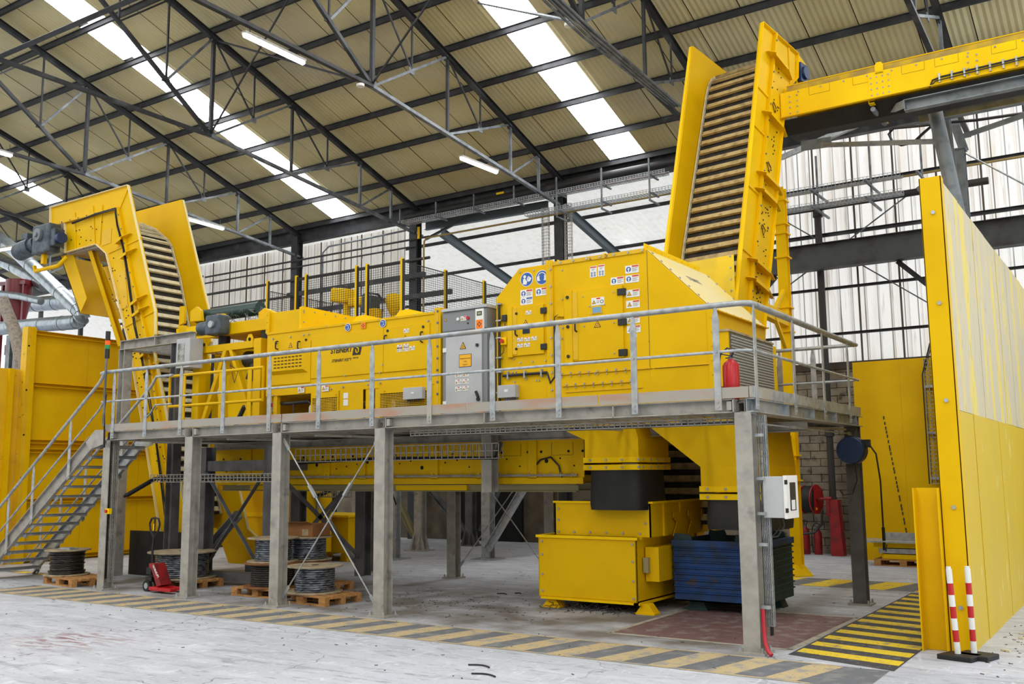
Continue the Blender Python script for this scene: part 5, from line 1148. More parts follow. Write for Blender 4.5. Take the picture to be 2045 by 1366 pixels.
# support post behind with two frames
sp = thing('support_post', 'yellow steel support post with cross arms behind the steep right conveyor', 'post', (-2.12, 8.36, 0))
q = MB(); q.sect((-2.12, 8.36, 0), (-2.12, 8.36, 7.9), .2, .2, 'I', .016, (0,1,0)); q.build('shaft', YEb, sp)
q = MB(); q.lathe((-2.12, 8.36, 0), [(.3,0),(.3,.02),(.15,.2),(.12,.22)], 4); q.build('foot', YEb, sp)
for z in (7.6, 6.9, 5.35, 2.35):
    q = MB(); q.box(-2.26, -1.98, 8.22, 8.5, z, z+.03); q.box(-2.26, -1.98, 8.22, 8.5, z-.5, z-.47); q.build('splice_plate', YEb, sp)
for z in (5.1, 2.15):
    q = MB(); q.bar((-2.12, 8.3, z), (-2.0, 6.0 if z > 4 else 4.9, z), .16, .26); q.build('cross_arm', YEb, sp)
    q = MB(); q.bar((-2.1, 8.2, z-.6), (-2.0, 7.2 if z > 4 else 6.6, z), .07, .07); q.bar((-2.1, 8.2, z+.6), (-2.0, 7.2 if z > 4 else 6.6, z), .07, .07); q.build('diagonal', YEb, sp)
# ---- overhead belt conveyor -----------------------------------------------
oc = thing('belt_conveyor', 'long yellow overhead belt conveyor leaving the frame at top right', 'conveyor', (1.5, 7.3, 8.6))
Y3, ZA, ZB_ = 6.55, 8.70, 9.2; XA = -1.45; XBm = 6.5; WD = 1.12
for y, s in ((Y3, -1), (Y3+WD, 1)):
    q = MB(); q.box(XA, XBm, y-.012, y+.012, ZA, ZB_); q.build('side_plate', YEb if s < 0 else YE, oc)
    q = MB(); q.bar((XA, y+s*.035, ZA), (XBm, y+s*.035, ZA), .08, .014); q.build('bottom_flange', YE, oc)
    if s > 0 or True:
        q = MB(); q.bar((XA+.1, y+.12*(1 if s < 0 else -1), ZB_+.09), (XBm, y+.12*(1 if s < 0 else -1), ZB_+.09), .02, .14); q.build('skirt_board', YE if s > 0 else paint('dusty_yellow_skirt', (160,136,70), .8, 0, (206,168,30), 2.5), oc)
        q = MB(); q.bar((XA+.1, y+.15*(1 if s < 0 else -1), ZB_+.165), (XBm, y+.15*(1 if s < 0 else -1), ZB_+.165), .1, .02); q.build('top_flange', YE, oc)
q = MB(); q.box(XA+.1, XBm, Y3+.06, Y3+WD-.06, ZB_+.0, ZB_+.02); q.build('carry_belt', BELT, oc)
q = MB(); q.prism([(XA, Y3+.03, ZA-.03), (XA, Y3+.45, ZA-.2), (XA, Y3+WD-.35, ZA-.2), (XA, Y3+WD-.03, ZA-.03)], (XBm-XA, 0, 0)); q.build('return_belt', RUB, oc)
x = -.72
for i, x in enumerate((-1.2, .37, 1.9, 3.3)):
    q = MB()
    q.bolts([(x+dx, Y3-.012, ZA+.07+k*.11) for dx in (((-.07),(.07)) if i in (0,2) else (-.15,-.05,.05,.15)) for k in range(4)], (0,-1,0), .017)
    q.build('bolts', GALd, oc, kind='stuff')
    if i in (1, 3):
        q = MB(); q.box(x-.2, x+.2, Y3-.02, Y3-.01, ZA, ZB_); q.build('splice_plate', YEb, oc)
        q = MB(); q.prism([(x-.07, Y3-.02, ZB_-.05), (x+.07, Y3-.02, ZB_-.05), (x+.07, Y3-.02, ZB_+.12), (x+.04, Y3-.02, ZB_+.17), (x-.04, Y3-.02, ZB_+.17), (x-.07, Y3-.02, ZB_+.12)], (0,.02,0)); q.build('lifting_eye', YEb, oc)
for x in (-.9, -.1, .75, 1.3, 2.2, 2.9):
    q = MB(); q.box(x, x+.38, Y3-.014, Y3-.011, ZB_-.16, ZB_-.155); q.box(x, x+.004, Y3-.014, Y3-.011, ZB_-.16, ZB_); q.box(x+.38, x+.384, Y3-.014, Y3-.011, ZB_-.16, ZB_); q.build('panel_gap', SEAM, oc)
q = MB(); q.bolts([(XA+.35+k*.42, Y3-.012, ZB_-.04) for k in range(16)], (0,-1,0), .017); q.build('bolts', GALd, oc, kind='stuff')
for x in (.2, 3.0):
    q = MB(); q.sect((x, Y3, ZA-.03), (x, Y3+WD, ZA-.08), .1, .07, 'C', .01); q.build('idler_bracket', YE, oc); q = MB(); q.cyl((x, Y3+.1, ZA-.14), (x, Y3+WD-.1, ZA-.14), .045, 12); q.build('return_idler', TRL, oc, smooth=True)
q = MB(); q.wire([(1.2, Y3-.04, ZA-.02), (1.25, Y3-.04, ZA+.1), (1.4, Y3-.04, ZA+.13), (2.6, Y3-.04, ZA+.16), (5, Y3-.04, ZA+.2)], .016, 6); q.wire([(1.2, Y3-.05, ZA-.02), (1.3, Y3-.05, ZA+.07), (2.6, Y3-.05, ZA+.12), (5, Y3-.05, ZA+.16)], .01, 6); q.build('cable', CBL, oc, smooth=True)
q = MB(); [q.box(1.35+k*.2, 1.38+k*.2, Y3-.055, Y3-.012, ZA+.04, ZA+.2) for k in range(14)]; q.build('cable_clips', GAL, oc, kind='stuff')
# its grey steel supports
GS = paint('grey_support_steel', (128,134,136), .5, .35, (104,110,112), 4)
gp = thing('conveyor_trestle', 'grey steel trestle with long horizontal beams under the overhead belt conveyor', 'frame', (2.2, 8.6, 0))
a = U('y', 6.3, 1808, 212); q = MB(); q.sect((a.x, 6.3, a.z), (5.5, 6.3, a.z), .14, .2, 'C', .014, (0,0,1)); q.box(a.x-.01, a.x, 6.23, 6.37, a.z-.1, a.z+.1); q.build('long_beam', GS, gp)
a2 = U('y', 8.3, 1833, 238); q = MB(); q.sect((a2.x, 8.3, a2.z), (5.5, 8.3, a2.z), .14, .2, 'C', .014); q.build('long_beam', GS, gp)
q = MB(); q.cyl(U('y', 7.9, 1862, 200), U('y', 7.9, 1925, 480)*1.0, .13, 12); q.v = q.v; q.build('leaning_leg', GS, gp, smooth=True)
q = MB(); p0 = U('y', 8.6, 1882, 205); p1 = U('y', 8.6, 1945, 560); q.sect(p0, (p1.x, 8.6, 0), .2, .24, 'I', .016, (0,1,0)); q.build('leg', GS, gp)
q = MB(); q.sect(U('y', 9.4, 1895, 215), U('y', 9.4, 1925, 300), .16, .2, 'I', .014, (0,1,0)); p = U('y', 9.4, 1912, 300); q.sect(p, (p.x, 9.4, 0), .26, .26, 'I', .018, (0,1,0)); q.box(p.x-.16, p.x+.16, 9.24, 9.56, p.z-.02, p.z); q.build('leg', GS, gp)
q = MB(); q.bar(U('y', 6.5, 1812, 205), U('y', 11.5, 1560, 315), .08, .12); q.build('tie_angle', GAL, gp)
q = MB(); q.bar(U('y', 8.2, 1640, 290), U('y', 8.2, 1878, 282), .05, .09); q.build('tie_angle', GAL, gp)
q = MB(); q.bar(U('y', 8.2, 1915, 275), U('y', 8.2, 2060, 225), .05, .09); q.build('tie_angle', GS, gp)
q = MB(); q.bar(U('y', 9.0, 1600, 292), U('y', 9.0, 1660, 283), .02, .22); q.build('gusset', GS, gp)
rod('power_cable', 'black power cable looping below the overhead conveyor', [U('y', 9.2, 2060, 224), U('y', 9.2, 1950, 240), U('y', 9.2, 1866, 247), U('y', 9.2, 1845, 265), U('y', 9.2, 1825, 284), U('y', 9.2, 1800, 290), U('y', 9.2, 1782, 283), U('y', 9.2, 1775, 268), U('y', 9.2, 1785, 256), U('y', 9.2, 1830, 252), U('y', 9.2, 1866, 248)], .03, CBL, 'cable')
rod('guy_wire', 'thin steel guy wire with turnbuckle at the right edge', [U('y', 9.5, 1922, 303), U('y', 9.5, 2060, 376)], .018, GAL, 'rod')
# ---- long yellow conveyor under the deck -----------------------------------
uc = thing('belt_conveyor', 'long low yellow conveyor running under the platform deck', 'conveyor', (-7.5, 3.2, 1.9))
UY, UZ0, UZ1 = 2.5, 1.97, 2.6
for y in (UY, UY+1.3): q = MB(); q.box(-12.6, -3.6, y-.012, y+.012, UZ0, UZ1); q.build('side_plate', YE, uc)
for y, s in ((UY, -1), (UY+1.3, 1)):
    q = MB(); q.bar((-12.6, y+s*.04, UZ1), (-3.6, y+s*.04, UZ1), .09, .014); q.bar((-12.6, y+s*.03, UZ0-.04), (-3.6, y+s*.03, UZ0-.04), .05, .1); q.build('flange', YE, uc)
q = MB(); q.box(-12.6, -3.6, UY, UY+1.3, UZ0+.05, UZ0+.07); q.build('belt', RUB, uc)
q = MB()
for k in range(34):
    x = -12.2+k*.26; 
    if k % 3 != 1: q.cyl((x, UY-.02, UZ1-.2), (x, UY-.01, UZ1-.2), .022, 8)
    q.cyl((x+.1, UY-.02, UZ0+.2+(k%4)*.04), (x+.1, UY-.01, UZ0+.2+(k%4)*.04), .014 if k%5 else .035, 8)
q.build('holes', DRK, uc, kind='stuff')
for x in (-11.4, -9.2, -8.3, -6.6, -5.6, -4.55): q = MB(); q.sect((x, UY-.03, UZ0), (x, UY-.03, UZ1), .16, .05, 'C', .01, (0,1,0)); q.build('rib', YE, uc)
for x in (-8.9, -7.4, -6.1, -5.2, -4.2):
    q = MB(); q.box(x, x+.4, UY-.016, UY-.011, UZ1-.26, UZ1-.255); q.box(x, x+.005, UY-.016, UY-.011, UZ1-.26, UZ1-.05); q.box(x+.4, x+.405, UY-.016, UY-.011, UZ1-.26, UZ1-.05); q.build('panel_gap', SEAM, uc)
q = MB(); q.wire([(-12.5, UY-.06, UZ0+.06), (-8, UY-.06, UZ0+.05), (-3.7, UY-.06, UZ0+.05)], .02, 6); [q.bar((x_, UY-.07, UZ0+.02), (x_, UY-.07, UZ0+.1), .01, .01) for x_ in [-12+k*.2 for k in range(42)]]; q.build('cable_run', GALd, uc, kind='stuff')
q = MB(); q.wire([(-4.6, UY-.04, UZ0+.1), (-4.4, UY-.04, UZ0+.3), (-4.2, UY-.04, UZ0+.34), (-4.05, UY-.04, UZ0+.2), (-4.0, UY-.04, UZ0)], .015, 6); q.build('cable', CBL, uc, smooth=True)
q = MB(); q.box(-7.6, -6.0, UY+.1, UY+1.2, UZ0-.2, UZ0-.1); q.box(-11.5, -9.8, UY+.1, UY+1.2, UZ0-.2, UZ0-.1); q.build('under_tray', YEb, uc)
for y in (UY+.12, UY+1.2): q = MB(); q.sect((-12.4, y, UZ0-.16), (-3.8, y, UZ0-.16), .08, .12, 'C', .01); q.build('carrier_rail', OLV, uc)
for x in (-7.0, -4.2):
    q = MB(); q.bar((x, UY+.6, UZ1-.3), (x, UY+.6, 2.74), .06, .06); q.build('hanger', OLV, uc)
# ================================================================== YELLOW PARTITION WALLS
rp = thing('partition_wall', 'tall yellow partition wall with cream upper boards at the right edge', 'wall', (2.1, 6, 0))
zs = 2.74
for i in range(10):
    y0 = 1.25+i*1.12; s = random.uniform(-.008, .008)
    q = MB(); q.box(2.02+s, 2.1+s, y0, y0+1.113, 0, zs-.004); q.build('panel', YEw, rp)
    q = MB(); q.box(2.02-s, 2.1-s, y0, y0+1.113, zs, 5.5); q.build('panel', YEc, rp)
q = MB(); q.box(1.86, 2.11, 1.17, 1.2, 0, 5.54); q.box(2.095, 2.11, 1.17, 1.32, 0, 5.54); q.box(1.86, 1.875, 1.17, 1.32, 0, 5.54); q.build('end_post', YE, rp, bevel=.003)
q = MB(); q.bolts([(2.0, 1.17, z) for z in (5.1, 4.0, 2.85, 1.62, .5)], (0,-1,0), .026, .02); q.build('bolts', GAL, rp, kind='stuff')
for k in range(3): q = MB(); q.sect((1.94, 3.5+k*3, 0), (1.94, 3.5+k*3, 5.4), .16, .16, 'I', .012, (0,1,0)); q.build('stiffener', YE, rp)
ch = MB(); ch.box(1.585, 1.85, 1.24, 1.26, 0, 1.84); ch.box(1.575, 1.59, 1.08, 1.26, 0, 1.84); ch.box(1.84, 1.858, 1.08, 1.26, 0, 1.84); tag(ch.build('steel_channel', YE, bevel=.003), 'short upright yellow steel channel standing before the right wall end', 'channel')
yb = thing('partition_wall', 'flat yellow sheet partition wall in the background behind the air hose reel', 'wall', (-.8, 12.5, 0))
for i in range(4):
    x = -1.9+i*1.05; q = MB(); q.box(x, x+1.048, 12.5, 12.54, 0, 4.6); q.build('panel', YE, yb)
q = MB(); a = U('y', 12.49, 1765, 835); c = U('y', 12.49, 1812, 1072)
for k in range(26): p = lerp(a, c, k/26+random.uniform(-.01,.01)); q.box(p.x-.012, p.x+.012, 12.485, 12.5, p.z-.05, p.z+.02)
q.build('weld_scars', PIPE, yb, kind='stuff')
t = tray('cable_tray', 'vertical wire mesh cable ladder on the back yellow partition beside the right post', (-.1, 12.3, 1.75), 2.8, .35, .12, 30, GALd, axis='z', r=.007)
cables(t, [(-.3, 12.3, 1.75), (-.3, 12.3, 4.2), (-.1, 12.35, 4.9), (.2, 12.4, 5.3)], 3, .03, .014, CBL)
for z in (1.85, 2.85, 3.9): q = MB(); q.box(-.3, .1, 12.3, 12.5, z, z+.05); q.build('clamp_bar', GAL, t)
bk = thing('bunker_wall', 'tall yellow ribbed bunker wall behind the staircase', 'wall', (-19.2, 4.5, 0))
for k, y0 in enumerate((2.1, 3.75, 5.4, 7.05)):
    q = MB(); q.box(-19.3, -19.2, y0, y0+1.645, 0, 5.72); q.build('panel', YE, bk)
q = MB(); q.box(-19.3, -19.05, 2.0, 2.1, 0, 5.78); q.build('end_post', YEd, bk); q = MB(); q.box(-19.1, -19.04, 2.1, 2.22, 0, 5.78); q.build('end_post', YE, bk)
for z in (5.66, 4.36, 2.95, 2.72, 1.5, .1): q = MB(); q.sect((-19.13, 2.2, z), (-19.13, 8.7, z), .14, .1, 'C', .012); q.build('rib', YE, bk)
q = MB(); q.bolts([(-19.07, 2.05, z) for z in (5.3, 4.2, 3.1, 2.0)], (1,0,0), .025, .02); q.build('bolts', GAL, bk, kind='stuff')
b2 = thing('bunker_wall', 'lower yellow bunker wall cut by the left edge', 'wall', (-19.3, .5, 0))
for k in range(4): q = MB(); y0 = -2.0+k*1.0; q.box(-19.4, -19.3, y0, y0+.995, 0, 4.72); q.build('panel', YEd if k%2 else YE, b2)
for y in (-1, 1.0, 1.75): q = MB(); q.sect((-19.25, y, 0), (-19.25, y, 4.72), .1, .12, 'C', .012, (0,1,0)); q.build('stiffener', YE, b2)
# ================================================================== UNDER THE DECK
tb = thing('steel_box', 'tall yellow two-tier steel box on splayed feet under the left discharge chute', 'box', (-3.3, 2.9, 0))
q = MB()
q.box(-4.2, -2.5, 2.05, 2.07, .16, 1.08); q.box(-4.2, -4.18, 2.05, 4.6, .16, 1.08); q.box(-2.52, -2.5, 2.05, 4.6, .16, 1.08); q.box(-4.2, -2.5, 2.05, 4.6, .16, .18); q.build('lower_tier', YE, tb)
q = MB(); q.box(-4.23, -2.47, 2.02, 2.1, 1.06, 1.1); q.box(-2.55, -2.47, 2.05, 4.62, 1.06, 1.1); q.box(-4.23, -4.15, 2.05, 4.6, 1.06, 1.1); q.box(-4.15, -2.47, 2.02, 2.08, .13, .16); q.box(-2.55, -2.45, 2.02, 4.6, .13, .16); q.build('rim', YEb, tb)
q = MB(); q.box(-3.97, -2.32, 2.18, 2.2, 1.1, 1.6); q.box(-2.34, -2.32, 2.18, 4.6, 1.1, 1.6); q.box(-3.97, -3.95, 2.18, 4.6, 1.1, 1.6); q.build('upper_tier', YE, tb)
q = MB(); q.box(-3.99, -2.3, 2.16, 2.22, 1.59, 1.62); q.box(-2.36, -2.28, 2.18, 4.6, 1.59, 1.62); q.build('rim', YEb, tb)
q = MB(); q.box(-4.18, -2.52, 2.07, 4.6, 1.02, 1.03); q.build('content', DRK, tb)
q = MB(); q.box(-2.48, -2.26, 2.3, 3.3, .45, .95); q.build('side_housing', YE, tb, bevel=.004); q = MB(); q.box(-2.48, -2.4, 2.22, 2.3, .58, .8); q.build('latch_plate', OLV, tb)
for y in (3.6, 4.2):
    q = MB(); q.box(-2.5, -2.46, y, y+.08, .16, 1.06); q.build('rib', YE, tb); q = MB(); q.box(-2.33, -2.29, y-1, y-.92, 1.1, 1.6); q.build('rib', YE, tb)
q = MB(); q.bolts([(-4.13, 2.05, z) for z in (.25, .5, .8, 1.0)]+[(-2.56, 2.05, z) for z in (.22, .47, .75, 1.0)]+[(-3.9+k*.28, 2.18, 1.15) for k in range(6)]+[(-3.9, 2.18, 1.5), (-2.4, 2.18, 1.5), (-2.4, 2.18, 1.3), (-3.9,2.18,1.33)], (0,-1,0), .02, .014); q.build('bolts', GALd, tb, kind='stuff')
for x, y in ((-4.0, 2.15), (-2.4, 2.15), (-2.5, 4.3), (-4.0, 4.3)):
    q = MB(); q.box(x-.16, x+.16, y-.1, y+.12, 0, .018)
    for dy in (-.06, .02, .1): q.prism([(x-.15, y+dy, .018), (x+.15, y+dy, .018), (x+.05, y+dy, .15), (x-.05, y+dy, .15)], (0,.012,0))
    q.build('foot', YE, tb)
for k, (x, y) in enumerate(((-2.3, 2.9), (-2.3, 3.45), (-2.3, 4.0))):
    q = MB(); q.prism([(x, y, 1.08), (x+.0, y+.5, 1.08), (x, y+.45, 1.3), (x, y+.35, 1.42), (x, y+.05, 1.45), (x, y+.02, 1.36), (x, y+.15, 1.28)], (.012,0,0)); q.build('hook_plate', YE, tb)
bb = thing('steel_container', 'dark blue ribbed steel container under the right discharge chute', 'container', (-1.5, 3.4, 0))
X0b, X1b, Y0b, Y1b, Z0b, Z1b = -2.2, -.85, 2.7, 4.1, .15, 1.02
def ribbed(p0, dx, n, out, parent, mat_):
    q = MB(); prof = []; m_ = 8
    for k in range(m_):
        z = Z0b+.06+(Z1b-Z0b-.16)*k/m_; dz = (Z1b-Z0b-.16)/m_; prof += [(z,0),(z+dz*.62,0),(z+dz*.72,.028),(z+dz*.9,.028)]
    prof.append((Z1b-.1, 0)); prof.append((Z1b, .01)); prof.insert(0, (Z0b, .0)); vs = []
    for z, o in prof: vs += [V(p0)+V(out)*o+V((0,0,z)), V(p0)+V(dx)+V(out)*o+V((0,0,z))]
    q.add(vs, [(2*i,2*i+1,2*i+3,2*i+2) for i in range(len(prof)-1)]); return q.build('ribbed_side', mat_, parent)
ribbed((X0b,Y0b,0), (X1b-X0b,0,0), 8, (0,-1,0), bb, BLUE); ribbed((X1b,Y0b,0), (0,Y1b-Y0b,0), 8, (1,0,0), bb, BLUG); ribbed((X0b,Y0b,0), (0,Y1b-Y0b,0), 8, (-1,0,0), bb, BLUE); ribbed((X0b,Y1b,0), (X1b-X0b,0,0), 8, (0,1,0), bb, BLUG)
q = MB(); q.box(X0b, X1b, Y0b, Y1b, Z0b, Z0b+.02); q.build('floor_plate', BLUG, bb)
for (a, b_, c, d) in ((X0b-.02,X1b+.03,Y0b-.03,Y0b+.02),(X0b-.02,X1b+.03,Y1b-.02,Y1b+.03),(X0b-.03,X0b+.02,Y0b,Y1b),(X1b-.02,X1b+.03,Y0b,Y1b)):
    q = MB(); q.box(a, b_, c, d, Z1b-.07, Z1b+.02); q.build('rim', BLUE if c < 2.8 else BLUG, bb)
for x in (X0b+.1, X1b-.28):
    for y in (Y0b+.0, Y1b-.03): q = MB(); q.prism([(x-.1, y, Z1b+.02), (x+.2, y, Z1b+.02), (x+.17, y, Z1b+.1), (x-.08, y, Z1b+.12)], (0,.03,0)); q.build('corner_lug', BLUG, bb)
for x in (X0b+.2, X1b-.3):
    for y in (Y0b+.15, Y1b-.35): q = MB(); q.prism([(x-.1, y, 0), (x+.25, y, 0), (x+.18, y, Z0b), (x-.02, y, Z0b)], (0,.22,0)); q.build('foot', BLUG, bb)
yc2 = thing('steel_container', 'yellow steel container standing far behind the stacked cable spools', 'container', (-13.1, 6.8, 0))
q = MB(); q.box(-14.2, -12.25, 6.3, 7.6, .2, 1.05); q.build('body', YE, yc2, bevel=.01); q = MB(); q.box(-14.25, -12.2, 6.25, 7.65, 1.05, 1.1); q.build('lid', YEb, yc2)
for x in (-14.0, -12.5): q = MB(); q.prism([(x-.12, 6.4, 0), (x+.12, 6.4, 0), (x+.06, 6.4, .2), (x-.06, 6.4, .2)], (0,.1,0)); q.prism([(x-.12, 7.4, 0), (x+.12, 7.4, 0), (x+.06, 7.4, .2), (x-.06, 7.4, .2)], (0,.1,0)); q.build('foot', YE, yc2)
yc3 = thing('loading_hopper', 'yellow loading hopper with seams at the foot of the left conveyor, behind the crossed braces', 'hopper', (-13.0, 5, 0))
q = MB(); q.box(-14.9, -12.6, 4.9, 6.1, .25, 1.95); q.build('body', YE, yc3, bevel=.01); q = MB(); q.box(-14.95, -12.55, 4.85, 6.15, 1.95, 2.05); q.build('lid', YEb, yc3); q = MB(); q.box(-14.9, -12.6, 4.87, 4.9, 1.1, 1.2); q.build('rib', YEb, yc3); q = MB(); q.box(-13.2, -13.1, 4.86, 4.9, .25, 1.95); q.build('rib', YEb, yc3)
for x in (-14.7, -12.9): q = MB(); q.box(x, x+.12, 5.0, 5.2, 0, .25); q.box(x, x+.12, 5.8, 6.0, 0, .25); q.build('foot', GRY, yc3)
q = MB(); q.sect((-12.6, 2.25, .35), (-11.3, 2.15, 1.3), .14, .16, 'C', .012); tag(q.build('inclined_beam', GAL), 'short galvanised beam leaning behind the second front column', 'beam')
# shredded scrap under the yellow box
q = MB(); rr = random.Random(11)
for k in range(420):
    x, y = rr.gauss(-3.2, .38), rr.gauss(2.35, .32); l = rr.uniform(.03,.12); a = rr.uniform(0, 6.28); z = abs(rr.gauss(0, .035))+.006; x = min(max(x, -4.0), -2.5)
    q.bar((x, y, z), (x+math.cos(a)*l, y+math.sin(a)*l, z+rr.uniform(0,.04)), .012, .006)
tag(q.build('scrap_pile', paint('shredded_scrap', (62,56,50), .7, .1, (30,28,26), 30, .4, .6)), 'dark shredded scrap spilled beneath the tall yellow box', 'scrap', kind='stuff')
q = MB(); rr = random.Random(12)
for k in range(520):
    zone = rr.random()
    if zone < .45: x, y = rr.uniform(-9.5,-3.8), rr.gauss(1.6, .7)
    elif zone < .75: x, y = rr.uniform(-12, 1.5), rr.uniform(-3.5, 6)
    else: x, y = rr.gauss(2.7, .4), rr.gauss(2.2, 1.2); 
    if x > 2.0 and x < 2.2: x = 2.5
    l = rr.uniform(.01,.05); a = rr.uniform(0, 6.28); q.bar((x, y, .003), (x+math.cos(a)*l, y+math.sin(a)*l, .004), .012, .005)
tag(q.build('floor_debris', paint('dark_debris', (52,48,44), .8)), 'small dark bits of debris scattered over the floor', 'debris', kind='stuff')
q = MB()
for k in range(16):
    x, y = rr.uniform(2.35, 3.0), rr.uniform(1.3, 3.6); a = rr.uniform(0, 3); q.obox((x, y, .012), V((math.cos(a), math.sin(a), 0))*rr.uniform(.02,.07), V((-math.sin(a), math.cos(a), 0))*rr.uniform(.01,.03), (0,0,.01))
tag(q.build('pale_rubble', paint('pale_rubble', (206,196,176), .8)), 'pale stone chips on the floor along the right wall', 'rubble', kind='stuff')
for px, py, L_, l in ((956,1330,.28,'small curved black strip on the foreground floor'), (965,1348,.3,'second curved black strip, nearest the bottom edge'), (1034,1185,.12,'thin dark scrap of rubber on the floor before the second column'), (1002,1186,.2,'black lump of rubber on the bright floor')):
    a = U('z', 0.012, px if px > 990 or px in (956,965) else px, py); q = MB(); q.wire([a+V((L_*(k/6-.5), .06*math.sin(k/6*math.pi), 0)) for k in range(7)], .009, 5); tag(q.build('rubber_strip', RUB, smooth=True), l, 'scrap')
# ================================================================== FLOOR MARKINGS
fm = thing('floor_marking', None, None, (0,0,0), kind='structure')
Zs = .0025
def band_x(x0, x1, y0, y1, pitch, w, slant, ma, mb):
    q = MB(); q.add([(x0,y0,Zs-.001),(x1,y0,Zs-.001),(x1,y1,Zs-.001),(x0,y1,Zs-.001)], [(0,1,2,3)]); q.build('marking_base', mb, fm)
    x = x0; base = None
    while x+w+slant < x1:
        if base is None: q = MB(); q.add([(x,y0+.03,Zs),(x+w,y0+.03,Zs),(x+w+slant,y1-.03,Zs),(x+slant,y1-.03,Zs)], [(0,1,2,3)]); base = q.build('stripe', ma, fm); bx = x
        else: inst(base, (x-bx,0,0), fm)
        x += pitch
band_x(-14.2, 1.52, -1.27, -.27, .64, .33, .22, STO, STG)
for y in (-1.28, -.28): q = MB(); q.add([(-14.3,y-.02,Zs+.001),(1.0,y-.02,Zs+.001),(1.0,y+.03,Zs+.001),(-14.3,y+.03,Zs+.001)], [(0,1,2,3)]); q.build('border_line', STO, fm)
band_x(-2.6, 1.4, 6.75, 8.1, .98, .5, .25, STY, STG)
q = MB(); q.add([(.34,.1,Zs-.001),(1.56,-.25,Zs-.001),(1.56,6.6,Zs-.001),(.34,6.6,Zs-.001)], [(0,1,2,3)]); q.build('marking_base', STK, fm)
base = None
for k in range(12):
    y = .32+k*.53
    if base is None: q = MB(); q.add([(.37,y,Zs),(1.54,y-.27,Zs),(1.54,y,Zs),(.37,y+.26,Zs)], [(0,1,2,3)]); base = q.build('stripe', STY, fm)
    else: inst(base, (0,k*.53,0), fm)
q = MB(); q.add([(-2.06,.45,Zs),(.22,.45,Zs),(.28,3.25,Zs),(-2.06,3.2,Zs)], [(0,1,2,3)]); q.build('red_pad', PAD, fm)
q = MB(); LNE = paint('pale_concrete_edge', (170,164,150), .8, 0, (140,134,122), 6)
for a, b_ in (((-2.1,.4),(.3,.4)), ((.27,.4),(.31,3.3)), ((-2.1,.4),(-2.1,3.2)), ((-2.1,3.25),(.3,3.29))): q.bar((a[0],a[1],Zs), (b_[0],b_[1],Zs), .08, .002)
q.build('pad_edge', LNE, fm)
band_x(-19, -14.6, .9, 1.2, .9, .5, .1, STY, STG)
# ================================================================== SMALL THINGS
def pallet(label, x, y, rz=0):
    t = thing('wooden_pallet', label, 'pallet', (x, y, 0), 'wooden pallets'); 
    def P_(name, a): 
        q = MB(); q.box(*a); q.v = [(v[0]+x, v[1]+y, v[2]) for v in q.v]; return q.build(name, WOOD, t)
    for k in range(5): P_('deck_board', (-.6, .6, -.4+k*.17, -.4+k*.17+.12, .122, .144))
    for k in (-.6, -.0725, .455): P_('cross_board', (k, k+.145, -.4, .4, .1, .122))
    for xx in (-.6, -.0725, .455):
        for yy in (-.4, -.05, .3): P_('block', (xx, xx+.145, yy, yy+.1, .022, .1))
    for yy in (-.4, -.05, .3): P_('base_board', (-.6, .6, yy, yy+.1, 0, .022))
    t.rotation_euler[2] = rz; return t
def spool(label, c, rd, rc, h, coil, disc=PLY, n=20, ragged=.0):
    t = thing('cable_spool', label, 'cable spool', c, 'cable spools'); cx, cy, cz = c
    for z in (cz, cz+h-.025): q = MB(); q.lathe((cx, cy, z), [(rd-.004,0),(rd,.005),(rd,.02),(rd-.004,.025)], 32); q.build('disc', disc, t, smooth=True)
    q = MB(); k = max(6, int((h-.05)/.035)); prof = []
    rr = random.Random(int(abs(cx)*100))
    for i in range(k):
        z = .025+(h-.05)*i/k; dz = (h-.05)/k; r = rc+rr.uniform(-1,1)*ragged
        prof += [(r-.012, z), (r, z+dz*.25), (r+.002, z+dz*.5), (r, z+dz*.75)]
    prof.append((rc-.012, h-.025)); q.lathe((cx, cy, cz), prof, 32); q.build('cable_winding', coil, t, smooth=True)
    q = MB(); q.cyl((cx, cy, cz+h), (cx, cy, cz+h+.004), .06, 16); q.build('centre_hole', DRK, t); return t
BCW = paint('black_cable_winding', (34,32,30), .3, .1, (70,64,58), 14, .5, .64, .4, 40, stretch=(1,1,4))
pallet('wooden pallet under the black cable spool at the foot of the stairs', -13.75, .32, -.12)
c = U('y', .35, 133, 1147); spool('spool of tangled black cable on a pallet at the foot of the stairs', (c.x, .35, .145), .43, .33, .5, BCW, PLY, ragged=.02)
q = MB(); q.box(c.x-.1, c.x+.3, .2, .4, .648, .672); q.box(c.x-.05, c.x+.25, .22, .36, .672, .685); tag(q.build('steel_plates', GAL), 'small stack of steel plates on top of the black cable spool', 'plate')
c = U('y', 1.15, 370, 1150); pallet('wooden pallet under the wide spool behind the second column', c.x+.05, 1.15, -.08); spool('wide spool of shrink-wrapped silver cable behind the second column', (c.x-.1, 1.15, .145), .64, .49, .5, CBS)
c = U('y', 1.0, 545, 1160); pallet('wooden pallet under the two-high spool stack behind the third column', c.x, 1.0, .0)
spool('spool of thick black cable at the bottom of the stack behind the third column', (c.x, 1.0, .145), .5, .38, .42, BCW, PLYb); spool('silver cable spool on top of the stack behind the third column', (c.x-.02, 1.0, .566), .44, .31, .42, CBS, PLY)
c = U('y', 1.75, 612, 1140); pallet('wooden pallet mostly hidden below the stack with the cardboard box', c.x, 1.95, 0)
spool('black cable spool at the bottom of the stack with the cardboard box', (c.x, 1.75, .145), .44, .34, .4, BCW, PLYb); spool('silver cable spool carrying the cardboard box', (c.x+.02, 1.75, .546), .44, .33, .42, CBS, PLY)
x, y, z = c.x, 1.75, .968; bxx = thing('cardboard_box', 'brown cardboard box on top of the silver cable spool', 'box', (x, y, z))
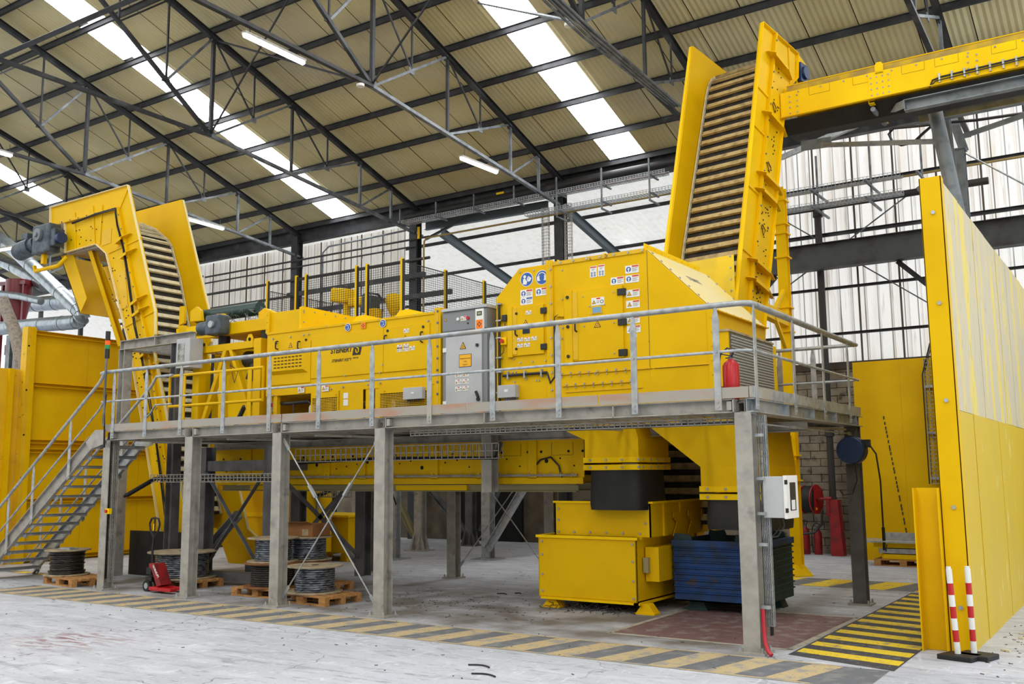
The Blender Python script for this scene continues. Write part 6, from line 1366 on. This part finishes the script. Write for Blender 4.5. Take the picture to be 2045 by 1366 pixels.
q = MB(); q.box(x-.36, x+.36, y-.22, y+.22, z, z+.22); q.build('carton', CARD, bxx, bevel=.006); q = MB(); q.prism([(x-.36, y-.22, z+.22), (x+.36, y-.22, z+.22), (x+.36, y-.36, z+.27), (x-.36, y-.36, z+.25)], (0,0,.005)); q.build('flap', CARD, bxx); q = MB(); q.box(x+.1, x+.25, y-.223, y-.22, z+.02, z+.13); q.build('tape', PLY, bxx)
c = U('y', .75, 628, 1190); pallet('wooden pallet under the front silver spool beside the third column', c.x+.08, .75, -.05); spool('silver cable spool alone on the front pallet beside the third column', (c.x, .75, .145), .46, .33, .44, CBS)
# black board leaning
q = MB(); q.box(-14.5, -11.9, 1.95, 1.98, .0, .92); tag(q.build('rubber_sheet', RUB), 'black rubber sheet standing upright behind the pallet truck', 'sheet')
# pallet truck
px = -11.42; py = .3; tr = thing('pallet_truck', 'red hand pallet truck with black looped handle between the first two columns', 'pallet truck', (px, py, 0))
for dy in (-.09, .05):
    q = MB(); q.cyl((px, py+dy-.03, .1), (px, py+dy+.03, .1), .1, 20); w = q.build('steer_wheel', RUB, tr, smooth=True); q = MB(); q.cyl((px, py+dy-.035, .1), (px, py+dy+.035, .1), .055, 12); q.build('hub', GAL, w, smooth=True)
q = MB(); q.box(px-.05, px+.12, py-.1, py+.1, .18, .26); q.cyl((px, py, .2), (px, py, .48), .05, 12); q.box(px-.08, px+.06, py-.07, py+.07, .3, .42); q.build('hydraulic_unit', BLK, tr)
q = MB(); q.prism([(px+.06, py-.12, .5), (px+.2, py-.12, .5), (px+.42, py-.12, .13), (px+.3, py-.12, .1), (px+.12, py-.12, .42), (px+.06, py-.12, .42)], (0,.24,0)); q.build('chassis', REDd, tr, bevel=.006)
q = MB(); q.box(px+.2, px+.8, py-.2, py-.06, .04, .09); q.box(px+.2, px+.8, py+.06, py+.2, .04, .09); q.box(px+.16, px+.4, py-.18, py+.18, .05, .1); q.build('forks', RED, tr, bevel=.005)
q = MB(); q.wire([(px, py, .45), (px-.02, py, .7), (px+.01, py, 1.0)], .022, 10); q.wire([(px+.01, py, .95), (px-.1, py, 1.08), (px-.13, py, 1.2), (px-.08, py, 1.29), (px+.02, py, 1.31), (px+.12, py, 1.29), (px+.16, py, 1.2), (px+.13, py, 1.08), (px+.02, py, .95)], .018, 8); q.wire([(px+.01, py, .95), (px+.02, py, 1.31)], .014, 8); q.build('handle', BLK, tr, smooth=True)
q = MB(); q.box(px, px+.03, py-.02, py-.018, 1.08, 1.2); q.build('handle_label', SYE, tr)
text('NOBLELIFT', tr, 'lettering', .06, (px+.17, py-.124, .46), WHT, xdir=(.62,0,-.79), updir=(.79,0,.62), bold=.002, sx=.9)
# hose reels and extinguishers
hr = thing('fire_hose_reel', 'red fire hose reel with black hose on the block wall', 'hose reel', (-3.2, 13.4, 0))
cx, cy, cz = -3.25, 13.3, 1.36
for dx in (-.16, .12):
    q = MB(); q.cyl((cx+dx, cy-.1, cz), (cx+dx+.02, cy-.104, cz), .36 if dx > 0 else .34, 28, upv=(0,0,1)); q.build('reel_disc', HSTK, hr, smooth=True)
base = None
for k in range(6): q = MB(); q.cyl((cx-.14+k*.043, cy-.1, cz), (cx-.102+k*.043, cy-.1, cz), .33, 24); q.build('hose_turn', RUB, hr, smooth=True)
q = MB(); q.cyl((cx+.14, cy-.1, cz), (cx+.5, cy-.1, cz+.03), .04, 10); q.box(cx+.36, cx+.44, cy-.12, cy+.1, cz-.4, cz+.03); q.build('swing_arm', REDd, hr)
q = MB(); q.prism([(cx+.42, cy-.1, 0), (cx+.72, cy-.1, 0), (cx+.64, cy-.1, 1.35), (cx+.42, cy-.1, 1.35)], (0,.3,0)); q.build('pedestal', REDd, hr, bevel=.01)
q = MB(); q.box(cx+.13, cx+.15, cy-.18, cy-.1, cz-.26, cz-.2); q.build('valve', SYE, hr)
q = MB(); q.wire([(cx+.3, cy-.25, cz-.25), (cx+.28, cy-.28, cz-.6), (cx+.1, cy-.3, cz-.8), (cx-.2, cy-.3, cz-.84), (cx-.5, cy-.3, cz-.7), (cx-.6, cy-.25, cz-.4)], .03, 8); q.build('hanging_hose', CBL, hr, smooth=True)
def extinguisher(label, x, y, z, h=.5, r=.08, m_=RED):
    t = thing('fire_extinguisher', label, 'extinguisher', (x, y, z), 'fire extinguishers')
    q = MB(); q.lathe((x, y, z), [(r*.9,0),(r,.012),(r,h*.78),(r*.8,h*.86),(r*.35,h*.92),(r*.3,h*.95)], 24); q.build('cylinder', m_, t, smooth=True)
    q = MB(); q.box(x-.02, x+.02, y-.02, y+.02, z+h*.93, z+h*1.0); q.cyl((x, y, z+h*.92), (x, y, z+h*.97), .03, 12); q.build('valve', TRL, t)
    q = MB(); q.bar((x-.11, y, z+h*1.07), (x+.03, y, z+h*1.0), .03, .012); q.bar((x-.06, y, z+h*.97), (x+.03, y, z+h*.98), .025, .01); q.build('lever', NAVY if m_ is RED and z > 1 else BLK, t)
    q = MB(); q.wire([(x+.02, y-.02, z+h), (x+.07, y-.05, z+h*1.12), (x-.0, y-.1, z+h*1.18), (x-.09, y-.09, z+h*1.05), (x-.13, y-.07, z+h*.7), (x-.125, y-.06, z+h*.3), (x-.1, y-.07, z+.04)], .012, 8); q.build('hose', BLK, t, smooth=True); return t
t = extinguisher('shiny red fire extinguisher standing on the platform at the right front corner', -.18, .06, ZT, .52, .1)
q = MB(); q.bar((-.3, -.02, ZT+.04), (-.45, -.05, ZT+.1), .05, .05); q.build('nozzle', BLK, t)
extinguisher('dusty red fire extinguisher on the floor below the hose reel, left one', -3.5, 13.45, 0, .72, .09, REDd)
extinguisher('dusty red fire extinguisher on the floor below the hose reel, right one', -3.22, 13.5, 0, .66, .1, REDd)
ar = thing('air_hose_reel', 'round navy blue air hose reel hanging on the rear right column', 'hose reel', (.1, 4.4, 2.36))
q = MB(); q.cyl((.08, 4.28, 2.36), (.08, 4.45, 2.36), .215, 28); q.cyl((.08, 4.45, 2.36), (.08, 4.5, 2.36), .2, 28); q.box(.18, .34, 4.34, 4.46, 2.4, 2.52); q.build('housing', BLK, ar, smooth=True)
q = MB(); q.cyl((.07, 4.24, 2.36), (.07, 4.285, 2.36), .2, 28, .215); q.build('cover', NAVY, ar, smooth=True)
q = MB(); q.box(.05, .12, 4.5, 4.62, 2.25, 2.5); q.build('bracket', BLK, ar)
q = MB(); q.wire([(.33, 4.4, 2.44), (.42, 4.4, 2.3), (.46, 4.4, 1.9), (.46, 4.4, 1.3), (.46, 4.4, 1.1)], .013, 8); q.wire([(.46, 4.4, 1.2), (.46, 4.4, 1.0)], .024, 8); q.wire([(.46, 4.4, .98), (.455, 4.4, .86)], .02, 8); q.bar((.5, 4.4, .95), (.48, 4.4, .84), .014, .014); q.wire([(.12, 4.3, 2.16), (.14, 4.3, 1.9), (.06, 4.3, 1.7), (-.08, 4.3, 1.68), (-.12, 4.3, 1.75)], .01, 6); q.build('air_hose', BLK, ar, smooth=True)
eb = thing('electrical_box', 'pale electrical box with a window, fixed to the right front column', 'box', (.3, .2, 1.53))
q = MB(); q.box(.17, .41, .0, .4, 1.52, 1.99); q.build('body', LGR, eb, bevel=.006); q = MB(); q.box(.41, .445, -.01, .42, 1.51, 2.0); q.build('door', WHT, eb, bevel=.006)
q = MB(); q.box(.445, .45, .12, .32, 1.6, 1.92); q.build('window', DGL, eb); q = MB(); q.box(.446, .452, .15, .28, 1.61, 1.72); q.build('meter', WHT, eb)
for z in (1.58, 1.9): q = MB(); q.box(.43, .455, -.015, .02, z, z+.05); q.build('hinge', BLK, eb)
for z in (1.56, 1.93): q = MB(); q.bar((.1, .1, z), (.2, .1, z), .05, .03); q.build('mounting_rail', GAL, eb)
q = MB(); q.wire([(.3, .25, 1.52), (.32, .25, 1.42), (.25, .22, 1.3), (.14, .15, 1.28)], .01, 6); q.wire([(.26, .25, 1.52), (.27, .25, 1.4), (.2, .2, 1.3), (.14, .15, 1.32)], .008, 6); q.build('cables', CBL, eb, smooth=True, kind='stuff')
for i, z in enumerate((2.45, 1.95, 1.55, 1.2, .5)): q = MB(); q.box(.1, .2, -.03, .02, z, z+.035); tag(q.build('strut_clamp', GAL), 'galvanised strut clamp on the right front column, %s from the top' % ORD[i], 'clamp', 'strut clamps on the corner column')
q = MB(); q.wire([(.13, -.06, .5), (.135, -.07, .25), (.16, -.1, .12), (.2, -.13, .05), (.24, -.15, .02)], .024, 10); tag(q.build('red_hose', paint('red_corrugated_hose', (176,24,44), .4), smooth=True), 'bent red corrugated conduit at the foot of the right front column', 'hose')
# red and white posts
def barrier(label, x, y, lx=0):
    t = thing('barrier_post', label, 'barrier post', (x, y, 0), 'red and white barrier posts')
    q = MB(); q.prism([(x-.2, y-.12, .0), (x+.16, y-.2, 0), (x+.24, y+.08, 0), (x-.1, y+.17, 0)], (0,0,.055)); q.build('rubber_base', RUB, t, bevel=.01)
    for k in range(7):
        z0, z1 = .055+k*.125, .055+(k+1)*.125; q = MB(); q.cyl((x+lx*z0, y, z0), (x+lx*z1, y, z1+(.03 if k == 6 else 0)), .032, 14)
        q.build('white_band' if k%2 == 0 else 'red_band', WHT if k%2 == 0 else RED, t, smooth=True)
    q = MB(); q.cyl((x+lx*.96, y, .95), (x+lx, y, .985), .026, 12); q.build('cap', WHT, t, smooth=True)
    return t
barrier('red and white barrier post, left of the two, in front of the channel', 2.0, .8, -.04)
barrier('red and white barrier post, right of the two, against the wall end', 2.14, 1.0-.06, -.01)
# pallet of yellow frames in the back
pallet('wooden pallet carrying yellow frames by the back yellow partition', -.75, 11.6)
for k, (z, m_, l) in enumerate(((.15, YEb, 'yellow steel frame lying on the back pallet, lowest'), (.27, GAL, 'grey steel section lying on the back pallet, in the middle'), (.39, YEb, 'yellow steel frame lying on the back pallet, upper'), (.5, GAL, 'galvanised sheet lying on top of the back pallet stack'))):
    q = MB(); q.box(-1.35-.1*k+.2, .0, 11.25, 11.3, z, z+.1); q.box(-1.35-.1*k+.2, .0, 11.9, 11.95, z, z+.1); q.box(-1.2, -1.1, 11.3, 11.9, z, z+.1)
    if k == 3: q = MB(); q.box(-1.75, .1, 11.1, 12.1, z, z+.03); q.box(-1.2, .1, 11.5, 11.55, z+.03, z+.2)
    tag(q.build('steel_section', m_), l, 'steel part')
# signal tower
p = U('y', -.1, 220, 740); sx = p.x; sg = thing('signal_tower', 'signal light column with lit amber lamp at the head of the stairs', 'signal light', (sx, -.1, 3.0))
q = MB(); q.cyl((sx, -.19, 3.0), (sx, -.19, 4.28), .022, 10); q.build('pole', TRL, sg, smooth=True)
for z0, z1, m_, nm in ((4.28, 4.46, BLK, 'base'), (4.46, 4.54, SIGG, 'green_lamp'), (4.54, 4.62, SIGY, 'amber_lamp'), (4.62, 4.8, BLK, 'cap')): q = MB(); q.cyl((sx, -.18, z0), (sx, -.18, z1-.004), .045, 18); q.build(nm, m_, sg, smooth=True)
q = MB()
for k in range(3): q.wire([(sx+.02*k, -.16, 2.6), (sx-.03, -.16, 3.2+.1*k), (sx+.03, -.17, 3.6)], .008, 5)
q.build('cables', CBL, sg, smooth=True, kind='stuff')
q = MB(); p = U('y', -.15, 215, 1021); q.box(p.x-.06, p.x+.05, -.16, -.1, p.z-.05, p.z+.05); q.m = 1; q.cyl((p.x-.02, -.19, p.z), (p.x-.02, -.16, p.z), .03, 12); tag(q.build('emergency_stop', [YEb, RED]), 'small yellow emergency stop box with red button on the first column', 'switch')
# grey portal over the left end, with its electrical box
pt_ = thing('feeder_portal', 'galvanised steel portal over the left end of the platform', 'frame', (-13.4, 1.7, 2.9))
a = U('y', 1.6, 243, 697); b_ = U('y', 1.6, 387, 665); zc = (a.z+b_.z)/2
q = MB(); q.sect((a.x, 1.6, zc), (b_.x, 1.6, zc), .12, .2, 'C', .014); q.box((a.x+b_.x)/2-.01, (a.x+b_.x)/2+.01, 1.55, 1.66, zc-.1, zc+.1); q.build('top_beam', GALd, pt_)
q = MB(); q.sect((a.x, 1.6, zc), (a.x, 3.6, zc), .12, .2, 'C', .014); q.build('top_beam', GALd, pt_)
for x, y in ((a.x+.08, 1.65), (-12.72, 1.65)): q = MB(); q.sect((x, y, ZT if x > -12.6 else 0), (x, y, zc-.1), .2, .2, 'I', .016, (1,0,0)); q.build('column', GALd if x < -13 else GRY, pt_)
q = MB()
for k in range(14): q.bar((a.x+.1+k*.13, 1.7, zc-.05), (a.x+.1+k*.13, 3.4, zc-.05), .01, .03)
q.build('grating', GAL, pt_, kind='stuff')
p = U('y', 1.5, 371, 706); eb = thing('electrical_box', 'pale electrical box with a square window under the left portal', 'box', (p.x, 1.5, p.z-.3))
q = MB(); q.box(p.x-.2, p.x+.22, 1.42, 1.75, p.z-.3, p.z+.3); q.build('body', LGR, eb, bevel=.008); q = MB(); q.box(p.x-.14, p.x+.06, 1.41, 1.42, p.z-.2, p.z+.2); q.build('window', GLG, eb)
# ---- feeder frame, drum unit and its motors -------------------------------
ff = thing('feeder_trestle', 'yellow A-braced steel feeder frame at the left end of the sorting machine', 'frame', (-11.2, 2.4, ZT))
G = lambda px, py, y=1.9: U('y', y, px, py)
zt = (G(410,698).z+G(520,688).z)/2; xa, xb = G(400,700).x, G(521,700).x
for x, y in ((xa, 1.9), (xb, 1.9), (xa, 3.7), (xb, 3.7)): q = MB(); q.sect((x, y, ZT), (x, y, zt+.1), .2, .18, 'C', .014, (0,1,0)); q.build('post', YE, ff)
for y in (1.9, 3.7): q = MB(); q.bar((xa, y, zt), (xb, y, zt), .14, .14); q.build('top_beam', YE, ff)
xm = G(455, 690).x
q = MB(); q.bar((xm, 1.88, zt-.05), (xa+.1, 1.88, ZT), .1, .09); q.build('diagonal', YE, ff); q = MB(); q.bar((xm+.15, 1.88, zt-.05), (xb-.05, 1.88, ZT), .1, .08); q.build('diagonal', YE, ff)
q = MB(); q.bar((xm, 3.6, zt-.05), (xa+.1, 3.6, ZT), .1, .09); q.build('diagonal', YE, ff)
for x in (G(414,690).x, G(505,680).x): q = MB(); q.prism([(x-.09, 1.82, zt-.07), (x+.09, 1.82, zt-.07), (x+.09, 1.82, zt+.12), (x+.04, 1.82, zt+.2), (x-.04, 1.82, zt+.2), (x-.09, 1.82, zt+.12)], (0,.02,0)); q.build('lifting_plate', YE, ff); q = MB(); q.cyl((x, 1.81, zt+.1), (x, 1.82, zt+.1), .035, 12); q.build('eye', DRK, ff)
fd = thing('vibrating_feeder', 'yellow vibrating feeder trough above the A-braced frame', 'feeder', (-11, 2.8, zt+.1))
q = MB(); q.box(xa+.3, xb+.2, 1.95, 3.7, zt+.28, zt+.52); q.build('trough', YE, fd, bevel=.008)
q = MB(); q.box(xa+.35, xb+.25, 2.2, 3.5, ZT+.35, zt+.0); q.build('hopper_body', YE, fd, bevel=.01)
q = MB(); q.prism([(xm-.2, 2.15, ZT+.1), (xb-.35, 2.15, ZT+.1), (xb-.2, 2.15, ZT+1.1), (xb-.45, 2.15, ZT+1.3), (xm-.3, 2.15, ZT+1.2)], (0,.04,0)); q.build('drum_guard', YEb, fd)
for x in (xa+.5, xb-.05): q = MB(); q.cyl((x, 2.1, zt+.07), (x, 2.1, zt+.28), .12, 14); q.build('rubber_mount', RUB, fd, smooth=True)
q = MB(); q.cyl((xb-.6, 2.1, zt-.25), (xb-.15, 2.1, zt-.3), .17, 16); q.cyl((xb-.4, 2.05, zt-.7), (xb-.3, 2.1, zt-.35), .14, 14); q.build('vibration_motor', BLK, fd, smooth=True)
q = MB(); q.wire([(xb-.1, 2.0, ZT+.6), (xb-.5, 1.95, ZT+.5), (xb-.7, 1.95, ZT+.2), (xb-.72, 1.95, ZT)], .05, 10); q.wire([(xm+.2, 1.8, zt-.35), (xm+.35, 1.8, zt-.75), (xm+.45, 1.8, zt-.5), (xm+.2, 1.8, zt-.38)], .008, 5); q.wire([(xa+.35, 1.95, zt-.1), (xa+.3, 1.95, ZT+.1)], .03, 6); q.build('hoses', CBL, fd, smooth=True, kind='stuff')
yg = thing('yellow_gate', 'low yellow tube barrier just behind the guard rail at the feeder', 'railing', (-11.2, 1.2, ZT))
z0, z1 = U('y', 1.2, 440, 805).z, U('y', 1.2, 440, 742).z; xl, xr = U('y', 1.2, 340, 750).x, U('y', 1.2, 526, 735).x
q = MB(); q.wire([(xl, 1.2, z0), (xl, 1.2, z1), (xr, 1.2, z1), (xr, 1.2, z0), (xl, 1.2, z0)], .03, 8); q.build('tube_frame', YE, yg, smooth=True)
for x in (xl+.45, (xl+xr)/2+.2, xr-.35): q = MB(); q.box(x-.05, x+.05, 1.18, 1.2, ZT, z1); q.build('upright', YE, yg)
dm = thing('drum_separator', 'overbelt unit with two dark green rollers and yellow brackets above the feeder', 'machine', (-11.8, 3, 5.1))
for (px0, py0, px1, py1), r in (((396,634,520,632),.15), ((455,658,528,660),.13)):
    a = U('y', 3.0, px0, py0); b_ = U('y', 3.0, px1, py1); q = MB(); q.cyl(a, V((b_.x, 3.0, a.z)), r, 20); q.build('roller', DRUM, dm, smooth=True)
q = MB(); rr = random.Random(4)
a = U('y', 2.84, 460, 640)
for k in range(90):
    x = rr.uniform(U('y',2.8,420,640).x, U('y',2.8,530,640).x); z = a.z+rr.uniform(-.28,.16); q.wire([(x, 2.82, z), (x+rr.uniform(-.08,.08), 2.8, z+rr.uniform(.02,.08)), (x+rr.uniform(-.12,.12), 2.8, z+rr.uniform(-.05,.03))], .006, 4)
q.build('wire_scraps', TRL, dm, kind='stuff')
def Q(px, py, y=2.7): return U('y', y, px, py)
q = MB(); q.prism([Q(355,650), Q(372,650), Q(372,668), Q(440,660), Q(440,672), Q(358,680)], (0,.05,0)); q.prism([Q(359,612), Q(368,611), Q(367,645), Q(357,650)], (0,.06,0)); q.build('left_bracket', YE, dm)
q = MB(); q.prism([Q(380,622), Q(392,612), Q(400,620), Q(402,640), Q(380,642)], (0,.08,0)); q.build('bearing_bracket', YE, dm); q = MB(); q.prism([Q(433,627), Q(447,626), Q(455,640), Q(434,640)], (0,.06,0)); q.build('bearing_bracket', YE, dm)
q = MB(); q.prism([Q(516,624), Q(527,615), Q(545,622), Q(560,628), Q(560,638), Q(530,646), Q(516,642)], (0,.14,0)); q.build('right_bracket', YE, dm, bevel=.01)
q = MB(); q.prism([Q(352,657), Q(395,650), Q(440,662), Q(398,672), Q(352,668)], (0,.5,0)); q.build('base_plate', YEb, dm)
g2 = thing('gearmotor', 'small dark blue-grey gearmotor below the green rollers', 'motor', Q(420,650,1.8))
a = Q(434,650,1.8); q = MB(); q.box(a.x-.2, a.x+.24, 1.65, 1.92, a.z-.2, a.z+.2); q.build('gearbox', MOT, g2, bevel=.03); q = MB(); q.cyl((a.x+.02, 1.6, a.z), (a.x+.02, 1.66, a.z), .07, 14); q.build('shaft_hub', GAL, g2, smooth=True)
q = MB(); q.cyl((a.x-.2, 1.8, a.z-.02), (a.x-.5, 1.8, a.z-.03), .14, 16); q.build('motor', MOT, g2, smooth=True)
# ---- mesh fence, robot and things behind the machine -----------------------
FY = 7.0; ft = 7.39
fe = thing('safety_fence', 'black wire mesh safety fence with yellow posts behind the sorting machine', 'fence', (-13, FY, 4.4))
fx = [-16.05, -14.93, -14.56, -12.75, -12.39, -11.23]
def fpost(x, y):
    q = MB(); q.box(x-.03, x+.03, y-.03, y+.03, 4.4, ft); p_ = q.build('post', YEb, fe); q = MB(); q.box(x+.03, x+.07, y-.02, y+.02, 4.4, ft-.03); q.build('post_edge', BLK, fe)
    return p_
for x in fx: fpost(x, FY)
for y in (8.75, 10.5, 12.1): fpost(-11.23, y)
def fmesh(p0, p1, z0=4.6, z1=ft-.08):
    q = MB(); p0, p1 = V(p0), V(p1); L_ = (p1-p0).length; d = (p1-p0)/L_; n = int(L_/.075)
    for k in range(n+1): p = p0+d*(L_*k/n); q.bar((p.x, p.y, z0), (p.x, p.y, z1), .008, .008)
    for k in range(int((z1-z0)/.06)+1): z = z0+k*.06; q.bar((p0.x, p0.y, z), (p1.x, p1.y, z), .007, .007)
    q.bar((p0.x, p0.y, z1), (p1.x, p1.y, z1), .02, .02); q.bar((p0.x, p0.y, z0), (p1.x, p1.y, z0), .02, .02); q.build('mesh_panel', BLK, fe, kind='stuff')
for a, b_ in ((-14.93,-14.56),(-14.5,-12.8),(-12.75,-12.42),(-12.39,-11.26)): fmesh((a, FY, 0), (b_, FY, 0))
fmesh((-11.23, 7.05, 0), (-11.23, 8.72, 0)); fmesh((-11.23, 8.78, 0), (-11.23, 10.45, 0)); fmesh((-11.23, 10.55, 0), (-11.23, 12.1, 0)); fmesh((-16.05, 7.1, 0), (-16.05, 9.5, 0), 4.6, 7.1)
rb_ = thing('industrial_robot', 'yellow industrial robot arm behind the mesh fence', 'robot', (-14, 9.2, 4.4))
R_ = lambda px, py, y=9.2: U('y', y, px, py)
q = MB(); q.bar(R_(668,590), R_(702,592), .4, .42); q.build('forearm', YEb, rb_, bevel=.06); q = MB(); q.bar(R_(700,605), R_(745,600), .3, .26); q.build('upper_arm', YEb, rb_, bevel=.05)
q = MB(); q.cyl(R_(692,600), R_(692,660), .1, 12); q.build('wrist_column', YEb, rb_, smooth=True); q = MB(); q.box(R_(738,0).x, R_(756,0).x, 9.0, 9.4, R_(0+740,625).z, R_(740,592).z); q.build('motor_block', MOT, rb_, bevel=.03)
q = MB(); a = R_(746,660); q.lathe((a.x, 9.2, 4.4), [(.4,0),(.4,.1),(.25,.3),(.22,a.z-4.4+.6)], 16); q.build('base', YE, rb_, smooth=True)
q = MB(); q.wire([R_(680,580), R_(688,570), R_(697,572), R_(699,582)], .02, 6); q.wire([R_(718,594), R_(735,585), R_(755,588), R_(764,600)], .035, 6); q.wire([R_(666,600), R_(661,620), R_(664,650)], .02, 6); q.build('cables', CBL, rb_, smooth=True, kind='stuff')
q = MB(); a = R_(786,600, 9.6); q.lathe((a.x, 9.6, a.z-.2), [(.1,-.2),(.2,.0),(.24,.2),(.2,.35),(.08,.4)], 16); q.cyl((a.x, 9.6, 4.4), (a.x, 9.6, a.z), .08, 10); tag(q.build('yellow_tool_head', YEb, smooth=True), 'rounded yellow tool head on a stand behind the fence, right of the robot', 'tool')
q = MB(); a = R_(885,620, 10.8); q.box(-14.6, -11.5, 10.8, 11.6, 5.9, 6.75); tag(q.build('machine_cover', YE, bevel=.01), 'long yellow machine cover behind the fence, above the grey cabinet', 'machine cover')
q = MB(); q.box(-17.5, -11.6, 9.9, 10.6, 4.4, 5.6); tag(q.build('robot_plinth', PIPE, bevel=.01), 'dark machine base standing behind the robot on the rear deck', 'machine')
q = MB(); a = R_(770,640,8.3); q.box(a.x-1.2, a.x+.9, 8.2, 8.9, 4.4, 5.75); tag(q.build('yellow_bench', YE, bevel=.02), 'low yellow bench unit behind the mesh fence', 'machine')
# ---- ducts and cyclone at far left ------------------------------------------
def D_(px, py, y): return U('y', y, px, py)
def duct(label, pts, r, y=None):
    q = MB(); P2 = [D_(a, b_, yy) for a, b_, yy in pts]; L2_ = []
    q.wire(P2, r, 20); n = 0
    for a, b_ in zip(P2, P2[1:]):
        k = max(1, int((b_-a).length/1.3))
        for j in range(k): p = lerp(a, b_, (j+.5)/k); d = (b_-a).normalized()*.025; q.cyl(p-d, p+d, r*1.05, 20)
    return tag(q.build('duct', DUCT, smooth=True), label, 'duct', 'extraction ducts')
YD = 8.5
duct('fat galvanised duct sloping down to an elbow behind the bunker wall', [(-40,448,YD),(32,502,YD),(92,558,YD),(150,613,YD),(160,622,YD),(165,632,YD),(159,641,YD),(146,644,YD),(65,650,YD),(-40,660,YD)], .26)
duct('second galvanised duct crossing behind the first at the left edge', [(-40,500,10),(0,518,10),(60,550,10),(90,572,10)], .26)
duct('far horizontal galvanised duct above the bunker wall', [(-40,622,12),(55,609,12),(132,603,12)], .32)
duct('thin pale duct at the left edge', [(-30,583,9),(40,592,9),(82,602,9)], .14)
cy = thing('cyclone', 'dark red dust cyclone on a frame at the left edge', 'cyclone', D_(35,700,9.5))
a = D_(36, 610, 9.5); q = MB(); q.lathe((a.x, 9.5, a.z-1.6), [(.12,0),(.14,.2),(.5,1.9),(.5,2.6),(.2,2.65)], 20); DR = paint('dark_red_enamel', (104,18,30), .35); q.build('cone', DR, cy, smooth=True)
for dx in (-.8, .75): q = MB(); q.bar((a.x+dx, 9.3, 0), (a.x+dx, 9.3, a.z+.9), .12, .12); q.build('leg', DR, cy)
q = MB(); q.bar((a.x-1.6, 9.3, a.z+1.0), (a.x+.9, 9.3, a.z+.8), .15, .15); q.cyl((a.x, 9.5, a.z-2.3), (a.x, 9.5, a.z-1.5), .16, 14); q.box(a.x-.25, a.x+.3, 9.2, 9.8, a.z-2.0, a.z-1.6); q.build('frame', DR, cy)
q = MB(); q.wire([D_(5,600,6), D_(26,652,6), D_(34,680,6), D_(40,710,6), D_(42,738,6), (D_(42,738,6).x, 6, 0)], [.2,.2,.2,.2,.22,.22], 14); tag(q.build('flexible_hose', paint('beige_flex_hose', (150,140,128), .8, 0, (120,110,100), 12), smooth=True), 'beige flexible dust hose hanging beside the bunker post', 'hose')
for px, l in ((18,'grey steel column at the left edge, behind the cyclone'), (33,'second grey steel column beside the beige hose')):
    a = D_(px, 740, 7); q = MB(); q.sect((a.x, 7, 0), (a.x, 7, 7), .25, .2, 'I', .02); tag(q.build('steel_column', GS), l, 'column')
# window wall at the far left end: frame bars in front of the daylight
for k, (z, l) in enumerate(((3.2,'lowest'),(4.6,'second'),(6.0,'third'),(7.6,'highest'))): beamthing('window_bar', 'dark glazing bar of the far left window wall, %s' % l, (-44, 15.5, z), (-28.2, 15.5, z), .1, .12, 'box', TRS)
for i, x in enumerate((-42, -38.5, -35, -31.5)): beamthing('window_post', 'dark glazing post of the far left window wall, %s from the left' % ORD[i], (x, 15.5, 0), (x, 15.5, 10.5), .14, .18, 'box', TRS, 'post', 'far window posts', (0,1,0))
